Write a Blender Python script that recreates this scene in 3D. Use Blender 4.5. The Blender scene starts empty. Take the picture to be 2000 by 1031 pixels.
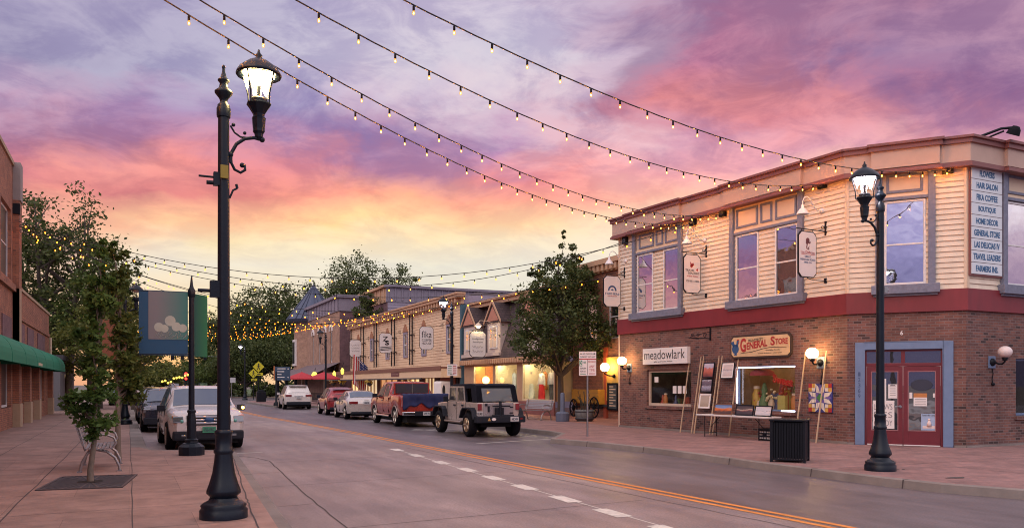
import bpy, bmesh, math, random
import numpy as np
from mathutils import Vector, Matrix
R = math.radians
sc = bpy.context.scene
COL = sc.collection
random.seed(7)
PI = math.pi

# ---------------------------------------------------------------- camera model (used to survey the place from the photo)
F, HY, VX, HC = 1580., 750., 252., 1.8
PSI = math.atan((1000 - VX) / F); CP, SP = math.cos(PSI), math.sin(PSI)
def ray(u, v):
    a = (u - 1000) / F; b = (HY - v) / F
    return (a * CP + SP, -a * SP + CP, b)
def G(u, v, z=.15):
    r = ray(u, v); t = (z - HC) / r[2]; return Vector((r[0] * t, r[1] * t, z))
def on_y(u, v, y):
    r = ray(u, v); t = y / r[1]; return Vector((r[0] * t, y, HC + r[2] * t))
def on_x(u, v, x):
    r = ray(u, v); t = x / r[0]; return Vector((x, r[1] * t, HC + r[2] * t))
class Frame:
    """wall frame: x runs along p->q, y points into the wall, z up"""
    def __init__(s, p, q, z=0.):
        s.p = Vector((p[0], p[1])); d = Vector((q[0] - p[0], q[1] - p[1])); s.L = d.length; d.normalize(); s.d = d
        s.ang = math.atan2(d.y, d.x)
        s.M = Matrix.Translation((p[0], p[1], z)) @ Matrix.Rotation(s.ang, 4, 'Z')
    def px(s, u, v, off=0.):
        r = ray(u, v); n = Vector((s.d.y, -s.d.x)); p = s.p + n * off
        t = p.dot(n) / (r[0] * n.x + r[1] * n.y)
        return ((Vector((r[0] * t, r[1] * t)) - s.p).dot(s.d), HC + r[2] * t)

# ---------------------------------------------------------------- materials
def lin(c):
    return tuple(((x / 255) / 12.92 if x <= 10 else ((x / 255 + .055) / 1.055) ** 2.4) for x in c)
MATS = {}
def nt_new(name):
    m = bpy.data.materials.new(name); m.use_nodes = True
    return m, m.node_tree.nodes, m.node_tree.links, m.node_tree.nodes['Principled BSDF']
def mat(name, col=(.5, .5, .5), rough=.6, metal=0., var=.12, vs=4., bump=0., bs=40., emis=None, es=0., spec=.5, coat=0., stretch=None, var2=0., vs2=.7):
    if name in MATS: return MATS[name]
    m, n, l, b = nt_new(name)
    b.inputs['Roughness'].default_value = rough; b.inputs['Metallic'].default_value = metal
    b.inputs['Specular IOR Level'].default_value = spec; b.inputs['Coat Weight'].default_value = coat
    b.inputs['Coat Roughness'].default_value = .05
    b.inputs['Base Color'].default_value = (*col, 1)
    if var > 0 or bump > 0:
        tc = n.new('ShaderNodeTexCoord')
        src = tc.outputs['Object']
        if stretch:
            mp = n.new('ShaderNodeMapping'); mp.inputs['Scale'].default_value = stretch; l.new(src, mp.inputs['Vector']); src = mp.outputs['Vector']
    if var > 0:
        no = n.new('ShaderNodeTexNoise'); no.inputs['Scale'].default_value = vs; no.inputs['Detail'].default_value = 6; no.inputs['Roughness'].default_value = .65
        l.new(src, no.inputs['Vector'])
        fac = no.outputs['Fac']
        mr = n.new('ShaderNodeMapRange'); mr.inputs['From Min'].default_value = .25; mr.inputs['From Max'].default_value = .75
        mr.inputs['To Min'].default_value = 1 - var; mr.inputs['To Max'].default_value = 1 + var
        l.new(fac, mr.inputs['Value']); val = mr.outputs['Result']
        if var2 > 0:
            n2 = n.new('ShaderNodeTexNoise'); n2.inputs['Scale'].default_value = vs2; n2.inputs['Detail'].default_value = 4
            l.new(src, n2.inputs['Vector'])
            m2 = n.new('ShaderNodeMapRange'); m2.inputs['From Min'].default_value = .3; m2.inputs['From Max'].default_value = .7
            m2.inputs['To Min'].default_value = 1 - var2; m2.inputs['To Max'].default_value = 1 + var2
            l.new(n2.outputs['Fac'], m2.inputs['Value'])
            mm = n.new('ShaderNodeMath'); mm.operation = 'MULTIPLY'; l.new(val, mm.inputs[0]); l.new(m2.outputs['Result'], mm.inputs[1]); val = mm.outputs[0]
        mx = n.new('ShaderNodeVectorMath'); mx.operation = 'SCALE'; mx.inputs[0].default_value = col
        l.new(val, mx.inputs['Scale']); l.new(mx.outputs['Vector'], b.inputs['Base Color'])
        rr = n.new('ShaderNodeMapRange'); rr.inputs['To Min'].default_value = max(0, rough - .08); rr.inputs['To Max'].default_value = min(1, rough + .08)
        l.new(fac, rr.inputs['Value']); l.new(rr.outputs['Result'], b.inputs['Roughness'])
    if bump > 0:
        nb = n.new('ShaderNodeTexNoise'); nb.inputs['Scale'].default_value = bs; nb.inputs['Detail'].default_value = 4
        l.new(src, nb.inputs['Vector'])
        bp = n.new('ShaderNodeBump'); bp.inputs['Strength'].default_value = bump; bp.inputs['Distance'].default_value = .01
        l.new(nb.outputs['Fac'], bp.inputs['Height']); l.new(bp.outputs['Normal'], b.inputs['Normal'])
    if emis:
        b.inputs['Emission Color'].default_value = (*emis, 1); b.inputs['Emission Strength'].default_value = es
    MATS[name] = m
    return m
def emat(name, col, s=1.): return mat(name, col, .4, var=0, emis=col, es=s)

def brick_mat(name, c1, c2, cm, bw=.21, rh=.072, ms=.009, dark=.25, extra=(.02, .018, .02), dth=.6):
    if name in MATS: return MATS[name]
    m, n, l, b = nt_new(name)
    uv = n.new('ShaderNodeUVMap')
    bt = n.new('ShaderNodeTexBrick'); bt.inputs['Scale'].default_value = 1; bt.inputs['Brick Width'].default_value = bw; bt.inputs['Row Height'].default_value = rh
    bt.inputs['Mortar Size'].default_value = ms; bt.inputs['Mortar Smooth'].default_value = .2; bt.inputs['Bias'].default_value = -.1
    bt.inputs['Color1'].default_value = (*c1, 1); bt.inputs['Color2'].default_value = (*c2, 1); bt.inputs['Mortar'].default_value = (*cm, 1)
    l.new(uv.outputs['UV'], bt.inputs['Vector'])
    # odd dark bricks: a second brick texture in step with the first, thresholded
    b2 = n.new('ShaderNodeTexBrick'); b2.inputs['Scale'].default_value = 1; b2.inputs['Brick Width'].default_value = bw; b2.inputs['Row Height'].default_value = rh
    b2.inputs['Mortar Size'].default_value = ms; b2.inputs['Color1'].default_value = (0, 0, 0, 1); b2.inputs['Color2'].default_value = (1, 1, 1, 1); b2.inputs['Mortar'].default_value = (.0, .0, .0, 1)
    mp = n.new('ShaderNodeMapping'); mp.inputs['Location'].default_value = (bw * 34, rh * 58, 0)
    l.new(uv.outputs['UV'], mp.inputs['Vector']); l.new(mp.outputs['Vector'], b2.inputs['Vector'])
    gt = n.new('ShaderNodeMath'); gt.operation = 'GREATER_THAN'; gt.inputs[1].default_value = 1 - (1 - dth) * .3
    l.new(b2.outputs['Color'], gt.inputs[0])
    mu = n.new('ShaderNodeMath'); mu.operation = 'MULTIPLY'; mu.inputs[1].default_value = dark * 3; mu.use_clamp = True; l.new(gt.outputs[0], mu.inputs[0])
    mx = n.new('ShaderNodeMix'); mx.data_type = 'RGBA'; mx.inputs['B'].default_value = (*extra, 1)
    l.new(mu.outputs[0], mx.inputs['Factor']); l.new(bt.outputs['Color'], mx.inputs['A'])
    no = n.new('ShaderNodeTexNoise'); no.inputs['Scale'].default_value = 1.3; no.inputs['Detail'].default_value = 8; no.inputs['Roughness'].default_value = .7
    l.new(uv.outputs['UV'], no.inputs['Vector'])
    mr = n.new('ShaderNodeMapRange'); mr.inputs['From Min'].default_value = .3; mr.inputs['From Max'].default_value = .7; mr.inputs['To Min'].default_value = .68; mr.inputs['To Max'].default_value = 1.34
    l.new(no.outputs['Fac'], mr.inputs['Value'])
    vm = n.new('ShaderNodeVectorMath'); vm.operation = 'SCALE'; l.new(mx.outputs['Result'], vm.inputs[0]); l.new(mr.outputs['Result'], vm.inputs['Scale'])
    l.new(vm.outputs['Vector'], b.inputs['Base Color'])
    b.inputs['Roughness'].default_value = .85
    n3 = n.new('ShaderNodeTexNoise'); n3.inputs['Scale'].default_value = 60; l.new(uv.outputs['UV'], n3.inputs['Vector'])
    ad = n.new('ShaderNodeMath'); ad.operation = 'MULTIPLY_ADD'; ad.inputs[1].default_value = .35
    inv = n.new('ShaderNodeMath'); inv.operation = 'SUBTRACT'; inv.inputs[0].default_value = 1; l.new(bt.outputs['Fac'], inv.inputs[1])
    l.new(n3.outputs['Fac'], ad.inputs[0]); l.new(inv.outputs[0], ad.inputs[2])
    bp = n.new('ShaderNodeBump'); bp.inputs['Strength'].default_value = .6; bp.inputs['Distance'].default_value = .008
    l.new(ad.outputs[0], bp.inputs['Height']); l.new(bp.outputs['Normal'], b.inputs['Normal'])
    MATS[name] = m; return m

def mirror_glass(name, tint=(.02, .022, .03), refl=.6, rough=.02):
    """window glass over a dark room: part dark, part mirror"""
    if name in MATS: return MATS[name]
    m, n, l, b = nt_new(name)
    b.inputs['Base Color'].default_value = (*tint, 1); b.inputs['Roughness'].default_value = .4
    gl = n.new('ShaderNodeBsdfGlossy'); gl.inputs['Roughness'].default_value = rough; gl.inputs['Color'].default_value = (.9, .92, .95, 1)
    tc = n.new('ShaderNodeTexCoord'); no = n.new('ShaderNodeTexNoise'); no.inputs['Scale'].default_value = 1.6; l.new(tc.outputs['Object'], no.inputs['Vector'])
    bp = n.new('ShaderNodeBump'); bp.inputs['Strength'].default_value = .10; bp.inputs['Distance'].default_value = .05; l.new(no.outputs['Fac'], bp.inputs['Height']); l.new(bp.outputs['Normal'], gl.inputs['Normal'])
    mx = n.new('ShaderNodeMixShader'); mx.inputs[0].default_value = refl
    l.new(b.outputs[0], mx.inputs[1]); l.new(gl.outputs[0], mx.inputs[2]); l.new(mx.outputs[0], n['Material Output'].inputs[0])
    MATS[name] = m; return m
def clear_glass(name, refl=.12, tint=(.95, .96, .96)):
    if name in MATS: return MATS[name]
    m, n, l, b = nt_new(name)
    tr = n.new('ShaderNodeBsdfTransparent'); tr.inputs[0].default_value = (*tint, 1)
    gl = n.new('ShaderNodeBsdfGlossy'); gl.inputs['Roughness'].default_value = .02
    fr = n.new('ShaderNodeLayerWeight'); fr.inputs[0].default_value = .5
    pw = n.new('ShaderNodeMath'); pw.operation = 'POWER'; pw.inputs[1].default_value = 5; l.new(fr.outputs['Facing'], pw.inputs[0])
    ad = n.new('ShaderNodeMath'); ad.operation = 'ADD'; ad.inputs[1].default_value = refl; ad.use_clamp = True; l.new(pw.outputs[0], ad.inputs[0])
    mx = n.new('ShaderNodeMixShader'); l.new(ad.outputs[0], mx.inputs[0]); l.new(tr.outputs[0], mx.inputs[1]); l.new(gl.outputs[0], mx.inputs[2])
    l.new(mx.outputs[0], n['Material Output'].inputs[0]); n.remove(b)
    MATS[name] = m; return m
def leaf_mat(name, c1, c2, c3, trans=.35):
    if name in MATS: return MATS[name]
    m, n, l, b = nt_new(name)
    ge = n.new('ShaderNodeNewGeometry'); tc = n.new('ShaderNodeTexCoord')
    no = n.new('ShaderNodeTexNoise'); no.inputs['Scale'].default_value = 1.1; no.inputs['Detail'].default_value = 3; l.new(tc.outputs['Object'], no.inputs['Vector'])
    ad = n.new('ShaderNodeMath'); ad.operation = 'MULTIPLY_ADD'; ad.inputs[1].default_value = .45; l.new(ge.outputs['Random Per Island'], ad.inputs[0])
    ms = n.new('ShaderNodeMapRange'); ms.inputs['From Min'].default_value = .3; ms.inputs['From Max'].default_value = .7; ms.inputs['To Max'].default_value = .55; l.new(no.outputs['Fac'], ms.inputs['Value']); l.new(ms.outputs['Result'], ad.inputs[2])
    cr = n.new('ShaderNodeValToRGB'); e = cr.color_ramp.elements; e[0].color = (*c1, 1); e[1].color = (*c3, 1)
    x = e.new(.5); x.color = (*c2, 1); l.new(ad.outputs[0], cr.inputs[0])
    l.new(cr.outputs[0], b.inputs['Base Color']); b.inputs['Roughness'].default_value = .55; b.inputs['Specular IOR Level'].default_value = .3
    tl = n.new('ShaderNodeBsdfTranslucent'); l.new(cr.outputs[0], tl.inputs[0])
    mx = n.new('ShaderNodeMixShader'); mx.inputs[0].default_value = trans; l.new(b.outputs[0], mx.inputs[1]); l.new(tl.outputs[0], mx.inputs[2])
    l.new(mx.outputs[0], n['Material Output'].inputs[0])
    MATS[name] = m; return m

# ---------------------------------------------------------------- mesh builder
class MB:
    def __init__(s, M=None):
        s.v = []; s.f = []; s.m = []; s.sm = []; s.M = M; s.mi = 0; s.cuts = []
    def next(s):
        """what follows becomes a part of its own when built"""
        if s.f and (not s.cuts or s.cuts[-1] != len(s.f)): s.cuts.append(len(s.f))
        return s
    def add(s, vs, fs, smooth=False):
        b = len(s.v)
        if s.M is not None: vs = [s.M @ Vector(p) for p in vs]
        s.v += [tuple(p) for p in vs]
        for f in fs: s.f.append(tuple(i + b for i in f)); s.m.append(s.mi); s.sm.append(smooth)
        return s
    def quad(s, a, b, c, d): return s.add([a, b, c, d], [(0, 1, 2, 3)])
    def box(s, x0, x1, y0, y1, z0, z1):
        if x0 > x1: x0, x1 = x1, x0
        if y0 > y1: y0, y1 = y1, y0
        if z0 > z1: z0, z1 = z1, z0
        return s.add([(x0, y0, z0), (x1, y0, z0), (x1, y1, z0), (x0, y1, z0), (x0, y0, z1), (x1, y0, z1), (x1, y1, z1), (x0, y1, z1)],
                     [(3, 2, 1, 0), (4, 5, 6, 7), (0, 1, 5, 4), (1, 2, 6, 5), (2, 3, 7, 6), (3, 0, 4, 7)])
    def cbox(s, c, d): return s.box(c[0] - d[0] / 2, c[0] + d[0] / 2, c[1] - d[1] / 2, c[1] + d[1] / 2, c[2] - d[2] / 2, c[2] + d[2] / 2)
    def frame_rect(s, x0, x1, z0, z1, w, y0, y1, wb=None):
        """rectangular frame in the x-z plane, members butted"""
        wb = w if wb is None else wb
        s.box(x0, x0 + w, y0, y1, z0, z1); s.box(x1 - w, x1, y0, y1, z0, z1)
        s.box(x0 + w, x1 - w, y0, y1, z1 - w, z1); s.box(x0 + w, x1 - w, y0, y1, z0, z0 + wb); return s
    def prism(s, poly, y0, y1, axis='y', smooth=False):
        """poly of (a,b); axis y: (x,z) extruded in y; axis x: (y,z) along x; axis z: (x,y) along z"""
        n = len(poly)
        if axis == 'y': A = [(a, y0, b) for a, b in poly] + [(a, y1, b) for a, b in poly]
        elif axis == 'x': A = [(y0, a, b) for a, b in poly] + [(y1, a, b) for a, b in poly]
        else: A = [(a, b, y0) for a, b in poly] + [(a, b, y1) for a, b in poly]
        s.add(A, [tuple(range(n))[::-1], tuple(range(n, 2 * n))])
        return s.add(A, [(i, (i + 1) % n, n + (i + 1) % n, n + i) for i in range(n)], smooth)
    def tube(s, path, r, n=8, cap=True, smooth=True):
        P = [Vector(p) for p in path]; k = len(P); rs = r if isinstance(r, (list, tuple)) else [r] * k
        vs = []; prev = None
        for i in range(k):
            t = (P[min(i + 1, k - 1)] - P[max(i - 1, 0)])
            if t.length < 1e-9: t = Vector((0, 0, 1))
            t.normalize()
            if prev is None:
                a = Vector((0, 0, 1)) if abs(t.z) < .9 else Vector((1, 0, 0)); x = t.cross(a).normalized()
            else:
                x = prev - t * prev.dot(t)
                x = x.normalized() if x.length > 1e-6 else t.orthogonal().normalized()
            prev = x; y = t.cross(x)
            for j in range(n):
                a = 2 * PI * j / n; vs.append(P[i] + (x * math.cos(a) + y * math.sin(a)) * rs[i])
        fs = [(i * n + j, i * n + (j + 1) % n, (i + 1) * n + (j + 1) % n, (i + 1) * n + j) for i in range(k - 1) for j in range(n)]
        s.add(vs, fs, smooth)
        if cap: s.add([vs[j] for j in range(n)] + [vs[(k - 1) * n + j] for j in range(n)], [tuple(range(n))[::-1], tuple(range(n, 2 * n))])
        return s
    def lathe(s, prof, n=16, c=(0, 0, 0), smooth=True, flute=0, sharp=False, cap=True):
        """prof: (r,z) from bottom to top"""
        vs = []
        for r, z in prof:
            for j in range(n):
                a = 2 * PI * (j + .5) / n; rr = r * (1 - (flute if j % 2 else 0)); vs.append((c[0] + rr * math.cos(a), c[1] + rr * math.sin(a), c[2] + z))
        k = len(prof)
        if sharp:
            for i in range(k - 1): s.add(vs[i * n:(i + 2) * n], [(j, (j + 1) % n, n + (j + 1) % n, n + j) for j in range(n)], smooth)
        else:
            s.add(vs, [(i * n + j, i * n + (j + 1) % n, (i + 1) * n + (j + 1) % n, (i + 1) * n + j) for i in range(k - 1) for j in range(n)], smooth)
        if cap: s.add(vs[:n] + vs[-n:], [tuple(range(n))[::-1], tuple(range(n, 2 * n))])
        return s
    def sphere(s, c, r, n=14, m=8, rz=None, smooth=True):
        rz = r if rz is None else rz
        return s.lathe([(max(1e-4, r * math.sin(PI * i / m)), -rz * math.cos(PI * i / m)) for i in range(m + 1)], n, c, smooth, cap=False)
    def mesh(s, me, T=None):
        T = T or Matrix()
        return s.add([T @ v.co for v in me.vertices], [tuple(p.vertices) for p in me.polygons])
    def rot(s, M): s.M = M if s.M is None else s.M @ M; return s
    def build(s, name, mats, parent=None, bev=0., loc=None, smooth_angle=None):
        cuts = [c for c in s.cuts if c < len(s.f)]
        if cuts:
            first = None
            for a, b in zip([0] + cuts, cuts + [len(s.f)]):
                q = MB(); mp = {}
                for i in range(a, b):
                    f = []
                    for x in s.f[i]:
                        if x not in mp: mp[x] = len(q.v); q.v.append(s.v[x])
                        f.append(mp[x])
                    q.f.append(tuple(f)); q.m.append(s.m[i]); q.sm.append(s.sm[i])
                o = q.build(name, mats, parent, bev, loc); first = first or o
            return first
        me = bpy.data.meshes.new(name)
        me.from_pydata(s.v, [], s.f)
        if not isinstance(mats, (list, tuple)): mats = [mats]
        for m in mats: me.materials.append(m)
        me.polygons.foreach_set('material_index', s.m); me.polygons.foreach_set('use_smooth', s.sm)
        if bev > 0:
            bm = bmesh.new(); bm.from_mesh(me)
            bmesh.ops.remove_doubles(bm, verts=bm.verts, dist=1e-5)
            ed = [e for e in bm.edges if len(e.link_faces) == 2 and e.calc_face_angle(0) > .6]
            bmesh.ops.bevel(bm, geom=ed, offset=bev, segments=2, profile=.6, affect='EDGES', clamp_overlap=True)
            bm.to_mesh(me); bm.free()
        uv_auto(me)
        me.update()
        o = bpy.data.objects.new(name, me); COL.objects.link(o)
        if parent is not None: o.parent = parent
        if loc is not None: o.location = loc
        return o
def uv_auto(me):
    n = len(me.loops)
    if n == 0: return
    co = np.empty(len(me.vertices) * 3); me.vertices.foreach_get('co', co); co = co.reshape(-1, 3)
    li = np.empty(n, np.int32); me.loops.foreach_get('vertex_index', li)
    pn = np.empty(len(me.polygons) * 3); me.polygons.foreach_get('normal', pn); pn = pn.reshape(-1, 3)
    lt = np.empty(len(me.polygons), np.int32); me.polygons.foreach_get('loop_total', lt)
    N = np.repeat(pn, lt, 0); P = co[li]
    h = np.hypot(N[:, 0], N[:, 1]); vert = np.abs(N[:, 2]) < .7
    hx = np.where(h > 1e-6, -N[:, 1] / np.maximum(h, 1e-6), 1); hy = np.where(h > 1e-6, N[:, 0] / np.maximum(h, 1e-6), 0)
    U = np.where(vert, P[:, 0] * hx + P[:, 1] * hy, P[:, 0]); V = np.where(vert, P[:, 2], P[:, 1])
    lay = me.uv_layers.new(name='UVMap'); lay.data.foreach_set('uv', np.stack([U, V], 1).ravel())

def wall(mb, x0, x1, z0, z1, holes=(), y=0., rev=.12):
    """flat wall facing -y with rectangular holes (hx0,hx1,hz0,hz1) and their reveals"""
    xs = sorted({x0, x1, *[min(max(h[i], x0), x1) for h in holes for i in (0, 1)]}); zs = sorted({z0, z1, *[min(max(h[i], z0), z1) for h in holes for i in (2, 3)]})
    for i in range(len(xs) - 1):
        for j in range(len(zs) - 1):
            cx, cz = (xs[i] + xs[i + 1]) / 2, (zs[j] + zs[j + 1]) / 2
            if any(h[0] < cx < h[1] and h[2] < cz < h[3] for h in holes): continue
            mb.quad((xs[i], y, zs[j]), (xs[i + 1], y, zs[j]), (xs[i + 1], y, zs[j + 1]), (xs[i], y, zs[j + 1]))
    for a, b, c, d in holes:
        mb.quad((a, y, c), (a, y, d), (a, y + rev, d), (a, y + rev, c)); mb.quad((b, y, d), (b, y, c), (b, y + rev, c), (b, y + rev, d))
        mb.quad((a, y, d), (b, y, d), (b, y + rev, d), (a, y + rev, d)); mb.quad((b, y, c), (a, y, c), (a, y + rev, c), (b, y + rev, c))
def siding(mb, x0, x1, z0, z1, holes=(), y=0., step=.14, out=.034):
    """lapped boards as real strips, the lower edge of each standing proud"""
    n = max(1, round((z1 - z0) / step)); h = (z1 - z0) / n
    for i in range(n):
        a, b = z0 + i * h, z0 + (i + 1) * h
        cuts = sorted([(max(x0, q[0]), min(x1, q[1])) for q in holes if q[2] < (a + b) / 2 < q[3] and q[1] > x0 and q[0] < x1])
        x = x0
        for c0, c1 in cuts + [(x1, x1)]:
            if c0 > x + .004:
                mb.add([(x, y - out, a), (c0, y - out, a), (c0, y - .003, b), (x, y - .003, b), (x, y + .01, a), (c0, y + .01, a)], [(0, 1, 2, 3), (4, 5, 1, 0)])
            x = max(x, c1)

# ---------------------------------------------------------------- things
def tag(o, label, cat, group=None):
    o['label'] = label; o['category'] = cat
    if group: o['group'] = group
    return o
def thing(name, label, cat, loc=(0, 0, 0), rz=0., group=None, M=None):
    o = bpy.data.objects.new(name, None); COL.objects.link(o); o.empty_display_size = .2
    if M is not None: o.matrix_world = M
    else: o.location = loc; o.rotation_euler = (0, 0, rz)
    return tag(o, label, cat, group)
def setting(o): o['kind'] = 'structure'; return o
def dup(src, loc, rz=None, label=None, scale=None):
    def cp(o, par):
        c = o.copy(); COL.objects.link(c)
        if par is not None: c.parent = par
        for ch in [x for x in KIDS.get(o.name, [])]: cp(ch, c)
        return c
    KIDS = {}
    for o in bpy.data.objects:
        if o.parent: KIDS.setdefault(o.parent.name, []).append(o)
    r = cp(src, None); r.location = loc
    if rz is not None: r.rotation_euler = (0, 0, rz)
    if scale: r.scale = (scale,) * 3
    if label: r['label'] = label
    return r
TXT = {}
def text_me(s, shear=0., bold=0.):
    k = (s, shear, bold)
    if k in TXT: return TXT[k]
    c = bpy.data.curves.new('t', 'FONT'); c.body = s; c.shear = shear; c.offset = bold; c.resolution_u = 3; c.extrude = .012
    o = bpy.data.objects.new('t', c); COL.objects.link(o)
    dg = bpy.context.evaluated_depsgraph_get()
    me = bpy.data.meshes.new_from_object(o.evaluated_get(dg)); bpy.data.objects.remove(o); bpy.data.curves.remove(c)
    TXT[k] = me; return me
def put_text(mb, s, x0, x1, z0, z1, y, shear=0., bold=0., th=.004, tilt=0.):
    """text filling the box x0..x1, z0..z1 on a face looking to -y"""
    me = text_me(s, shear, bold)
    if not len(me.vertices): return
    xs = [v.co.x for v in me.vertices]; ys = [v.co.y for v in me.vertices]
    ax, bx, ay, by = min(xs), max(xs), min(ys), max(ys)
    sx = (x1 - x0) / (bx - ax); sz = (z1 - z0) / (by - ay)
    vs = [(x0 + (v.co.x - ax) * sx, y - th / 2 - v.co.z / .012 * th / 2 * 1., z0 + (v.co.y - ay) * sz + tilt * (v.co.x - ax) * sx) for v in me.vertices]
    mb.add(vs, [tuple(p.vertices) for p in me.polygons])
# ---------------------------------------------------------------- camera, sky, sun
cam = bpy.data.cameras.new('camera'); co = bpy.data.objects.new('camera', cam); COL.objects.link(co)
co.location = (0, 0, HC); co.rotation_euler = (PI / 2, 0, -PSI)
cam.sensor_width = 36; cam.lens = F / 2000 * 36; cam.shift_y = (HY - 515.5) / 2000; cam.clip_end = 3000; cam.clip_start = .1
sc.camera = co
sc.view_settings.view_transform = 'Standard'; sc.view_settings.look = 'None'; sc.view_settings.gamma = 1; sc.view_settings.exposure = .12
sc.cycles.use_denoising = True; sc.cycles.sample_clamp_direct = 45; sc.cycles.filter_width = 1.05; sc.cycles.max_bounces = 6; sc.cycles.diffuse_bounces = 3; sc.cycles.glossy_bounces = 3; sc.cycles.transparent_max_bounces = 12
sc.cycles.sample_clamp_indirect = 2.5; sc.cycles.caustics_reflective = False; sc.cycles.caustics_refractive = False

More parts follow.
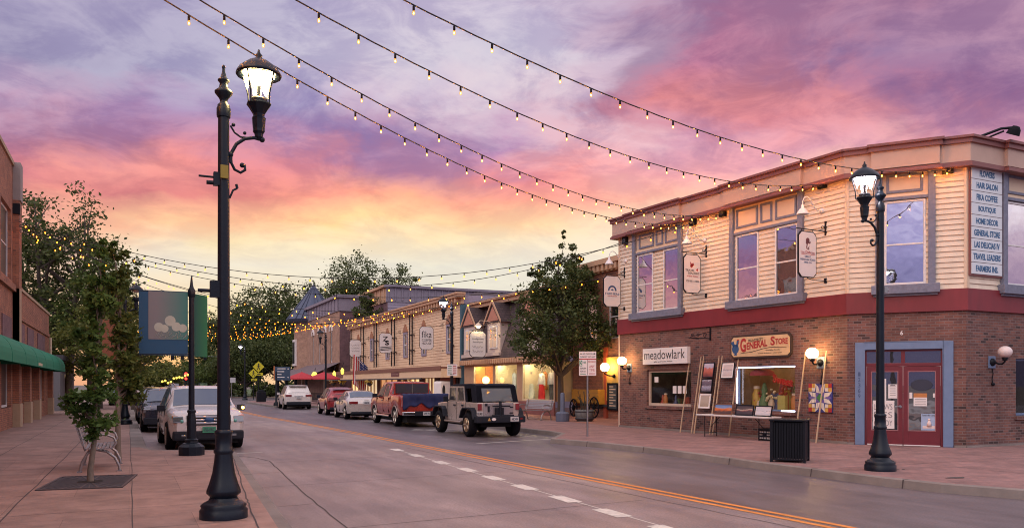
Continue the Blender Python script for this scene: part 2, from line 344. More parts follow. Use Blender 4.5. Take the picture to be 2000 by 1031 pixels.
SHIFT = .045
def make_world():
    w = bpy.data.worlds.new('World'); sc.world = w; w.use_nodes = True
    n, l = w.node_tree.nodes, w.node_tree.links; n.clear()
    def N(t, op=None, **k):
        x = n.new(t)
        if op: x.operation = op
        for i, v in k.items():
            i = int(i[1:]) if i[0] == 'i' and i[1:].isdigit() else i
            if hasattr(v, 'is_linked') or isinstance(v, bpy.types.NodeSocket): l.new(v, x.inputs[i])
            else: x.inputs[i].default_value = v
        return x
    tc = N('ShaderNodeTexCoord'); d = tc.outputs['Generated']
    # cloud-plane coordinates: streaks flatten towards the horizon
    sp0 = N('ShaderNodeSeparateXYZ', i0=d)
    zc = N('ShaderNodeMath', 'ADD', i0=N('ShaderNodeMath', 'MAXIMUM', i0=sp0.outputs[2], i1=0.).outputs[0], i1=.16)
    inv = N('ShaderNodeMath', 'DIVIDE', i0=1., i1=zc.outputs[0])
    cl = N('ShaderNodeVectorMath', 'SCALE', i0=d); l.new(inv.outputs[0], cl.inputs['Scale'])
    def noise(src, scale, detail=7, rough=.6, loc=(0, 0, 0), dist=0.):
        mp = N('ShaderNodeMapping', Vector=src); mp.inputs['Location'].default_value = loc; mp.inputs['Scale'].default_value = scale if isinstance(scale, tuple) else (scale,) * 3
        x = N('ShaderNodeTexNoise', Vector=mp.outputs[0], Scale=1., Detail=detail, Roughness=rough, Distortion=dist); return x
    w1 = noise(cl.outputs[0], (1.3, 1.3, 0), 8, .62, (3.1, 1.7, 0), .3)
    w2 = noise(d, (5, 5, 11), 6, .6, (.4, 2.2, 5.1), .4)
    az = N('ShaderNodeMath', 'ARCTAN2', i0=sp0.outputs[0], i1=sp0.outputs[1])
    el = N('ShaderNodeMath', 'ARCSINE', i0=sp0.outputs[2])
    ca = N('ShaderNodeMath', 'COSINE', i0=N('ShaderNodeMath', 'SUBTRACT', i0=az.outputs[0], i1=PSI).outputs[0])
    e = N('ShaderNodeMath', 'DIVIDE', i0=el.outputs[0], i1=N('ShaderNodeMath', 'MAXIMUM', i0=ca.outputs[0], i1=.55).outputs[0])
    s1 = N('ShaderNodeSeparateColor', i0=w1.outputs['Color']); s2 = N('ShaderNodeSeparateColor', i0=w2.outputs['Color'])
    def warp(base, a, ka, b, kb):
        x = N('ShaderNodeMath', 'MULTIPLY_ADD', i0=N('ShaderNodeMath', 'SUBTRACT', i0=a, i1=.5).outputs[0], i1=ka, i2=base)
        return N('ShaderNodeMath', 'MULTIPLY_ADD', i0=N('ShaderNodeMath', 'SUBTRACT', i0=b, i1=.5).outputs[0], i1=kb, i2=x.outputs[0]).outputs[0]
    # clouds break up more, higher in the sky
    lift = N('ShaderNodeMapRange', Value=e.outputs[0]); lift.inputs['From Min'].default_value = .14; lift.inputs['From Max'].default_value = .30; lift.inputs['To Min'].default_value = .22
    def amp(sock):
        return N('ShaderNodeMath', 'ADD', i1=.5, i0=N('ShaderNodeMath', 'MULTIPLY', i0=N('ShaderNodeMath', 'SUBTRACT', i0=sock, i1=.5).outputs[0], i1=lift.outputs[0]).outputs[0]).outputs[0]
    azw = warp(az.outputs[0], amp(s1.outputs[0]), .42, amp(s2.outputs[0]), .40)
    ew = N('ShaderNodeMath', 'ADD', i0=warp(e.outputs[0], amp(s1.outputs[1]), .13, amp(s2.outputs[1]), .12), i1=N('ShaderNodeMath', 'MULTIPLY', i0=lift.outputs[0], i1=SHIFT).outputs[0]).outputs[0]
    pos = N('ShaderNodeMath', 'MULTIPLY_ADD', i0=azw, i1=1 / (2 * PI), i2=.5).outputs[0]
    def A(u): return math.atan((u - 1000) / F) + PSI
    K = 1.0
    Z = math.radians
    rows = [  # (row height in the frame, [(column, sRGB)], [(azimuth deg, sRGB, gain)])
     (748, [(0, (205, 140, 120)), (300, (240, 165, 100)), (420, (246, 180, 110)), (600, (236, 190, 140)), (1200, (215, 190, 175)), (2000, (180, 150, 165))], [(-60, (190, 130, 130), .9), (-130, (110, 110, 160), .8), (110, (130, 120, 165), .8)]),
     (690, [(0, (225, 165, 125)), (320, (253, 186, 105)), (420, (252, 195, 115)), (600, (242, 212, 160)), (1000, (228, 212, 185)), (2000, (200, 165, 170))], [(-60, (205, 140, 130), 1), (-130, (115, 110, 165), .8), (110, (140, 125, 170), .8)]),
     (610, [(0, (235, 190, 150)), (320, (252, 216, 156)), (450, (243, 221, 175)), (700, (229, 222, 202)), (1000, (225, 221, 208)), (2000, (210, 175, 175))], [(-60, (215, 150, 140), 1), (-130, (120, 115, 170), .8), (110, (150, 130, 175), .8)]),
     (500, [(0, (230, 190, 165)), (300, (226, 218, 204)), (500, (230, 222, 205)), (900, (226, 222, 208)), (1150, (229, 222, 208)), (2000, (222, 180, 178))], [(-60, (205, 135, 145), 1), (-130, (125, 120, 175), .8), (110, (165, 135, 175), .8)]),
     (440, [(0, (228, 172, 150)), (230, (238, 198, 162)), (330, (234, 216, 188)), (420, (240, 218, 172)), (600, (238, 222, 188)), (900, (239, 220, 184)), (1200, (240, 220, 195)), (2000, (230, 180, 175))], [(-60, (200, 125, 140), 1), (-130, (130, 125, 180), .9), (110, (170, 140, 180), .9)]),
     (395, [(0, (232, 160, 140)), (200, (243, 172, 135)), (330, (249, 190, 140)), (480, (246, 178, 132)), (620, (249, 206, 140)), (820, (247, 206, 150)), (1000, (249, 203, 152)), (1200, (245, 212, 178)), (1500, (245, 200, 175)), (2000, (230, 175, 170))], [(-60, (190, 115, 140), 1), (-130, (130, 125, 185), .95), (110, (180, 150, 185), .95)]),
     (335, [(0, (232, 145, 132)), (130, (222, 128, 122)), (300, (208, 112, 118)), (480, (222, 122, 116)), (640, (240, 142, 120)), (800, (248, 162, 122)), (950, (243, 150, 125)), (1100, (238, 150, 135)), (1300, (247, 180, 158)), (1550, (246, 192, 172)), (2000, (228, 170, 168))], [(-60, (165, 105, 140), 1), (-130, (135, 130, 190), 1), (110, (190, 160, 190), 1.)]),
     (265, [(0, (190, 108, 132)), (100, (205, 112, 128)), (260, (226, 136, 134)), (420, (226, 128, 130)), (600, (218, 124, 138)), (760, (178, 120, 158)), (880, (186, 126, 158)), (1000, (230, 128, 134)), (1120, (236, 142, 146)), (1280, (238, 158, 165)), (1450, (224, 152, 172)), (1650, (214, 148, 172)), (1850, (222, 160, 166)), (2000, (222, 166, 166))], [(-60, (140, 100, 150), 1), (-130, (140, 135, 195), 1.1), (110, (200, 175, 200), 1.1)]),
     (185, [(0, (172, 122, 160)), (120, (162, 108, 146)), (240, (170, 112, 146)), (400, (172, 118, 160)), (560, (188, 132, 168)), (720, (150, 122, 176)), (830, (166, 126, 172)), (950, (178, 132, 182)), (1080, (208, 166, 190)), (1220, (216, 170, 190)), (1360, (196, 138, 172)), (1500, (212, 122, 138)), (1680, (208, 128, 146)), (1850, (176, 120, 158)), (2000, (190, 136, 162))], [(-60, (120, 100, 160), 1), (-130, (150, 145, 200), 1.3), (110, (205, 190, 210), 1.3)]),
     (105, [(0, (176, 152, 190)), (150, (178, 142, 182)), (330, (160, 128, 178)), (500, (160, 136, 186)), (660, (146, 136, 188)), (800, (186, 172, 206)), (960, (204, 190, 212)), (1120, (196, 172, 200)), (1260, (184, 116, 146)), (1400, (206, 116, 128)), (1560, (194, 114, 132)), (1700, (172, 108, 146)), (1850, (146, 104, 152)), (2000, (160, 118, 158))], [(-60, (115, 105, 165), 1), (-130, (165, 160, 205), 1.5), (110, (205, 195, 215), 1.5)]),
     (25, [(0, (150, 146, 186)), (250, (160, 158, 196)), (450, (166, 164, 200)), (700, (182, 180, 210)), (950, (196, 190, 215)), (1100, (186, 166, 198)), (1230, (150, 126, 165)), (1400, (176, 106, 146)), (1550, (172, 112, 148)), (1720, (142, 110, 158)), (2000, (168, 128, 166))], [(-60, (125, 115, 170), 1), (-130, (185, 180, 215), 1.6), (110, (205, 200, 220), 1.6)]),
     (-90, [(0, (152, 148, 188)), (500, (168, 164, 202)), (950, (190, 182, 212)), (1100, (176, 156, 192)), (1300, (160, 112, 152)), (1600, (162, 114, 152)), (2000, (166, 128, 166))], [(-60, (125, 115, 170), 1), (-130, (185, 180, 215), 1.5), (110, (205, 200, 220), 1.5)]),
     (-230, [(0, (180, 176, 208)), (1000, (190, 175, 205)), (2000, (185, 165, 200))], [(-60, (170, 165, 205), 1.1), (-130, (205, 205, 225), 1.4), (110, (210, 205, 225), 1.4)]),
     (-700, [(1000, (205, 195, 218))], [(-60, (205, 200, 222), 1.25), (-130, (215, 212, 230), 1.5), (110, (215, 212, 230), 1.5)]),  # zenith and rear gains raise unseen sky as added fill for the fronts
    ]
    prev = None; pe = None
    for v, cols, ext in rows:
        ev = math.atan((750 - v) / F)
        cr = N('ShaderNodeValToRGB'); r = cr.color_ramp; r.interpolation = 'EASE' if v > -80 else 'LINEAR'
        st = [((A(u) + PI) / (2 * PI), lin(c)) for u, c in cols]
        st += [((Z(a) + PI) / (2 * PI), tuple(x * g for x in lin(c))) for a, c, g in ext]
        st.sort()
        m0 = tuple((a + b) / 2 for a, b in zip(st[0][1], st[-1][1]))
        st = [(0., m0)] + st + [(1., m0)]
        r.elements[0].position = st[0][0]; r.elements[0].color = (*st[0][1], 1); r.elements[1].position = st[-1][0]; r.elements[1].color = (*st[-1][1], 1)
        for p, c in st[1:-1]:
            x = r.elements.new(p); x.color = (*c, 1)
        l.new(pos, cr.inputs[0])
        if prev is None: prev = cr.outputs[0]
        else:
            mr = N('ShaderNodeMapRange', Value=ew); mr.interpolation_type = 'LINEAR'
            mr.inputs['From Min'].default_value = pe; mr.inputs['From Max'].default_value = ev
            mx = N('ShaderNodeMix'); mx.data_type = 'RGBA'; l.new(mr.outputs[0], mx.inputs['Factor']); l.new(prev, mx.inputs['A']); l.new(cr.outputs[0], mx.inputs['B'])
            prev = mx.outputs['Result']
        pe = ev
    # fine cloud texture: soft brightness streaks and ragged billows
    f1 = noise(cl.outputs[0], (3.6, 3.6, 0), 9, .62, (9.2, 4.4, 0), .5); f2 = noise(d, (11, 11, 26), 9, .66, (1, 2, 3), .9)
    f = N('ShaderNodeMath', 'ADD', i0=f1.outputs['Fac'], i1=N('ShaderNodeMath', 'MULTIPLY', i0=f2.outputs['Fac'], i1=.8).outputs[0])
    g = N('ShaderNodeMapRange', Value=f.outputs[0]); g.interpolation_type = 'SMOOTHSTEP'; g.inputs['From Min'].default_value = .74; g.inputs['From Max'].default_value = 1.06
    cm = N('ShaderNodeMix'); cm.data_type = 'RGBA'; l.new(g.outputs[0], cm.inputs['Factor']); cm.inputs['A'].default_value = (.83, .78, .87, 1); cm.inputs['B'].default_value = (1.18, 1.14, 1.05, 1)
    cl2 = N('ShaderNodeMix'); cl2.data_type = 'RGBA'; l.new(lift.outputs[0], cl2.inputs['Factor']); cl2.inputs['A'].default_value = (1, 1, 1, 1); l.new(cm.outputs['Result'], cl2.inputs['B'])
    tint = N('ShaderNodeVectorMath', 'MULTIPLY', i0=prev, i1=(1.03, 1.01, .96)); sky = N('ShaderNodeVectorMath', 'MULTIPLY', i0=tint.outputs[0], i1=cl2.outputs['Result'])
    ns = N('ShaderNodeTexSky'); ns.sky_type = 'NISHITA'; ns.sun_disc = False; ns.sun_elevation = R(1.5); ns.sun_rotation = R(-8)
    hsv = N('ShaderNodeHueSaturation', Color=sky.outputs[0], Saturation=.9)
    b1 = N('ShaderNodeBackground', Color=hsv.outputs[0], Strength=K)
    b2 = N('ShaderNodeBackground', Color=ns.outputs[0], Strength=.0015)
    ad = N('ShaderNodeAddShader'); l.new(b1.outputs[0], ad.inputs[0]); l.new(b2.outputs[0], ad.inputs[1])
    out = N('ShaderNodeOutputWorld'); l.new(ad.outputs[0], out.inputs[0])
make_world()
sl = bpy.data.lights.new('sun', 'SUN'); sl.energy = 1.0; sl.angle = R(60); sl.color = (1, .84, .74)
so = bpy.data.objects.new('sun', sl); COL.objects.link(so); so.rotation_euler = (R(48), 0, R(-62))   # soft high light over the left shoulder

# ---------------------------------------------------------------- materials of the place
m_asph = None
def road_material(name, ca, cb):
    m, n, l, b = nt_new(name)
    tc = n.new('ShaderNodeTexCoord'); o = tc.outputs['Object']
    def no(scale, det, st=(1, 1, 1), rough=.6):
        mp = n.new('ShaderNodeMapping'); mp.inputs['Scale'].default_value = st; l.new(o, mp.inputs[0])
        x = n.new('ShaderNodeTexNoise'); x.inputs['Scale'].default_value = scale; x.inputs['Detail'].default_value = det; x.inputs['Roughness'].default_value = rough; l.new(mp.outputs[0], x.inputs['Vector']); return x.outputs['Fac']
    a = no(.55, 8, (1, .22, 1)); c = no(2.2, 8, (1, .35, 1)); f = no(30, 5, (1, 1, 1), .85); k1 = no(1.3, 6, (1, .5, 1), .7); k2 = no(.9, 7, (1.6, .12, 1), .65)
    def mrange(s, lo, hi, a0=.3, a1=.7):
        x = n.new('ShaderNodeMapRange'); x.inputs['From Min'].default_value = a0; x.inputs['From Max'].default_value = a1; x.inputs['To Min'].default_value = lo; x.inputs['To Max'].default_value = hi; l.new(s, x.inputs[0]); return x.outputs[0]
    def mul(x, y):
        q = n.new('ShaderNodeMath'); q.operation = 'MULTIPLY'; l.new(x, q.inputs[0]); l.new(y, q.inputs[1]); return q.outputs[0]
    t = mul(mul(mul(mrange(a, .72, 1.26), mrange(c, .80, 1.2)), mrange(f, .52, 1.48)), mul(mrange(k1, 1.0, .76, .60, .70), mrange(k2, .86, 1.1, .38, .62)))
    cr = n.new('ShaderNodeMix'); cr.data_type = 'RGBA'; cr.inputs['A'].default_value = (*ca, 1); cr.inputs['B'].default_value = (*cb, 1); l.new(mrange(no(.16, 4), 0, 1), cr.inputs['Factor'])
    v = n.new('ShaderNodeVectorMath'); v.operation = 'SCALE'; l.new(cr.outputs['Result'], v.inputs[0]); l.new(t, v.inputs['Scale']); l.new(v.outputs[0], b.inputs['Base Color'])
    l.new(mrange(a, .34, .58), b.inputs['Roughness'])
    bp = n.new('ShaderNodeBump'); bp.inputs['Strength'].default_value = .25; bp.inputs['Distance'].default_value = .004; l.new(f, bp.inputs['Height']); l.new(bp.outputs[0], b.inputs['Normal'])
    return m
M_road = road_material('road concrete', (.185, .150, .160), (.29, .222, .195))
M_lane = road_material('asphalt lane', (.095, .080, .092), (.15, .122, .132))
M_walkL = brick_mat('pink concrete', (.31, .195, .163), (.255, .168, .143), (.2, .13, .11), 1.46, 2.25, .004, dark=0, dth=.99)
M_kerb = mat('kerb concrete', (.21, .18, .165), .85, var=.18, vs=2.5, var2=.2, vs2=.8, bump=.3, bs=60)
M_joint = mat('joint', (.07, .055, .055), .9, var=.2)
M_yellow = mat('yellow paint', (.62, .22, .035), .6, var=.22, vs=5, var2=.1)
M_white = mat('white road paint', (.60, .58, .53), .6, var=.28, vs=9, var2=.1)
M_walkR = brick_mat('red stamped paving', (.275, .152, .14), (.22, .13, .125), (.165, .10, .098), .24, .12, .006, dark=.0, dth=.99)
M_soil = mat('ground', (.12, .10, .09), .9, var=.2, vs=.5)
M_grass = mat('lawn', (.06, .10, .03), .9, var=.3, vs=3)

# ---------------------------------------------------------------- ground, road, pavements
def flat(name, poly, z, m, extra=None):
    mb = MB(); mb.add([(x, y, z) for x, y in poly], [tuple(range(len(poly)))])
    if extra:
        for q in extra: q(mb)
    return setting(mb.build(name, m))
flat('ground', [(-900, -300), (900, -300), (900, 1500), (-900, 1500)], -.05, M_soil)
def strip(mb, pts, w, z, mi):
    mb.mi = mi
    for i in range(len(pts) - 1):
        a, b = Vector(pts[i]), Vector(pts[i + 1]); d = (b - a).normalized(); nn = Vector((-d.y, d.x)) * w / 2
        mb.quad((*(a - nn), z), (*(b - nn), z), (*(b + nn), z), (*(a + nn), z))
def wob(pts, n=8, a=.012, seed=1):
    rr = random.Random(seed); out = []
    for i in range(len(pts) - 1):
        p, q = Vector(pts[i]), Vector(pts[i + 1])
        for k in range(n): out.append(p.lerp(q, k / n) + Vector((rr.uniform(-a, a), rr.uniform(-a, a))))
    return out + [Vector(pts[-1])]
def road_joints(mb):
    g = [(2.30, 6), (2.47, 10.2), (2.60, 13.2), (2.82, 17), (2.97, 19.6), (2.8, 20.6), (2.45, 21.3)]
    strip(mb, wob(g, 6), .022, .004, 1)
    for (x0, y0), (x1, y1) in [((1.72, 9.95), (7.2, 10.5)), ((2.0, 14.6), (6.9, 15.15)), ((2.3, 19.0), (7.3, 19.8)), ((2.6, 24.4), (6.9, 24.9)), ((2.6, 29.5), (6.9, 30)), ((2.0, 35), (6.8, 35.5)), ((1.9, 12.2), (2.5, 12.3)), ((2.1, 16.9), (2.8, 17.0))]:
        strip(mb, wob([(x0, y0), (x1, y1)], 14, .018, int(y0 * 7)), .014, .004, 1)
    strip(mb, wob([(7.75, 3), (7.45, 10), (7.25, 16), (7.1, 22)], 12, .02), .016, .004, 1)
road = flat('road', [(-60, -20), (8, -20), (7.9, 10), (7.8, 20), (7.35, 37.4), (6.5, 48), (6.2, 110), (-2, 110), (-2, 20), (-60, 20)], 0., [M_road, M_joint], [road_joints])
flat('road_lane', [(8, -20), (70, -20), (70, 6), (20, 8), (20, 110), (6.2, 110), (6.5, 48), (7.35, 37.4), (7.8, 20), (7.9, 10)], 0., M_lane)
flat('cross_road', [(-200, 110), (200, 110), (200, 122), (-200, 122)], 0., M_lane)
flat('far_road', [(-1, 122), (11, 122), (11, 420), (-1, 420)], 0., M_road)
mb = MB()
yl = [(8.2, 3), (8.09, 7.37), (8.02, 9.7), (7.93, 13.3), (7.85, 16.6), (7.72, 21.2), (7.55, 29.2), (7.2, 38), (6.75, 47), (6.6, 60), (6.5, 92)]
for dx in (-.115, .115): strip(mb, [(x + dx, y) for x, y in yl], .11, .004, 0)
setting(mb.build('yellow_centre_lines', M_yellow))
dash = MB()
for u, v in [(775, 878), (813, 889), (862, 903), (913, 917), (964, 933), (1024, 951), (1103, 974), (1195, 1001), (1310, 1035)]:
    p = G(u, v, 0); k = .37
    strip(dash, [(p.x - .02, p.y - k), (p.x + .02, p.y + k)], .25, .004, 0)
setting(dash.build('white_lane_dashes', M_white))
mb = MB()
for pts in [[(.5, 21.4), (3.2, 22.25)], [(.5, 27.9), (2.9, 28.0)], [(.5, 34.6), (2.9, 34.7)], [(.5, 41.3), (2.9, 41.4)], [(9.5, 22.6), (12.9, 23.6)], [(10.0, 30.3), (13.1, 30.5)], [(10., 38.2), (13.1, 38.4)], [(10., 45.8), (13.1, 46)], [(9.9, 53), (13, 53.2)], [(10.3, 31.0), (12.6, 24.6)]]:
    strip(mb, pts, .09, .004, 0)
strip(mb, [(6.66, 21.4), (6.3, 14), (6.1, 8)], .03, .0035, 0)
setting(mb.build('white_parking_lines', M_white))

# left pavement: sheet, joints, kerb
KL = [(1.15, -6), (1.42, 4), (1.62, 8), (1.76, 10.4), (1.99, 14.4), (2.2, 18), (2.36, 20.6), (2.32, 21.2), (2.05, 21.55), (.62, 22.3), (.43, 23.3), (.40, 27), (.37, 31.3), (.27, 52), (.2, 80), (.1, 104)]
def off(pts, w):
    out = []
    for i, p in enumerate(pts):
        a = Vector(pts[max(0, i - 1)]); b = Vector(pts[min(len(pts) - 1, i + 1)]); d = (b - a).normalized()
        out.append((p[0] - d.y * w, p[1] + d.x * w))
    return out
def kerb(name, pts, h, side, joints):
    inn = off(pts, .16 * side); bot = off(pts, -.03 * side); mb = MB()
    for i in range(len(pts) - 1):
        A, B, C, D, E, Fq = (*pts[i], h - .012), (*pts[i + 1], h - .012), (*inn[i + 1], h), (*inn[i], h), (*bot[i], -.02), (*bot[i + 1], -.02)
        a2 = (pts[i][0] * .85 + inn[i][0] * .15, pts[i][1] * .85 + inn[i][1] * .15, h); b2 = (pts[i + 1][0] * .85 + inn[i + 1][0] * .15, pts[i + 1][1] * .85 + inn[i + 1][1] * .15, h)
        if side > 0: mb.add([A, B, C, D, E, Fq, a2, b2], [(6, 7, 2, 3), (0, 1, 7, 6), (4, 5, 1, 0)])
        else: mb.add([A, B, C, D, E, Fq, a2, b2], [(3, 2, 7, 6), (6, 7, 1, 0), (0, 1, 5, 4)])
    mb.mi = 1
    for t in joints:
        i = int(t); k = t - i; p = Vector(pts[i]).lerp(Vector(pts[i + 1]), k); q = Vector(inn[i]).lerp(Vector(inn[i + 1]), k); d = (Vector(pts[i + 1]) - Vector(pts[i])).normalized() * .012
        r2 = Vector(bot[i]).lerp(Vector(bot[i + 1]), k); o = (p - q).normalized() * .004
        mb.quad((*(p - d), h + .003), (*(p + d), h + .003), (*(q + d), h + .003), (*(q - d), h + .003))
        mb.quad((*(p - d + o), h), (*(p + d + o), h), (*(r2 + d + o), -.01), (*(r2 - d + o), -.01))
    return setting(mb.build(name, [M_kerb, M_joint]))
kerb('kerb', KL, .15, 1, [2.5, 4.3, 5.5, 11.5, 12.3, 12.7])
mb = MB(); inn = off(KL, .16)
mb.add([(x, y, .15) for x, y in inn] + [(-60, 104, .15), (-60, -6, .15)], [tuple(range(len(inn) + 2))])
strip(mb, wob([(-1.5, 6), (-1.4, 11.9), (-1.26, 25.4), (-1.1, 51)], 12, .012, 5), .017, .154, 1)
strip(mb, wob([(-2.7, 6), (-2.7, 25), (-2.6, 60)], 12, .01, 6), .014, .154, 1)
strip(mb, wob([(.05, 6), (.04, 21.5), (0., 60)], 14, .012, 7), .012, .154, 1)
strip(mb, wob([(1.2, 7), (1.41, 10.57), (1.55, 12.4), (1.95, 17), (2.15, 19.5)], 10, .012, 8), .02, .154, 1)
for k, y in enumerate([8.3, 10.2, 11.9, 13.95, 16.25, 18.3, 20.2, 22.2, 24.5, 26.8, 29.1, 31.4, 34, 36.6, 39.5, 42.5, 45.5, 49]):
    x1 = 1.3 if y < 20 else .04
    strip(mb, wob([(-4, y - .28), (-1.4, y - .1), (.05, y), (x1, y + .06)], 5, .012, 20 + k), .012, .154, 1)
mb.mi = 2; strip(mb, [(.18, 23.4), (.15, 60)], .28, .152, 2)
setting(mb.build('pavement', [M_walkL, M_joint, M_kerb]))
# right pavement
KR = [(40, 5.2), (22, 5.6), (16, 6.2), (13.6, 7.2), (12.64, 8.0), (12.2, 9.1), (12.06, 10.2), (12.08, 13.1), (12.30, 17), (12.10, 19.5), (11.75, 21.2), (11.6, 21.75), (11.85, 22.15), (13.2, 24.0), (13.42, 25.2), (13.4, 30), (13.35, 45), (13.2, 61.5), (12.6, 62.5), (10.6, 64), (10.1, 66), (10.0, 80), (10.8, 84), (14, 87), (30, 89)]
kerb('kerb', KR, .15, -1, [3.5, 5.6, 6.55, 7.3, 8.3, 9.4, 14.5, 15.3, 15.8, 16.3])
mb = MB(); inn = off(KR, -.16)
mb.add([(x, y, .15) for x, y in inn] + [(60, 89, .15), (60, 5, .15)], [tuple(range(len(inn) + 2))[::-1]])
for k, (a, b) in enumerate([((12.3, 15.2), (17.6, 15.6)), ((12.4, 19.4), (17.4, 19.9)), ((14.9, 8), (15.1, 26)), ((12.6, 11.6), (20, 11.4)), ((13.6, 26.6), (17.2, 26.6)), ((15.3, 26), (15.4, 50))]):
    strip(mb, wob([a, b], 14, .015, 40 + k), .014, .154, 1)
mb.mi = 2
for dx in (-.32, .34, .5): strip(mb, [(13.02 + dx, 10.9), (13.02 + dx + .12, 10.97)], .05, .155, 1)
drain = [(13.2 + .22 * math.cos(a) * (1 + .3 * math.sin(3 * a)), 9.55 + .1 * math.sin(a)) for a in [i * .5 for i in range(13)]]
mb.mi = 1; mb.add([(x, y, .155) for x, y in drain], [tuple(range(13))])
setting(mb.build('pavement', [M_walkR, M_joint, M_kerb]))
mb = MB(); mb.add([(x, y, .153) for x, y in [(17.25, 26.7), (40, 26.7), (40, 44), (19.9, 44), (17.6, 33)]], [(0, 1, 2, 3, 4)])
setting(mb.build('patio', brick_mat('patio brick', (.36, .15, .10), (.28, .12, .09), (.12, .07, .06), .22, .11, .006, dark=0, dth=.99)))
mb = MB(); mb.add([(x, y, .02) for x, y in [(11.5, 122.5), (200, 122.5), (200, 300), (11.5, 300)]], [(0, 1, 2, 3)]); mb.add([(x, y, .02) for x, y in [(-200, 122.5), (-2, 122.5), (-2, 300), (-200, 300)]], [(0, 1, 2, 3)])
setting(mb.build('lawn', M_grass))
# ---------------------------------------------------------------- shared materials
M_brick = brick_mat('purple brown brick', (.205, .088, .068), (.102, .049, .046), (.185, .135, .125), dark=.25, dth=.78)
M_brickL = brick_mat('red brick', (.40, .165, .095), (.28, .115, .075), (.16, .10, .08), dark=.12, dth=.9)
M_brickT = brick_mat('lit tan brick', (.42, .25, .17), (.33, .19, .14), (.28, .2, .16), dark=.05, dth=.95)
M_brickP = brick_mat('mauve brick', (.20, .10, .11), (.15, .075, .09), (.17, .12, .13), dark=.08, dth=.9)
M_siding = mat('cream siding', (.72, .61, .48), .55, var=.12, vs=3, var2=.10, stretch=(1, 1, .3))
M_cream = mat('cream panel', (.70, .55, .40), .6, var=.06, vs=3)
M_mauve = mat('mauve cornice', (.52, .36, .29), .6, var=.1, vs=2)
M_maroon = mat('maroon trim', (.22, .08, .075), .5, var=.1, vs=3)
M_redband = mat('red band', (.19, .022, .03), .5, var=.18, vs=2.5, var2=.15, stretch=(1, 1, .3))
M_blue = mat('slate blue trim', (.18, .195, .265), .7, var=.25, vs=9, bump=.2, bs=50)
M_blue2 = mat('light blue frame', (.15, .22, .36), .5, var=.12, vs=4)
M_whitef = mat('white frame', (.74, .72, .72), .5, var=.05)
M_whites = mat('white sign face', (.78, .74, .72), .45, var=.04)
M_black = mat('black metal', (.006, .008, .014), .5, var=.2, spec=.22)
M_blackm = mat('matte black', (.009, .010, .014), .8, var=.2, spec=.15)
M_darkgrey = mat('dark grey', (.05, .05, .06), .7, var=.2)
M_steel = mat('galvanised steel', (.35, .36, .38), .4, 1., var=.15)
M_tar = mat('roof felt', (.06, .055, .06), .9, var=.2)
M_doorred = mat('door red', (.15, .018, .028), .4, var=.12, vs=5)
M_winsky = mirror_glass('upstairs glass', (.04, .04, .05), refl=.76)
M_windark = mirror_glass('dark glass', (.012, .014, .02), .28)
M_shop = clear_glass('shop glass', .04)
M_bulb = emat('bulb glow', (1, .62, .25), 26.)
M_globe = emat('globe glow', (1, .60, .22), 36.)
M_globeoff = mat('opal glass', (.72, .62, .60), .25, var=.03)
M_ink = mat('black ink', (.02, .02, .025), .6, var=0)
M_inkred = mat('red ink', (.40, .03, .03), .6, var=0)
M_inkblue = mat('blue ink', (.03, .09, .22), .6, var=0)
M_wood = mat('pale wood', (.52, .38, .25), .7, var=.15, vs=8, stretch=(1, 1, .1))

A = G(1210, 833); B = G(1655, 867); C_ = G(1887, 874); D_ = C_ + Vector((9., .15, 0))
FA, FB, FC = Frame(A, B), Frame(B, C_), Frame(C_, D_)
bld = thing('corner_building', 'two storey corner building, cream siding above purple brick with a red band', 'building', M=FA.M)
INV = FA.M.inverted()
def MA(): return MB()
def MBf(): return MB(INV @ FB.M)
def MC(): return MB(INV @ FC.M)
LA, LB, LC = FA.L, FB.L, FC.L
Z0, ZB0, ZB1, ZT = .15, 3.72, 4.29, 7.52      # pavement, red band, top of siding
# ---- openings
def rect(fr, u0, v0, u1, v1, off=0.):
    um, vm = (u0 + u1) / 2, (v0 + v1) / 2
    return (fr.px(u0, vm, off)[0], fr.px(u1, vm, off)[0], fr.px(um, v1, off)[1], fr.px(um, v0, off)[1])
shopA = rect(FA, 1263, 728, 1350, 803); shopB = rect(FA, 1436, 724, 1553, 808)
shopA = (shopA[0], shopA[1], 1.02, 2.32); shopB = (shopB[0], shopB[1], .98, 2.36)
bay1 = rect(FA, 1239, 455, 1335, 615); bay2 = rect(FA, 1429, 400, 1572, 590)
bay1 = (bay1[0], bay1[1], ZB1 + .06, ZT); bay2 = (bay2[0], bay2[1], ZB1 + .06, ZT)
doorr = rect(FB, 1670, 668, 1862, 872); doorr = (doorr[0], doorr[1], Z0, 2.93)
bay3 = rect(FB, 1710, 330, 1827, 565); bay3 = (bay3[0], bay3[1], ZB1 + .06, ZT)
shopC = (FC.px(1984, 770)[0], FC.px(1984, 770)[0] + 1.7, .95, 2.5)
bay4 = (FC.px(1952, 450)[0], FC.px(1952, 450)[0] + 3.1, ZB1 + .06, ZT)
mb = MA(); wall(mb, 0, LA, Z0, ZB0, [shopA, shopB], rev=.22)
mb.next(); mb.M = INV @ FB.M; wall(mb, 0, LB, Z0, ZB0, [doorr], rev=.1)
mb.next(); mb.M = INV @ FC.M; wall(mb, 0, LC, Z0, ZB0, [shopC], rev=.2)
mb.next(); mb.M = None; mb.quad((0, 12, Z0), (0, 0, Z0), (0, 0, ZB0), (0, 12, ZB0))
mb.build('brick_wall', M_brick, bld)
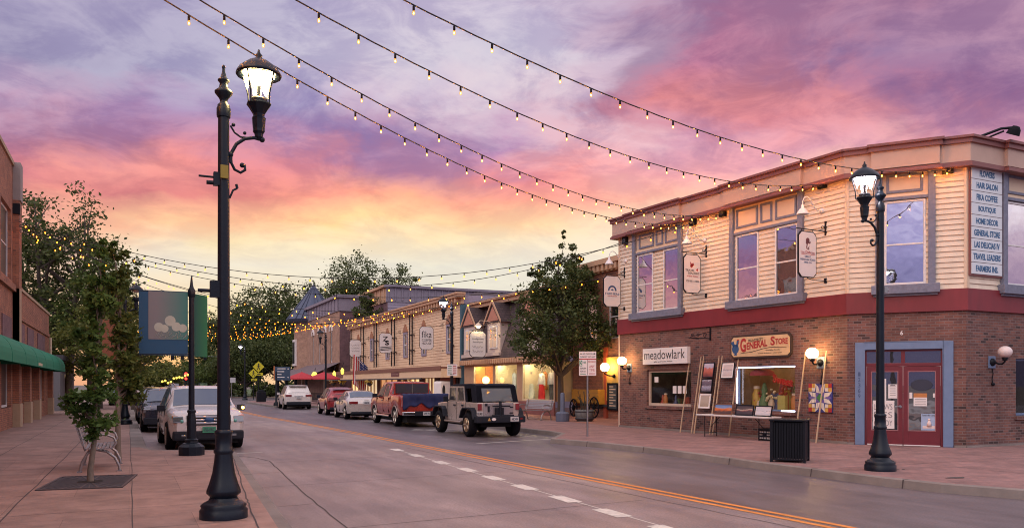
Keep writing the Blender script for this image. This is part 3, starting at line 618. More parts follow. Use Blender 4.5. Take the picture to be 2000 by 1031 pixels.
# concrete footing
mb = MA(); mb.box(0, LA, -.035, 0, .1, .22); mb.next(); mb.M = INV @ FB.M; mb.box(0, doorr[0] - .02, -.035, 0, .1, .2); mb.next(); mb.box(doorr[1] + .02, LB, -.035, 0, .1, .2); mb.next(); mb.M = INV @ FC.M; mb.box(0, LC, -.035, 0, .1, .2)
mb.build('footing', M_kerb, bld)
mb = MA(); siding(mb, .06, bay1[0], ZB1, ZT); mb.next(); siding(mb, bay1[1], bay2[0], ZB1, ZT); mb.next(); siding(mb, bay2[1], LA - .05, ZB1, ZT); mb.next(); mb.M = INV @ FB.M; siding(mb, .05, bay3[0], ZB1, ZT); mb.next(); siding(mb, bay3[1], LB - .05, ZB1, ZT); mb.next(); mb.M = INV @ FC.M; siding(mb, .08, bay4[0], ZB1, ZT); mb.next(); siding(mb, bay4[1], LC, ZB1, ZT)
mb.next(); mb.M = None
mb.quad((0, 12, ZB1), (0, 0, ZB1), (0, 0, ZT + .5), (0, 12, ZT + .5))
mb.build('siding', M_siding, bld)
mb = MA(); mb.box(-.02, .06, -.04, .02, ZB1, ZT); mb.next(); mb.box(LA - .05, LA + .012, -.04, .02, ZB1, ZT); mb.next(); mb.M = INV @ FB.M; mb.box(-.012, .05, -.04, .02, ZB1, ZT); mb.next(); mb.box(LB - .05, LB + .012, -.04, .02, ZB1, ZT); mb.next(); mb.M = INV @ FC.M; mb.box(-.012, .08, -.04, .02, ZB1, ZT)
mb.build('corner_board', M_cream, bld)
mb = MA(); o = .07
def around(mb, y0, z0, z1, x0=0., bays=()):
    """a band that runs right round the three faces, mitred at the corners"""
    t1 = math.tan((FA.ang - FB.ang) / 2) if False else 0
    def cornerpt(f1, f2, off):
        n1 = Vector((f1.d.y, -f1.d.x)); n2 = Vector((f2.d.y, -f2.d.x)); k = off / (1 + n1.dot(n2)); return f2.p + (n1 + n2) * k
    nA = Vector((FA.d.y, -FA.d.x)); nC = Vector((FC.d.y, -FC.d.x))
    def ring(off): return [FA.p - FA.d * x0 + nA * off, cornerpt(FA, FB, off), cornerpt(FB, FC, off), FC.p + FC.d * LC + nC * off]
    O, I = ring(y0), ring(-.05)
    for i in range(3):
        a, b, c, d = O[i], O[i + 1], I[i + 1], I[i]
        mb.add([(*a, z0), (*b, z0), (*b, z1), (*a, z1), (*d, z0), (*c, z0), (*c, z1), (*d, z1)], [(0, 1, 2, 3), (3, 2, 6, 7), (4, 5, 1, 0)])
    mb.add([(*O[0], z0), (*O[0], z1), (*I[0], z1), (*I[0], z0)], [(0, 1, 2, 3)])
    if x0 > 0:
        back = O[0] - nA * 12
        mb.add([(*O[0], z0), (*O[0], z1), (*back, z1), (*back, z0)], [(3, 2, 1, 0)])
mbr = MB(INV); around(mbr, .07, ZB0, ZB1, .05); mbr.build('band_course', M_redband, bld)
mbr = MB(INV); around(mbr, .19, ZT, ZT + .52, .22); frieze = mbr.build('cornice', M_mauve, bld)
mbr = MB(INV); around(mbr, .25, ZT - .10, ZT - .02, .28); around(mbr, .215, ZT - .02, ZT + .03, .245); mbr.next(); around(mbr, .255, ZT + .5, ZT + .62, .285); around(mbr, .31, ZT + .62, ZT + .68, .34); mbr.build('moulding', M_maroon, frieze)
# stepped-out cornice blocks over the bays
def step(mk, r):
    mb = MB(mk); mb.box(r[0] - .1, r[1] + .1, -.30, -.19, ZT + .03, ZT + .5); mb.build('cornice_block', M_mauve, frieze)
    mb = MB(mk); mb.box(r[0] - .16, r[1] + .16, -.36, -.25, ZT - .105, ZT - .01); mb.box(r[0] - .16, r[1] + .16, -.36, -.25, ZT + .495, ZT + .62); mb.box(r[0] - .2, r[1] + .2, -.42, -.31, ZT + .618, ZT + .684); mb.build('cornice_block_moulding', M_maroon, frieze)
step(None, bay1); step(None, bay2); step(INV @ FB.M, bay3); step(INV @ FC.M, bay4)
mb = MB(INV); mb.add([(*FA.p, ZT + .45), (*FB.p, ZT + .45), (*FC.p, ZT + .45), (*(FC.p + FC.d * LC), ZT + .45), (FC.p.x + LC, 26.6, ZT + .45)], [(0, 1, 2, 3, 4)]); mb.build('roof', M_tar, bld)

def window_in(parent, mk, x0, x1, z0, z1, y, glass=M_winsky, fw=.055, mid=True, name='window'):
    mb = MB(mk); mb.frame_rect(x0, x1, z0, z1, fw, y, y + .07)
    if mid: zm = z0 + (z1 - z0) * .48; mb.box(x0 + fw, x1 - fw, y + .008, y + .06, zm - .022, zm + .022)
    w = mb.build(name, M_whitef, parent, bev=.006)
    mb = MB(mk); mb.box(x0 + fw - .004, x1 - fw + .004, y + .03, y + .038, z0 + fw - .004, z1 - fw + .004); mb.build('pane', glass, w)
    return w
def bay(mk, r, wins, panels, zsplit, zsill, glass):
    """pilasters, header panels, sill and windows of one upstairs bay"""
    x0, x1, z0, z1 = r; pw = .17
    mb = MB(mk); mb.box(x0, x0 + pw, -.13, .02, z0 + .1, z1 - .12); mb.box(x0 - .04, x0 + pw + .04, -.16, .02, z1 - .12, z1 - .04)
    mb.next(); mb.box(x1 - pw, x1, -.13, .02, z0 + .1, z1 - .12); mb.box(x1 - pw - .04, x1 + .04, -.16, .02, z1 - .12, z1 - .04)
    mb.build('pilaster', M_blue, bld, bev=.008)
    mb = MB(mk); mb.box(x0 - .1, x1 + .1, -.21, .02, z0 - .14, z0 + .1); mb.box(x0 - .05, x1 + .05, -.13, .02, z0 - .20, z0 - .14); mb.build('bay_sill', M_blue, bld, bev=.01)
    mb = MB(mk); mb.quad((x0 + pw, -.03, zsplit + .05), (x1 - pw, -.03, zsplit + .05), (x1 - pw, -.03, z1), (x0 + pw, -.03, z1))
    mb.box(x0 + pw, x1 - pw, -.075, -.03, zsplit + .05, zsplit + .12); mb.build('header_panel', M_cream, bld)
    mb = MB(mk); mb.box(x0 + pw, x1 - pw, -.09, -.02, zsplit - .03, zsplit + .05)
    for a, b, c, d in panels: mb.next(); mb.frame_rect(a, b, c, d, .07, -.062, -.031)
    mb.build('panel_trim', M_blue, bld, bev=.005)
    hs = [(a - .01, b + .01, z0, zsplit) for a, b in wins]
    ed = [x0 + pw] + [q for h in hs for q in h[:2]] + [x1 - pw]; mb = MB(mk)
    for a, b in zip(ed[::2], ed[1::2]):
        if b - a > .03: mb.next(); siding(mb, a, b, z0 + .1, zsplit - .03)
    mb.build('siding', M_siding, bld)
    for a, b in wins: window_in(bld, mk, a, b, z0 + .11, zsplit - .05, -.045, glass)
def pxw(fr, u0, u1, v): return (fr.px(u0, v)[0], fr.px(u1, v)[0])
zs1 = FA.px(1287, 488)[1]; zs2 = FA.px(1500, 445)[1]; zs3 = FB.px(1768, 388)[1]
p1 = [(*pxw(FA, 1250, 1279, 470), zs1 + .17, ZT - .16), (*pxw(FA, 1283, 1297, 470), zs1 + .17, ZT - .16), (*pxw(FA, 1301, 1327, 460), zs1 + .17, ZT - .16)]
bay(None, bay1, [pxw(FA, 1246, 1277, 555), pxw(FA, 1297, 1328, 550)], p1, zs1, 0, M_winsky)
p2 = [(*pxw(FA, 1440, 1482, 410), zs2 + .17, ZT - .16), (*pxw(FA, 1487, 1510, 400), zs2 + .17, ZT - .16), (*pxw(FA, 1516, 1558, 395), zs2 + .17, ZT - .16)]
bay(None, bay2, [pxw(FA, 1439, 1483, 520), pxw(FA, 1515, 1560, 505)], p2, zs2, 0, M_winsky)
p3 = [(*pxw(FB, 1731, 1803, 350), zs3 + .16, ZT - .1)]
bay(INV @ FB.M, bay3, [pxw(FB, 1727, 1808, 475)], p3, zs3, 0, M_winsky)
bay(INV @ FC.M, bay4, [(bay4[0] + .2, bay4[0] + 1.35), (bay4[0] + 1.6, bay4[0] + 2.8)], [(bay4[0] + .25, bay4[0] + 1.3, zs3 + .16, ZT - .1)], zs3, 0, M_winsky)

# ---- shop windows with real rooms behind
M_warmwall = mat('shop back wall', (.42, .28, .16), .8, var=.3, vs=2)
M_dimlamp = emat('shop lamp warm', (1, .66, .30), 26.)
M_strip = emat('cool light strip', (.80, .82, 1.), 5.)
def room(mk, r, depth, parent, wallm, lamp=None, lz=.1):
    x0, x1, z0, z1 = r; mb = MB(mk); y = .22
    mb.quad((x0 - .3, y + depth, z0 - .1), (x1 + .3, y + depth, z0 - .1), (x1 + .3, y + depth, z1 + .3), (x0 - .3, y + depth, z1 + .3))
    mb.quad((x0 - .3, y, z0 - .1), (x0 - .3, y + depth, z0 - .1), (x0 - .3, y + depth, z1 + .3), (x0 - .3, y, z1 + .3))
    mb.quad((x1 + .3, y + depth, z0 - .1), (x1 + .3, y, z0 - .1), (x1 + .3, y, z1 + .3), (x1 + .3, y + depth, z1 + .3))
    mb.quad((x0 - .3, y, z0), (x1 + .3, y, z0), (x1 + .3, y + depth, z0), (x0 - .3, y + depth, z0))
    mb.quad((x0 - .3, y + depth, z1 + .3), (x1 + .3, y + depth, z1 + .3), (x1 + .3, y, z1 + .3), (x0 - .3, y, z1 + .3))
    rm = mb.build('shop_interior', wallm, parent)
    if lamp:
        mb = MB(mk)
        for k in range(3):
            xx = x0 + (x1 - x0) * (k + .5) / 3; mb.next(); mb.sphere((xx, y + depth * .55, z1 + .12), .055, 8, 6)
        mb.build('ceiling_lamp', lamp, rm)
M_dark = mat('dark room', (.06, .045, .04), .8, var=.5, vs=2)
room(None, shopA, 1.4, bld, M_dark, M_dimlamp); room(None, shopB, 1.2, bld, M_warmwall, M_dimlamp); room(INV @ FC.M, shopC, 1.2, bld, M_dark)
def shopwin(mk, r, m, w=.05, y=.1):
    mb = MB(mk); mb.frame_rect(r[0], r[1], r[2], r[3], w, y, y + .06); o = mb.build('shop_window', m, bld)
    mb = MB(mk); mb.box(r[0] + w, r[1] - w, y + .02, y + .03, r[2] + w, r[3] - w); mb.build('pane', M_shop, o)
    mb = MB(mk); mb.box(r[0] - .05, r[1] + .05, -.06, .1, r[2] - .11, r[2]); mb.build('sill', M_brick, o)
M_tan = mat('tan reveal', (.62, .48, .38), .6, var=.08)
shopwin(None, shopA, M_tan, .09, .1); shopwin(None, shopB, M_blue2, .05, .14); shopwin(INV @ FC.M, shopC, M_blue2, .06)
mb = MA(); x0, x1, z0, z1 = shopB
mb.box(x0 + .06, x1 - .02, .03, .055, z1 - .05, z1 - .02); mb.box(x0 + .03, x0 + .06, .03, .055, z0 + .2, z1 - .02); mb.next(); mb.box(x0 + 1.9 if x1 - x0 > 2.4 else x1 - .9, x1 - .02, .0, .03, z0 + .0, z0 + .04)
mb.build('light_strip', M_strip, bld)

# ---- entrance
x0, x1, z0, z1 = doorr; mk = INV @ FB.M
mb = MB(mk); w = .24
mb.box(x0, x0 + w, -.07, .1, z0, z1); mb.box(x1 - w, x1, -.07, .1, z0, z1); mb.box(x0 + w, x1 - w, -.07, .1, z1 - .2, z1); mb.build('door_surround', M_blue2, bld, bev=.015)
a, b = x0 + w, x1 - w; zt = 2.28; mid = (a + b) / 2
mb = MB(mk); mb.box(a, a + .05, .02, .09, z0, z1 - .2); mb.box(b - .05, b, .02, .09, z0, z1 - .2); mb.box(a + .05, b - .05, .02, .09, zt, zt + .09); mb.box(a + .05, b - .05, .02, .09, z1 - .25, z1 - .2); mb.box(mid - .05, mid + .05, .02, .09, zt + .09, z1 - .25)
tr = mb.build('transom_frame', M_doorred, bld, bev=.006)
mb = MB(mk); mb.box(a + .05, b - .05, .05, .06, zt + .09, z1 - .25); mb.build('pane', M_windark, tr)
for s in (0, 1):
    d0, d1 = (a + .055, mid - .004) if s == 0 else (mid + .004, b - .055)
    st = .13 if (s == 0) else .13
    mb = MB(mk); mb.box(d0, d0 + st, .03, .075, z0 + .03, zt - .004); mb.box(d1 - st, d1, .03, .075, z0 + .03, zt - .004); mb.box(d0 + st, d1 - st, .03, .075, z0 + .03, z0 + .42); mb.box(d0 + st, d1 - st, .03, .075, zt - .15, zt - .004)
    dr = mb.build('door', M_doorred, bld, bev=.006)
    if s == 0: dr['label'] = 'left red door with lever handle'
    mb = MB(mk); mb.box(d0 + st, d1 - st, .05, .056, z0 + .42, zt - .15); mb.build('pane', M_windark, dr)
    mb = MB(mk); mb.frame_rect(d0 + st - .02, d1 - st + .02, z0 + .40, zt - .13, .02, .02, .03); mb.build('glazing_bead', mat('pink bead', (.35, .15, .16), .5), dr)
    mb = MB(mk); mb.box(d0 + .01, d1 - .01, .015, .03, z0 + .01, z0 + .035); mb.build('threshold', M_whites, dr)
    if s == 0:
        mb = MB(mk); mb.tube([(d1 - .065, .03, 1.2), (d1 - .065, -.03, 1.2), (d1 - .19, -.035, 1.2)], .013); mb.tube([(d1 - .065, .03, 1.2), (d1 - .065, .012, 1.2)], .04, 12); mb.build('handle', M_steel, dr)
    # papers stuck inside the glass
    P = {0: [(.40, .62, 1.42, 1.80, M_whites), (.02, .55, .60, 1.36, M_whites), (.28, .35, 1.3, 1.95, M_whites)], 1: [(.12, .44, 1.22, 1.45, M_whites), (.12, .44, 1.45, 1.56, mat('orange strip', (.5, .2, .06))), (.30, .66, .58, 1.02, mat('pale blue poster', (.35, .45, .62))), (.02, .09, 1.42, 1.58, M_whites), (.58, .65, 1.45, 1.56, M_whites)]}[s]
    for k, (p0, p1, q0, q1, mm) in enumerate(P):
        mb = MB(mk); mb.box(d0 + st + p0, min(d0 + st + p1, d1 - st), .038 - k * .0015, .04 - k * .0015, q0, q1); pn = mb.build('notice', mm, dr)
        if s == 0 and k == 0: mb = MB(mk); [mb.box(d0 + st + .44, d0 + st + .44 + .14, .0355, .037, q1 - .05 - .05 * j, q1 - .042 - .05 * j) for j in range(6)]; mb.box(d0 + st + .45, d0 + st + .57, .035, .037, q1 - .03, q1 - .015); mb.build('print_lines', M_ink, pn)
        if s == 0 and k == 1:
            mb = MB(mk)
            for j, tx in enumerate(['LLOWS', 'PIES', 'CANDY']): put_text(mb, tx, d0 + st + .05, d0 + st + .5, 1.12 - .22 * j, 1.27 - .22 * j, .0345, bold=-.012)
            mb.build('lettering', mat('grey marker', (.2, .18, .2)), pn)
        if s == 1 and k == 0: mb = MB(mk); [mb.box(d0 + st + .15, d0 + st + .41, .036, .0375, q1 - .05 - .045 * j, q1 - .043 - .045 * j) for j in range(4)]; mb.build('print_lines', M_ink, pn)
        if s == 1 and k == 2:
            mb = MB(mk); put_text(mb, "Tucker's Bus Center", d0 + st + .32, d0 + st + .64, .96, 1.0, .033); mb.build('lettering', M_ink, pn)
            mb = MB(mk); mb.sphere((d0 + st + .49, .034, .86), .035, 10, 6); mb.lathe([(.02, .68), (.06, .70), (.05, .78), (.025, .83)], 10, (d0 + st + .49, .034, 0)); mb.box(d0 + st + .34, d0 + st + .63, .033, .0345, .63, .70); mb.build('figure_print', mat('poster print', (.75, .6, .55)), pn)
    if s == 1: mb = MB(mk); mb.lathe([(.25, -.004), (.26, 0), (.25, .004)], 24); mb.M = mk @ Matrix.Translation(((d0 + d1) / 2, .046, 1.78)) @ Matrix.Diagonal((1, 1, .6, 1)) @ Matrix.Rotation(PI / 2, 4, 'X'); ov = MB(mb.M); ov.lathe([(.25, -.004), (.26, 0), (.25, .004)], 24); ov.build('oval_decal', mat('dark blue decal', (.03, .035, .06)), dr)
mb = MB(mk)
for j, ch in enumerate('12369'): put_text(mb, ch, x0 + .08, x0 + .14, 2.02 - .15 * j, 2.13 - .15 * j, -.072)
mb.build('house_number', mat('dark blue paint', (.06, .10, .2)), bld)
mb = MB(mk); fx, fz = FB.px(1761, 650); put_text(mb, '6', fx - .035, fx + .035, fz - .06, fz + .06, -.012, bold=.03, th=.02); mb.build('wall_numeral', M_whites, bld)
for fr, mk2, u, v in []: pass

# ---- cladding details: thin conduit lines at the brick corners
mb = MA(); mb.box(-.03, .03, -.03, -.002, Z0, ZB0); mb.build('drain_strip', M_tan, bld)

# ---------------------------------------------------------------- small fixtures on the corner building (each a thing)
def wall_M(fr, s, z, off=0.): return fr.M @ Matrix.Translation((s, -off, z))
def junction(label, fr, u, v, sz=.26):
    s, z = fr.px(u, v); t = thing('wall_speaker', label, 'speaker', M=wall_M(fr, s, z), group='black box speakers under the cornice')
    mb = MB(); mb.box(-sz / 2, sz / 2, -.14, -.026, -sz / 2, sz / 2); mb.build('housing', M_blackm, t, bev=.012)
    mb = MB(Matrix.Translation((0, -.142, 0)) @ Matrix.Rotation(PI / 2, 4, 'X')); mb.lathe([(.09, -.005), (.095, .004), (.07, .008), (.02, -.002)], 16); mb.build('grille', M_darkgrey, t)
for lb, fr, u, v in [('small black box speaker at the street end, by the farmers sign', FA, 1224, 471), ('black box speaker by the second swan neck lamp, lower one', FA, 1357, 433), ('black box speaker close to the slate pilaster of the wide bay', FA, 1415, 416), ('black box speaker above the tallest hanging sign', FA, 1610, 360), ('black box speaker beside the chamfer window, next to the directory board', FB, 1851, 331)]: junction(lb, fr, u, v)

def gooseneck(label, u, v):   # u,v = wall rosette
    s, z = FA.px(u, v); t = thing('gooseneck_lamp', label, 'lamp', M=wall_M(FA, s, z), group='white swan neck lamps over the hanging signs')
    mb = MB(Matrix.Rotation(PI / 2, 4, 'X')); mb.lathe([(.075, .024), (.075, .06), (.04, .075), (.02, .10)], 14); mb.build('wall_plate', M_whitef, t)
    pts = [(0, -.09, 0)] + [(0, -.12 - .13 * k, .02 + .26 * math.sin(min(1, k / 5.) * PI * .75)) for k in range(6)] + [(0, -.80, .10), (0, -.82, 0)]
    pts = [(0, -.09, 0), (0, -.2, -.02), (0, -.32, .03), (0, -.42, .15), (0, -.52, .27), (0, -.64, .33), (0, -.75, .30), (0, -.81, .20), (0, -.82, .06)]
    mb = MB(); mb.tube(pts, .014, 8); mb.build('arm', M_whitef, t)
    mb = MB(); mb.lathe([(.17, -.18), (.16, -.15), (.09, -.04), (.045, .0), (.04, .08), (.0, .085)], 18, (0, -.82, 0), cap=False); mb.build('lamp_shade', M_whitef, t)
gooseneck('white swan neck lamp over the farthest hanging sign', 1224, 510)
gooseneck('white swan neck lamp over the hanging sign with a red bird', 1378, 470)
gooseneck('white swan neck lamp over the hanging sign with a rose, nearest', 1607, 412)

def oct_poly(w, h, c):
    return [(-w / 2, -h / 2 + c), (-w / 2 + c, -h / 2), (w / 2 - c, -h / 2), (w / 2, -h / 2 + c), (w / 2, h / 2 - c), (w / 2 - c, h / 2), (-w / 2 + c, h / 2), (-w / 2, h / 2 - c)]
def hanging_sign(label, fr, u, v, wpx, hpx, draw, dist=.75, bow=.06):
    """sign board square to the wall, hung from an iron bracket; u,v its centre in the photo"""
    n = Vector((fr.d.y, -fr.d.x)); r = ray(u, v); p = fr.p + n * dist
    t0 = p.dot(n) / (r[0] * n.x + r[1] * n.y); P = Vector((r[0] * t0, r[1] * t0)); dep = t0; z = HC + r[2] * t0
    h = hpx / F * dep; w = wpx / F * dep / max(.35, abs((n.x * CP - n.y * SP)) ) * 1.0
    # board: local x runs out from the wall towards the street reversed, so the face looks down the pavement to the camera
    ang = math.atan2(-n.y, -n.x)
    t = thing('hanging_sign', label, 'sign', loc=(P.x, P.y, z), rz=ang, group='shop signs hung square to the fronts')
    w = min(max(w, .35), 1.1)
    mb = MB(); mb.prism(oct_poly(w, h, w * .16), -.022, .022); mb.build('rim', M_black, t)
    mb = MB(); mb.prism(oct_poly(w - .05, h - .05, w * .15), -.027, .027); bd = mb.build('board', M_whites, t)
    mb = MB(); e = dist + .0
    mb.tube([(-w / 2 - .06, 0, h / 2 + .06), (dist - .02, 0, h / 2 + .06)], .014, 6); mb.tube([(dist - .35, 0, h / 2 + .06), (dist - .1, 0, h / 2 + .12), (dist - .03, 0, h / 2 + .3)], .01, 6)
    for k in range(9): pass
    mb.tube([(dist - .16 + .06 * math.cos(a) * (1 - a / 9), 0, h / 2 + .16 + .06 * math.sin(a) * (1 - a / 9)) for a in [i * .55 for i in range(13)]], .008, 5)
    mb.box(dist - .035, dist - .005, -.03, .03, h / 2 - .05, h / 2 + .36)
    for sx in (-w * .3, w * .3): mb.tube([(sx, 0, h / 2 - .01), (sx, 0, h / 2 + .06)], .008, 5)
    mb.next(); mb.tube([(0, 0, -h / 2 - .01), (w * .3, 0, -h / 2 - .05), (dist - .02, 0, -h / 2 - .05)], .01, 6); mb.box(dist - .05, dist - .005, -.04, .04, -h / 2 - .11, -h / 2 + .03)
    mb.build('bracket', M_black, t)
    draw(bd, w, h); return t
def lines(parent, m, items, y=-.029):
    mb = MB()
    for tx, x0, x1, z0, z1, *k in items: put_text(mb, tx, x0, x1, z0, z1, y, **(k[0] if k else {}))
    return mb.build('lettering', m, parent)
def shape(parent, name, m, polys, y=-.029):
    mb = MB()
    for p in polys: mb.prism(p, y - .003, y)
    return mb.build(name, m, parent)
def arc(cx, cz, r0, r1, a0, a1, n=10):
    return [(cx + r1 * math.cos(a0 + (a1 - a0) * i / n), cz + r1 * math.sin(a0 + (a1 - a0) * i / n)) for i in range(n + 1)] + [(cx + r0 * math.cos(a1 - (a1 - a0) * i / n), cz + r0 * math.sin(a1 - (a1 - a0) * i / n)) for i in range(n + 1)]
def draw_farm(b, w, h):
    shape(b, 'emblem', M_inkblue, [arc(0, .02 * h, w * .17, w * .25, 0, PI), arc(0, .03 * h, .0, w * .07, 0, PI)])
    lines(b, M_inkblue, [('FARMERS', -w * .40, w * .40, -h * .11, -h * .045)]); lines(b, M_inkred, [('INSURANCE', -w * .27, w * .27, -h * .165, -h * .135)])
def draw_travel(b, w, h):
    shape(b, 'emblem', M_inkred, [[(-.10 * w, .17 * h), (.02 * w, .20 * h), (.06 * w, .30 * h), (-.02 * w, .25 * h), (-.12 * w, .31 * h)], [(-.14 * w, .20 * h), (-.04 * w, .15 * h), (.10 * w, .23 * h), (.06 * w, .28 * h)], [(.2 * w, .10 * h), (.34 * w, .16 * h), (.31 * w, .07 * h), (.26 * w, .09 * h)]])
    lines(b, M_ink, [('TRAVEL', -w * .40, w * .14, h * .06, h * .115), ('LEADERS', -w * .24, w * .40, -h * .01, h * .045), ('720-851-1000', -w * .36, w * .38, -h * .21, -h * .16)]); lines(b, M_inkred, [('travel better', -w * .30, w * .36, -h * .075, -h * .035)])
def draw_rose(b, w, h):
    shape(b, 'emblem', mat('dark rose', (.16, .05, .06)), [arc(.0, .30 * h, .0, .075 * w * 1.4, .3, 5.6, 12), arc(.09 * w, .27 * h, .0, .07 * w, 1.5, 6.6, 10), arc(-.05 * w, .25 * h, .0, .06 * w, 0, 5, 10), [(-.02 * w, .26 * h), (.02 * w, .26 * h), (-.04 * w, .15 * h), (.0, .11 * h), (-.05 * w, .1 * h), (-.09 * w, .16 * h)], [(.0, .14 * h), (.11 * w, .19 * h), (.03 * w, .115 * h)], [(.03 * w, .12 * h), (.10 * w, .13 * h), (.04 * w, .09 * h)]])
    lines(b, M_inkred, [('Las Delicias', -w * .38, w * .38, h * .02, h * .075)]); shape(b, 'rule', M_inkred, [[(-.36 * w, -.004 * h), (.4 * w, -.004 * h), (.4 * w, .004 * h), (-.36 * w, .004 * h)]])
    lines(b, M_inkblue, [('GREAT', -w * .17, w * .17, -h * .07, -h * .03), ('MEXICAN FOOD', -w * .40, w * .42, -h * .135, -h * .092), ('SINCE 1976', -w * .19, w * .21, -h * .19, -h * .16)])
hanging_sign('white hanging sign with blue arch emblem, farthest on the corner building', FA, 1195, 569, 36, 61, draw_farm, .62)
hanging_sign('white hanging sign with a red bird emblem between the two bays', FA, 1351, 535, 38, 76, draw_travel, .66)
hanging_sign('tall white hanging sign with a dark rose, nearest the street lamp', FA, 1576, 497, 44, 90, draw_rose, .78)

# wall signs
s0, z0 = FA.px(1262, 692); s1, _ = FA.px(1349, 690)
t = thing('wall_sign', 'long white shop sign with thin dark letters above the left shop window', 'sign', M=wall_M(FA, s0, 0))
w = s1 - s0; mb = MB(); mb.box(0, w, -.16, -.01, 2.52, 3.10); mb.build('sign_box', M_whites, t, bev=.006)
mb = MB(); put_text(mb, 'meadowlark', .10, w - .12, 2.70, 3.03, -.162, bold=-.004); mb.next(); put_text(mb, 'gifts and home decor', w * .27, w * .68, 2.58, 2.635, -.162); mb.build('lettering', M_ink, t)
s0 = FA.px(1430, 682)[0]; s1 = FA.px(1549, 678)[0]; w = s1 - s0
t = thing('wall_sign', 'cream wooden store sign with red letters and dark rooster', 'sign', M=wall_M(FA, s0, 2.98))
mb = MB(); mb.prism([(x + w / 2, z) for x, z in oct_poly(w, .74, .12)], -.07, -.01); mb.build('rim', mat('dark brown', (.05, .03, .025)), t)
mb = MB(); mb.prism([(x + w / 2, z) for x, z in oct_poly(w - .12, .62, .09)], -.085, -.04); bd = mb.build('board', mat('straw cream', (.66, .46, .26), .6, var=.1), t)
mb = MB(); k = w / 2.9
put_text(mb, 'G', .52 * k, .80 * k, -.17, .27, -.088, bold=.03); put_text(mb, 'ENERAL', .84 * k, 1.83 * k, -.10, .12, -.088, bold=.03, tilt=.10); mb.next()
put_text(mb, 'S', 1.98 * k, 2.18 * k, .0, .27, -.088, bold=.03); put_text(mb, 'TORE', 2.2 * k, 2.76 * k, .02, .20, -.088, bold=.03); mb.build('lettering', M_inkred, bd)
mb = MB(); put_text(mb, 'MAINSTREET', .92 * k, 1.62 * k, .13, .22, -.088, tilt=.05); put_text(mb, 'Specialty Foods', 1.75 * k, 2.4 * k, -.16, -.12, -.088); put_text(mb, 'Local Artisans   Antiques', 1.4 * k, 2.5 * k, -.245, -.205, -.088); mb.tube([(.55 * k, -.088, -.2), (1.1 * k, -.088, -.17), (1.6 * k, -.088, -.09), (2.0 * k, -.088, -.05), (2.7 * k, -.088, -.07)], .008, 5); mb.build('small_lettering', mat('dark brown'), bd)
mb = MB(); cx = .27 * k
for p in [arc(cx, -.06, 0, .15, 0, 2 * PI, 16), [(cx + .02, .0), (cx + .06, .2), (cx + .15, .22), (cx + .12, .02)], [(cx - .1, -.02), (cx - .2, .16), (cx - .08, .19), (cx - .02, .05)], [(cx - .03, -.2), (cx + .05, -.2), (cx + .07, -.26), (cx - .06, -.26)]]: mb.prism(p, -.089, -.085)
mb.build('rooster', M_inkblue, bd)
mb = MB(); mb.prism([(cx + .06, .2), (cx + .07, .26), (cx + .11, .23), (cx + .13, .26), (cx + .16, .22)], -.09, -.085); mb.prism([(cx + .12, .14), (cx + .17, .17), (cx + .13, .08)], -.09, -.085); mb.build('rooster_comb', M_inkred, bd)
# directory board
u0, u1 = 1891, 1951; s0 = FC.px(u0, 430)[0]; s1 = FC.px(u1, 430)[0]; z1 = FC.px(1920, 322)[1] - .13; z0 = FC.px(1920, 538)[1]; w = s1 - s0
t = thing('directory_board', 'tall pale directory board of nine stacked panels with blue letters', 'sign', M=wall_M(FC, s0, 0))
mb = MB(); mb.box(-.05, w + .02, -.08, -.026, z0 - .04, z1 + .03); mb.build('backing', M_maroon, t)
names = ['FLOWERS', 'HAIR SALON', 'FIKA COFFEE', 'BOUTIQUE', 'HOME DÉCOR', 'GENERAL STORE', 'LAS DELICIAS IV', 'TRAVEL LEADERS', 'FARMERS INS.']
hh = (z1 - z0) / 9; M_inkb2 = mat('blue sign letters', (.03, .12, .26), .6, var=0); M_panel = mat('pale panel', (.68, .74, .78), .5, var=.03)
for i, nm in enumerate(names):
    mb = MB(); a = z1 - (i + 1) * hh; mb.box(.0, w - .02, -.10, -.08, a + .008, a + hh - .008); pn = mb.build('panel', M_panel, t)
    mb = MB(); f = [.5, .7, .7, .58, .74, .86, .84, .9, .74][i]; put_text(mb, nm, w * (.5 - f / 2), w * (.48 + f / 2), a + hh * .24, a + hh * (.76 if 'É' not in nm else .86), -.101, bold=.03); mb.build('lettering', M_inkb2, pn)
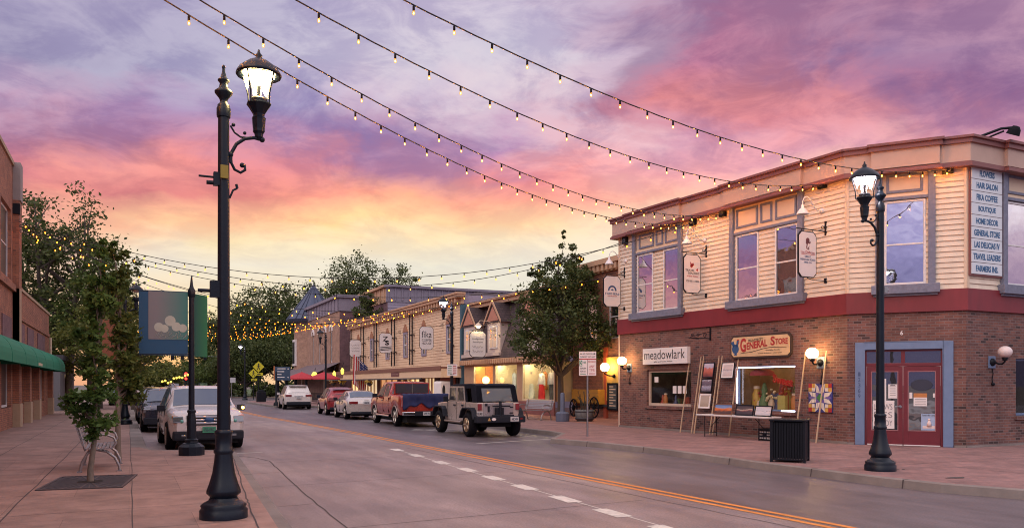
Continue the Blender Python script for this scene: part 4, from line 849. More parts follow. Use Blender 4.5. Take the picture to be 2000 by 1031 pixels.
# quilt square
s0, z0 = FA.px(1604, 775); t = thing('quilt_square', 'painted patchwork star panel in red, white, blue and green', 'wall art', M=wall_M(FA, s0, z0 - .02))
q = .41; mb = MB(); mb.box(-q, q, -.05, -.01, -q, q); bd = mb.build('board', mat('quilt navy', (.045, .05, .22), .5), t)
cols = {'r': mat('quilt red', (.40, .03, .03), .5), 'w': mat('quilt white', (.75, .70, .62), .5), 'y': mat('quilt amber', (.65, .38, .08), .5), 'g': mat('quilt green', (.06, .26, .07), .5), 'v': mat('quilt violet', (.16, .12, .38), .5)}
g = q / 3; pol = {k: [] for k in cols}
for sx in (-1, 1):
    for sz in (-1, 1):
        f = lambda pts: [(x * sx * g, z * sz * g) for x, z in (pts if sx * sz > 0 else pts[::-1])]
        pol['r'] += [f([(2.1, 2.1), (2.95, 2.1), (2.95, 2.95), (2.1, 2.95)]), f([(1.25, 1.25), (2.05, 1.25), (2.05, 2.05), (1.25, 2.05)])][:1]
        pol['y'] += [f([(2.1, 1.3), (2.95, 1.3), (2.95, 2.05), (2.1, 2.05)]), f([(1.3, 2.1), (2.05, 2.1), (2.05, 2.95), (1.3, 2.95)])][:2]
        pol['w'] += [f([(.05, .95), (1.0, 1.15), (1.25, 2.95), (.22, 2.1)]), f([(.95, .05), (2.1, .22), (2.95, 1.25), (1.15, 1.0)]), f([(1.3, 1.3), (2.05, 1.3), (2.05, 2.05), (1.3, 2.05)])]
        pol['v'] += [f([(0, 1.), (.45, 2.2), (0, 2.9)]), f([(1., 0), (2.9, 0), (2.2, .45)]), f([(.1, .95), (.95, .1), (1.15, 1.15)])]
        pol['g'] += [f([(0, 0), (.9, 0), (0, .9)])]
for k, ps in pol.items(): shape(bd, 'patch', cols[k], ps, -.051)
# globe wall lamps
def globe(label, fr, u, v, ub, vb, lit):
    s, z = fr.px(ub, vb); t = thing('globe_lamp', label, 'wall lamp', M=wall_M(fr, s, z), group='opal globe lamps on iron arms')
    gz = (vb - v) / F * 24 if fr is FA and u < 1300 else (vb - v) / F * 17.5
    mb = MB(); mb.box(-.14, .14, -.03, -.002, -.16, .16); mb.build('mounting_board', M_blue2, t, bev=.008)
    mb = MB(); mb.lathe([(.10, 0), (.1, .03), (.06, .07), (.03, .09)], 14); mb.M = Matrix.Rotation(PI / 2, 4, 'X'); m2 = MB(Matrix.Translation((0, -.03, 0)) @ Matrix.Rotation(PI / 2, 4, 'X')); m2.lathe([(.105, 0), (.1, .03), (.06, .07), (.03, .09)], 14)
    m2.M = None; m2.tube([(0, -.1, 0), (0, -.2, -.05), (0, -.30, -.05), (0, -.36, .0), (0, -.37, .05)], .024, 8); m2.lathe([(.02, .02), (.075, .05), (.06, .07), (.085, .09), (.07, .115)], 14, (0, -.37, 0))
    m2.tube([(.02, -.015, -.16), (.05, -.02, -.3), (.01, -.02, -.45), (.03, -.02, -.55)], .012, 6); m2.sphere((.03, -.03, -.58), .05, 8, 6); m2.build('arm', M_black, t)
    mb = MB(); mb.sphere((0, -.37, .10 + .16), .175, 20, 12, .155); mb.build('globe', M_globe if lit else M_globeoff, t)
globe('lit globe lamp at the far end of the brick front', FA, 1218, 705, 1230, 718, True)
globe('lit globe lamp above the painted star panel', FA, 1584, 690, 1604, 708, True)
globe('unlit pinkish globe lamp on the right of the red doors', FC, 1966, 684, 1936, 707, False)
# bare iron bracket
s, z = FA.px(1388, 654); t = thing('iron_bracket', 'empty black wrought iron sign bracket above the white sign', 'bracket', M=wall_M(FA, s, z))
mb = MB(); mb.box(-.03, .03, -.03, -.002, -.18, .24); mb.tube([(0, -.02, -.12), (0, -.95, -.12)], .016, 6)
for c, r in ((-.25, .09), (-.55, .07), (-.8, .06)): mb.tube([(0, c + r * math.cos(a) * (1 - a / 11), -.03 + r * math.sin(a) * (1 - a / 11)) for a in [i * .6 for i in range(14)]], .01, 5)
mb.tube([(0, -.05, .1), (0, -.3, .06), (0, -.6, -.02), (0, -.9, -.1)], .01, 5); mb.build('scrollwork', M_black, t)
# roof flood lights
for k, (dx, lb) in enumerate([(.9, 'black floodlight on a long arm above the right cornice')]):
    t = thing('floodlight', lb, 'floodlight', M=FC.M @ Matrix.Translation((dx, 0, ZT + .66)))
    mb = MB(); mb.tube([(-.55, .5, 0), (.0, -.35, .28), (.25, -.5, .3)], .035, 6); mb.tube([(-.2, .5, 0), (.2, -.3, .26)], .025, 6); mb.box(-.6, -.1, .45, .6, -.08, .03); mb.build('arm', M_black, t)
    mb = MB(Matrix.Translation((.25, -.55, .22)) @ Matrix.Rotation(.5, 4, 'X')); mb.lathe([(.17, -.12), (.14, .02), (.08, .1), (.0, .11)], 12); mb.build('lamp_head', M_blackm, t)
# ---------------------------------------------------------------- lamp posts
M_lamp = emat('lamp glow', (1, .74, .32), 110.)
M_lampc = emat('lamp glow cool', (.95, .85, .95), 50.)
M_lglass = clear_glass('lantern glass', .04, (.98, .97, .93))
M_post = mat('dark blue black post', (.004, .009, .018), .36, var=.25, vs=6, spec=.32, bump=.1, bs=30)
def lamp_post(label, loc, side, glow, lit=True, hooks=True):
    t = thing('street_lamp', label, 'street lamp', loc, group='old style street lamps')
    mb = MB(); mb.lathe([(.285, 0), (.285, .10), (.262, .13), (.275, .16), (.24, .19), (.18, .22), (.17, .25)], 32, sharp=False); mb.build('base', M_post, t)
    mb = MB(); mb.lathe([(.16, .245), (.165, .27), (.205, .31), (.205, .34), (.175, .42), (.135, .56), (.112, .72), (.105, .80)], 32, flute=.06)
    mb.lathe([(.105, .79), (.118, .81), (.118, .84), (.10, .86), (.098, 1.03), (.108, 1.04), (.108, 1.07), (.085, 1.09)], 24); mb.build('pedestal', M_post, t)
    mb = MB(); mb.lathe([(.082, 1.05), (.078, 1.4), (.067, 4.98)], 32, flute=.045); mb.build('shaft', M_post, t)
    mb = MB(); mb.lathe([(.08, 4.95), (.084, 4.98), (.084, 5.06), (.074, 5.08), (.074, 5.10), (.045, 5.13), (.045, 5.16), (.06, 5.19), (.105, 5.245), (.108, 5.27), (.06, 5.31), (.045, 5.37), (.07, 5.40), (.07, 5.415), (.04, 5.44), (.018, 5.52), (.016, 5.55), (.022, 5.57), (.018, 5.59), (.0, 5.605)], 20); mb.build('finial', M_post, t)
    s = side
    mb = MB()
    mb.tube([(s * .07, 0, 4.40), (s * .09, 0, 4.52), (s * .15, 0, 4.64), (s * .25, 0, 4.72), (s * .36, 0, 4.745), (s * .46, 0, 4.735)], .022, 8)
    mb.tube([(s * .085, 0, 4.50), (s * .09, 0, 4.40), (s * .13, 0, 4.32), (s * .20, 0, 4.29), (s * .255, 0, 4.33), (s * .25, 0, 4.385), (s * .215, 0, 4.38)], .018, 8)
    mb.tube([(s * .08, 0, 4.86), (s * .13, 0, 4.78), (s * .20, 0, 4.735), (s * .27, 0, 4.735)], .012, 6)
    for p, r in (((s * .46, 0, 4.735), .036), ((s * .22, 0, 4.385), .032), ((s * .115, 0, 4.875), .024), ((s * .25, 0, 4.79), .022), ((s * .08, 0, 4.50), .036)): mb.sphere(p, r, 10, 6)
    mb.build('arm', M_post, t)
    c = (s * .42, 0, 0)
    mb = MB(); mb.lathe([(.02, 4.72), (.05, 4.76), (.055, 4.80), (.075, 4.83), (.075, 4.86), (.085, 4.98), (.088, 5.0), (.07, 5.02), (.075, 5.05), (.125, 5.13), (.155, 5.17), (.15, 5.19), (.11, 5.20), (.11, 5.235), (.10, 5.25)], 8, c, smooth=False); cup = mb.build('lantern_cup', M_post, t)
    mb = MB(); mb.lathe([(.118, 5.24), (.205, 5.545)], 8, c, smooth=False, cap=False); lg = mb.build('lantern_glass', M_lglass, t)
    mb = MB()
    for k in range(4):
        mb.next(); a = PI / 4 + k * PI / 2; mb.tube([(c[0] + .155 * math.cos(a), .155 * math.sin(a), 5.165), (c[0] + .16 * math.cos(a), .16 * math.sin(a), 5.30), (c[0] + .225 * math.cos(a), .225 * math.sin(a), 5.56)], .011, 6)
    mb.build('lantern_rib', M_post, t)
    mb = MB(); mb.lathe([(.22, 5.545), (.275, 5.53), (.28, 5.555), (.27, 5.575), (.235, 5.63), (.13, 5.71), (.05, 5.75), (.035, 5.77), (.045, 5.79), (.02, 5.82), (.012, 5.86), (.0, 5.87)], 16, c, smooth=True, cap=False); mb.lathe([(.10, 5.60), (.22, 5.545)], 16, c, cap=False); mb.build('lantern_roof', M_post, t)
    mb = MB(); mb.lathe([(.0, 5.43), (.09, 5.445), (.175, 5.52), (.19, 5.54), (.0, 5.56)], 14, c, cap=False); mb.build('lamp_lens', glow, t)
    mb = MB(); mb.tube([(c[0], 0, 5.24), (c[0], 0, 5.41)], .018, 8); mb.build('lamp_stem', M_post, t)
    if hooks:
        mb = MB(); mb.box(-s * .07 - .05, -s * .07 + .02, -.045, .045, 4.10, 4.26); mb.tube([(-s * .10, 0, 4.13), (-s * .20, 0, 4.13)], .026, 8); mb.tube([(-s * .10, 0, 4.20), (-s * .29, 0, 4.20)], .014, 8); mb.build('banner_bracket', M_post, t)
        mb = MB(); mb.tube([(s * .07, 0, 3.96), (s * .11, 0, 4.06), (s * .16, 0, 4.09)], .014, 6); mb.tube([(s * .16, 0, 4.09), (s * .15, 0, 4.14)], .018, 6); mb.build('hook', M_post, t)
        mb = MB(); mb.box(-.045, .045, -.10, -.07, 4.18, 4.34); mb.build('control_box', mat('yellow box', (.30, .22, .03), .6), t)
        mb = MB(); mb.box(-s * .07 - .09, -s * .07 + .03, -.05, .05, 2.72, 2.92); mb.tube([(-s * .12, 0, 2.80), (-s * .30, 0, 2.80)], .022, 8); mb.build('banner_bracket', M_post, t)
    return t
L1 = lamp_post('large near street lamp with a warm lit lantern at the left kerb', (1.06, 10.59, .15), 1, M_lamp)
L2 = lamp_post('street lamp with a cool white lantern in front of the red doors', (13.02, 11.0, .15), -1, M_lampc, hooks=False)
mb = MB(); mb.box(.06, .14, -.05, .05, 3.40, 3.52); mb.tube([(.12, 0, 3.46), (.19, 0, 3.46)], .04, 8); mb.build('socket_box', mat('grey plastic', (.3, .3, .32)), L2)
lamp_post('distant street lamp behind the red pickup, with a parking sign on its post', (13.95, 36.2, .15), -1, M_lampc, hooks=False)
for lb, loc, sd in [('dark street lamp on the left pavement behind the bench', (-.15, 37.0, .15), 1), ('dark street lamp far along the left pavement', (-.45, 61.5, .15), 1), ('distant street lamp at the tower end of the cream siding front', (13.6, 62.0, .15), -1), ('distant street lamp beyond the yellow crossing signs', (10.9, 88, .15), -1)]:
    d = lamp_post(lb, loc, sd, M_lampc if loc[1] > 80 else M_globeoff, hooks=False)

# banner pole
p = (1.32, 20.28, .15); t = thing('banner_pole', 'slim black pole carrying a blue and green banner with pale balloons', 'banner pole', p)
mb = MB(); mb.lathe([(.29, 0), (.29, .20), (.22, .25), (.20, .27), (.15, .29), (.145, .33), (.155, .36), (.11, .39), (.10, .8), (.085, .98), (.10, 1.0), (.10, 1.04), (.075, 1.06)], 12, smooth=False); mb.build('base', M_post, t)
mb = MB(); mb.lathe([(.07, 1.05), (.06, 3.82)], 16, flute=.05); mb.build('shaft', M_post, t)
mb = MB(); mb.lathe([(.062, 2.13), (.062, 2.30)], 16); mb.build('collar', mat('cream collar', (.5, .45, .38)), t)
mb = MB(); mb.lathe([(.07, 3.68), (.085, 3.72), (.085, 3.84), (.05, 3.9), (.035, 3.96), (.02, 4.12), (.0, 4.2)], 12); mb.build('finial', M_post, t)
def banner_mat(name, c1, c2, x0, x1, vert=None):
    m, n, l, b = nt_new(name); tc = n.new('ShaderNodeTexCoord'); sx = n.new('ShaderNodeSeparateXYZ'); l.new(tc.outputs['Object'], sx.inputs[0])
    mr = n.new('ShaderNodeMapRange'); mr.inputs['From Min'].default_value = x0; mr.inputs['From Max'].default_value = x1; l.new(sx.outputs[0], mr.inputs[0])
    mx = n.new('ShaderNodeMix'); mx.data_type = 'RGBA'; mx.inputs['A'].default_value = (*c1, 1); mx.inputs['B'].default_value = (*c2, 1); l.new(mr.outputs[0], mx.inputs['Factor']); l.new(mx.outputs['Result'], b.inputs['Base Color']); b.inputs['Roughness'].default_value = .7
    return m
zb, zt_ = 2.32, 3.80
def sheet(x0, x1, z0, z1, th=.012, amp=.02, ny=0.):
    mb = MB(); n = 10; vs = []
    for s in (-1, 1):
        for i in range(n + 1):
            for z in (z0, (z0 + z1) / 2, z1):
                f = i / n; vs.append((x0 + (x1 - x0) * f, ny + s * th / 2 + amp * math.sin(f * PI) * (1 if z == (z0 + z1) / 2 else .4), z))
    k = 3 * (n + 1); fs = []
    for i in range(n):
        for j in range(2):
            a = i * 3 + j; fs += [(a, a + 3, a + 4, a + 1), (k + a, k + a + 1, k + a + 4, k + a + 3)]
    mb.add(vs, fs, True)
    for i in (0, n): mb.add([vs[i * 3], vs[i * 3 + 2], vs[k + i * 3 + 2], vs[k + i * 3]], [(0, 1, 2, 3)])
    return mb
rt = -R(8)
ban = sheet(-1.12, -.08, zb, zt_, amp=.0).build('banner', mat('banner blue', (.008, .075, .17), .6, var=.08), t)
mb = MB(); mb.box(-.92, -.085, -.014, -.009, zb + .36, zt_ - .02); pan = mb.build('picture_panel', banner_mat('banner grey to teal', (.20, .20, .22), (.035, .20, .18), -.75, -.05), ban)
mb = MB()
for x, z, r in [(-.70, 2.96, .10), (-.58, 2.93, .085), (-.46, 3.11, .115), (-.33, 2.98, .10), (-.19, 2.95, .09)]:
    mb.next(); mb.prism([(x + r * math.cos(a * PI / 10), z + r * 1.05 * math.sin(a * PI / 10)) for a in range(20)], -.017 - .001 * x, -.014)
mb.build('balloon_print', mat('pale balloon', (.42, .46, .40), .6), pan)
mb = MB()
for k in range(16): mb.tube([(-.78 + .043 * k, -.0145, 2.74 + .03 * math.sin(k * 2.1)), (-.74 + .043 * k + .02 * math.sin(k), -.0145, 2.82 + .05 * math.sin(k * 1.3))], .008, 4)
mb.build('script_print', mat('pale script', (.27, .31, .29), .6), pan)
ban2 = MB(Matrix.Rotation(R(52), 4, 'Z')); q = sheet(.06, .62, zb - .02, zt_ - .03, amp=.0); ban2.add(q.v, q.f); b2 = ban2.build('banner', banner_mat('banner green', (.006, .06, .06), (.02, .18, .07), .0, .42), t); b2['label'] = 'narrow green banner on the street side of the pole'
mb = MB()
for z in (zb + .02, zt_ - .02): mb.next(); mb.tube([(-.06, 0, z), (-1.14, 0, z)], .012, 6)
mb.build('banner_rod', M_post, t)

# ---------------------------------------------------------------- bench (copied), bin, grate, posts
M_slat = mat('silver painted slats', (.30, .29, .30), .35, .6, var=.12, vs=8)
def bench(label, loc, rz):
    t = thing('bench', label, 'bench', loc, rz, group='silver slatted benches with looped arms'); L = 1.8
    mb = MB()
    for k in range(7): mb.box(-L / 2, L / 2, -.22 + k * .068, -.22 + k * .068 + .05, .425 + .012 * abs(k - 3) / 3, .445 + .012 * abs(k - 3) / 3)
    mb.build('seat', M_slat, t)
    mb = MB()
    for k in range(6):
        z = .50 + k * .07; y = .27 + k * .022; mb.add([(-L / 2, y, z), (L / 2, y, z), (L / 2, y + .017, z + .055), (-L / 2, y + .017, z + .055), (-L / 2, y + .02, z), (L / 2, y + .02, z), (L / 2, y + .037, z + .055), (-L / 2, y + .037, z + .055)], [(0, 1, 2, 3), (7, 6, 5, 4), (0, 4, 5, 1), (3, 2, 6, 7), (0, 3, 7, 4), (1, 5, 6, 2)])
    mb.build('backrest', M_slat, t)
    for x in (-L / 2 + .12, L / 2 - .12):
        mb = MB(); mb.tube([(x, -.34, .02), (x, -.33, .10), (x, -.26, .26), (x, -.12, .38), (x, .06, .42), (x, .2, .36), (x, .29, .2), (x, .33, .02)], .026, 8)
        mb.box(x - .04, x + .04, -.38, -.29, 0, .025); mb.box(x - .04, x + .04, .29, .38, 0, .025); mb.tube([(x, .24, .40), (x, .29, .6), (x, .38, .95)], .022, 8)
        mb.build('leg', M_slat, t)
        mb = MB(); mb.tube([(x, .31, .62), (x, .12, .69), (x, -.1, .70), (x, -.24, .64), (x, -.28, .54), (x, -.22, .45)], .022, 8); mb.build('armrest', M_slat, t)
    return t
bn = bench('silver slatted bench behind the small leafy tree on the left pavement', (-.50, 17.9, .15), PI / 2)
b2 = dup(bn, (17.05, 33.6, .15), R(-72), 'silver slatted bench in front of the lit clothes window')

bx, by = 12.83, 13.15; t = thing('litter_bin', 'square black slatted litter bin standing cornerwise on the right pavement', 'litter bin', (bx, by, .15), R(38))
hw = .33; mb = MB()
for sx in (-1, 1):
    for sy in (-1, 1): mb.next(); mb.box(sx * hw - .03, sx * hw + .03, sy * hw - .03, sy * hw + .03, 0, .88)
mb.build('post', M_black, t)
for k, (dx, dy) in enumerate([(0, -1), (1, 0), (0, 1), (-1, 0)]):
    mb = MB()
    for j in range(11):
        o = -hw + .06 + j * (2 * hw - .12) / 10
        cx, cy = (o, dy * hw) if dx == 0 else (dx * hw, o); a, b = (.017, .006) if dx == 0 else (.006, .017)
        mb.box(cx - a, cx + a, cy - b, cy + b, .06, .84)
    mb.box(*((-hw + .03, hw - .03, dy * hw - .012, dy * hw + .012) if dx == 0 else (dx * hw - .012, dx * hw + .012, -hw + .03, hw - .03)), .045, .075)
    mb.build('slat_side', M_black, t)
mb = MB(); mb.box(-hw - .05, hw + .05, -hw - .05, hw + .05, .87, .905); mb.build('lid', M_black, t, bev=.008)
mb = MB(); mb.box(-hw + .03, hw - .03, -hw + .03, hw - .03, .08, .86); mb.build('liner', M_blackm, t)

t = thing('tree_grate', 'dark square iron tree grate set in the pink pavement', 'tree grate', (-.59, 15.35, .15), R(-7)); mb = MB(); r_ = .62
x0, x1, y0, y1 = -.62, .62, -.95, .95
mb.box(x0, x1, y0, y1, .002, .010); mb.build('plate', M_darkgrey, t)
mb = MB()
for k in range(44):
    a = 2 * PI * k / 44; ca, sa = math.cos(a), math.sin(a); m = min((.58 / abs(ca) if abs(ca) > 1e-3 else 9), (.90 / abs(sa) if abs(sa) > 1e-3 else 9)); r0 = .22 if k % 2 else .5
    if m > r0: d = Vector((-sa, ca)) * (.008 + .004 * (k % 2)); p, q = Vector((ca, sa)) * r0, Vector((ca, sa)) * m; mb.add([(*(p - d), .016), (*(p + d), .016), (*(q + d * 1.6), .016), (*(q - d * 1.6), .016)], [(0, 3, 2, 1)])
mb.frame_rect(0, 0, 0, 0, 0, 0, 0) if False else None
for a, b, c, d in [(x0, x1, y0, y0 + .04), (x0, x1, y1 - .04, y1), (x0, x0 + .04, y0 + .04, y1 - .04), (x1 - .04, x1, y0 + .04, y1 - .04)]: mb.box(a, b, c, d, .010, .02)
mb.build('ribs', mat('worn iron', (.10, .075, .075), .55, .3, var=.3, vs=20), t)
mb = MB(); mb.add([(.2 * math.cos(i * PI / 10), .2 * math.sin(i * PI / 10), .018) for i in range(20)], [tuple(range(20))]); mb.build('planting_hole', mat('wet soil', (.015, .012, .01), .9), t)

# grey post with copper banner
t = thing('banner_pole', 'plain grey steel post with a small copper coloured banner near the left kerb', 'banner pole', (-.24, 21.5, .15))
mb = MB(); mb.tube([(0, 0, 0), (0, 0, 3.25)], .055, 10); mb.build('post', M_steel, t)
mb = MB(); mb.box(-.34, .18, .07, .085, 2.25, 3.2); mb.build('banner', mat('copper banner', (.40, .17, .10), .5, .3, var=.2, vs=3), t)

# parking sign
t = thing('parking_sign', 'white no parking sign on a thin steel post at the right kerb', 'sign', (13.09, 22.08, .15), R(-24))
mb = MB(); mb.tube([(0, 0, 0), (0, 0, 2.62)], .03, 8); mb.build('post', M_steel, t)
mb = MB(); mb.box(-.27, .27, -.05, -.035, 1.92, 2.68); bd = mb.build('board', M_whites, t, bev=.004)
mb = MB(); put_text(mb, 'NO PARKING', -.15, .15, 2.585, 2.635, -.051); mb.next(); put_text(mb, 'SUNDAY 2AM-5AM', -.23, .23, 2.49, 2.54, -.051); mb.next(); put_text(mb, '9AM-6PM', -.24, -.05, 2.12, 2.18, -.051); mb.next(); put_text(mb, 'MON-SAT', -.24, -.05, 2.03, 2.08, -.051)
mb.build('lettering', M_ink, bd)
mb = MB(); mb.prism([(-.25, 2.61), (-.2, 2.64), (-.2, 2.62), (-.165, 2.62), (-.165, 2.60), (-.2, 2.60), (-.2, 2.58)], -.0515, -.05); mb.prism([(.25, 2.61), (.2, 2.58), (.2, 2.60), (.165, 2.60), (.165, 2.62), (.2, 2.62), (.2, 2.64)], -.0515, -.05); mb.build('arrows', M_ink, bd)
mb = MB(); mb.box(-.27, .27, -.052, -.05, 2.425, 2.455); mb.next(); put_text(mb, 'NO', .02, .09, 2.33, 2.39, -.052); put_text(mb, 'PARKING', .10, .25, 2.335, 2.385, -.051); mb.next(); put_text(mb, 'ANY', .05, .22, 2.17, 2.25, -.051); put_text(mb, 'TIME', .05, .22, 2.06, 2.14, -.051); mb.box(.04, .23, -.052, -.05, 1.97, 1.995); mb.build('red_print', M_inkred, bd)
mb = MB(); mb.box(-.26, -.17, -.052, -.05, 2.22, 2.40); put_text(mb, 'HR', -.15, -.04, 2.3, 2.37, -.052); mb.box(-.24, -.05, -.052, -.05, 1.965, 1.985); g2 = mb.build('green_print', mat('sign green', (.02, .22, .12)), bd)
mb = MB(); put_text(mb, '2', -.245, -.185, 2.24, 2.38, -.0525, bold=.02); mb.build('numeral', M_whites, g2)
mb = MB(); mb.box(-.006, .006, -.052, -.05, 1.94, 2.42); mb.build('divider', M_ink, bd)
# sign on the lamp behind the pickup
t = thing('parking_sign', 'small white parking sign fixed to the street lamp behind the pickup', 'sign', (13.92, 36.05, .15), R(-24))
mb = MB(); mb.box(-.24, .24, -.10, -.085, 2.05, 2.6); bd = mb.build('board', M_whites, t); mb = MB(); mb.box(-.1, .1, -.10, .0, 2.1, 2.13); mb.build('strap', M_black, t)
mb = MB(); [mb.box(-.2, -.02, -.102, -.1, 2.5 - .09 * k, 2.53 - .09 * k) for k in range(5)]; mb.build('print_lines', mat('sign green'), bd)
mb = MB(); [mb.box(.03, .2, -.102, -.1, 2.5 - .09 * k, 2.54 - .09 * k) for k in range(5)]; mb.build('red_print', M_inkred, bd)

# bollard, planter, wagon
t = thing('bollard', 'blue grey bollard with a wide round foot beside the bench', 'bollard', (17.45, 31.6, .15))
mb = MB(); mb.lathe([(.30, 0), (.31, .05), (.31, .36), (.24, .42), (.12, .44)], 14, smooth=False); mb.build('base', mat('bollard blue', (.10, .12, .18), .6), t)
mb = MB(); mb.lathe([(.12, .43), (.105, .5), (.10, 1.22), (.07, 1.27), (0, 1.28)], 14); mb.build('column', mat('bollard blue'), t)
t = thing('planter', 'weathered wooden half barrel planter with thin stalks by the wagon', 'planter', (18.35, 31.2, .15))
mb = MB(); mb.lathe([(.34, 0), (.41, .25), (.43, .52), (.38, .52), (.36, .42)], 18); mb.build('tub', mat('weathered wood', (.13, .13, .13), .8, var=.3, vs=12, stretch=(1, 1, .2)), t)
mb = MB(); mb.lathe([(.33, 0.02), (.435, .12), (.44, .15), (.42, .17)], 18, (0, 0, .0), cap=False); mb.lathe([(.43, .40), (.445, .43), (.44, .46)], 18, cap=False); mb.build('hoop', M_darkgrey, t)
mb = MB(); rr = random.Random(3)
for k in range(14):
    a = rr.uniform(0, 6.3); r = rr.uniform(.0, .2); h = rr.uniform(.4, 1.); mb.tube([(r * math.cos(a), r * math.sin(a), .42), (r * 1.6 * math.cos(a), r * 1.6 * math.sin(a), .42 + h * .6), (r * 2.4 * math.cos(a + .3), r * 2.4 * math.sin(a + .3), .42 + h)], .012, 5)
mb.build('stalks', mat('dry stalk', (.05, .05, .035), .8), t)

M_wagon = mat('yellow wagon paint', (.55, .27, .035), .6, var=.2, vs=4)
wf = Frame((20.6, 37.0), (20.3, 32.0)); t = thing('wagon', 'yellow wooden wagon with dark spoked wheels against the brick wall', 'wagon', M=Frame((20.75, 36.6), (20.45, 33.0), .15).M)
mb = MB(); 
for k in range(4): mb.box(0, 3.0, 0, .05, .72 + k * .17, .72 + k * .17 + .16)
mb.box(0, .05, .05, 1.0, .72, 1.4); mb.box(2.95, 3.0, .05, 1.0, .72, 1.4); mb.box(0, 3, .05, 1., .68, .72); mb.box(0, 3.0, 1.0, 1.05, .72, 1.4); mb.build('bed', M_wagon, t)
mb = MB(); mb.box(-.3, 3.3, .3, .45, .55, .67); mb.tube([(.4, 0, .5), (.4, 1.05, .5)], .04); mb.tube([(2.7, 0, .5), (2.7, 1.05, .5)], .04); mb.build('undercarriage', M_darkgrey, t)
for x, y, r in [(.4, -.08, .45), (2.75, -.08, .52), (.4, 1.1, .45), (2.75, 1.1, .52)]:
    mb = MB(Matrix.Translation((x, y, r)) @ Matrix.Rotation(PI / 2, 4, 'X')); 
    mb.tube([(r * .95 * math.cos(a * PI / 12), r * .95 * math.sin(a * PI / 12), 0) for a in range(25)], .035, 6, cap=False)
    for k in range(10): a = k * PI / 5; mb.tube([(0, 0, 0), (r * .93 * math.cos(a), r * .93 * math.sin(a), 0)], .02, 5)
    mb.lathe([(.07, -.07), (.08, 0), (.07, .07)], 10); mb.build('wheel', M_blackm, t)

# ---------------------------------------------------------------- pavement sale in front of the shops
def lean_frame(fr, s, z, w, h, lean, base_out):
    """matrix of a panel standing on the pavement at base_out from the wall and leaning back"""
    return fr.M @ Matrix.Translation((s, -base_out, z)) @ Matrix.Rotation(-lean, 4, 'X')
def rack(label, u0, u1, vtop, vbot, leanpx=0.):
    s0 = FA.px(u0, vbot, .5)[0]; s1 = FA.px(u1, vbot, .5)[0]; sm = (s0 + s1) / 2; w = max(.55, s1 - s0)
    zt = FA.px((u0 + u1) / 2, vtop)[1]; h = zt - .15 + .08
    t = thing('display_rack', label, 'display rack', M=lean_frame(FA, sm, .15, w, h, R(9.5), .42), group='leaning display racks with wire grids')
    for x in (-w / 2, w / 2): mb = MB(); mb.box(x - .015, x + .015, -.015, .015, 0, h); mb.build('stile', M_wood, t)
    mb = MB()
    for k in range(1, 7): mb.tube([(-w / 2 + w * k / 7, 0, .12), (-w / 2 + w * k / 7, 0, h - .05)], .004, 4)
    for k in range(10): mb.tube([(-w / 2, 0, .25 + (h - .4) * k / 9), (w / 2, 0, .25 + (h - .4) * k / 9)], .004, 4)
    mb.build('wire_grid', M_darkgrey, t); t['w'] = w
    return t
r1 = rack('wire display rack leaning in front of the left shop window', 1325, 1347, 700, 846)
r2 = rack('wire display rack with three pictures hung one above the other', 1352, 1382, 697, 848)
r3 = rack('wire display rack with one white framed picture, behind the table end', 1388, 1420, 697, 848)
r4 = rack('wire display rack between the table and the litter bin', 1549, 1590, 690, 850)
def art_mat(name, cs, scale=3., seed=0., bands=True):
    m, n, l, b = nt_new(name); tc = n.new('ShaderNodeTexCoord'); sx = n.new('ShaderNodeSeparateXYZ'); l.new(tc.outputs['Generated'], sx.inputs[0])
    no = n.new('ShaderNodeTexNoise'); no.inputs['Scale'].default_value = scale; no.inputs['Detail'].default_value = 5; mp = n.new('ShaderNodeMapping'); mp.inputs['Location'].default_value = (seed, seed, seed); l.new(tc.outputs['Generated'], mp.inputs[0]); l.new(mp.outputs[0], no.inputs['Vector'])
    ad = n.new('ShaderNodeMath'); ad.operation = 'MULTIPLY_ADD'; ad.inputs[1].default_value = .6; l.new(no.outputs['Fac'], ad.inputs[0]); l.new(sx.outputs[2], ad.inputs[2])
    sb = n.new('ShaderNodeMath'); sb.operation = 'SUBTRACT'; sb.inputs[1].default_value = .3; l.new(ad.outputs[0], sb.inputs[0])
    cr = n.new('ShaderNodeValToRGB'); cr.color_ramp.interpolation = 'LINEAR'; e = cr.color_ramp.elements; e[0].color = (*cs[0][1], 1); e[0].position = cs[0][0]; e[1].color = (*cs[-1][1], 1); e[1].position = cs[-1][0]
    for p, c in cs[1:-1]: q = e.new(p); q.color = (*c, 1)
    l.new(sb.outputs[0], cr.inputs[0]); l.new(cr.outputs[0], b.inputs['Base Color']); b.inputs['Roughness'].default_value = .35; return m
def artwork(label, M, w, h, fm, pm, mattw=.0, framew=.03):
    t = thing('framed_picture', label, 'picture', M=M, group='framed landscape pictures for sale')
    mb = MB(); mb.frame_rect(-w / 2, w / 2, 0, h, framew, -.03, .0); mb.build('frame', fm, t)
    if mattw: mb = MB(); mb.box(-w / 2 + framew, w / 2 - framew, -.014, -.004, framew, h - framew); mb.build('mount', M_whites, t)
    k = framew + mattw; mb = MB(); mb.box(-w / 2 + k, w / 2 - k, -.020, -.002, k, h - k); mb.build('print', pm, t)
def hang(rk, u, v0, v1, wm):
    s, z1 = FA.px(u, v0, .25); z0 = FA.px(u, v1, .25)[1]
    inv = rk.matrix_world.inverted() if False else None
    M = bpy.data.objects[rk.name].matrix_basis.copy(); c, s_ = math.cos(R(9.5)), 1
    return M @ Matrix.Translation((0, -.035, (z0 - .15) / c)), (z1 - z0) / c
a_red = art_mat('print red canyon', [(.0, (.12, .03, .03)), (.35, (.42, .10, .06)), (.6, (.5, .16, .12)), (.66, (.42, .36, .45)), (1., (.55, .50, .58))], 3, 1)
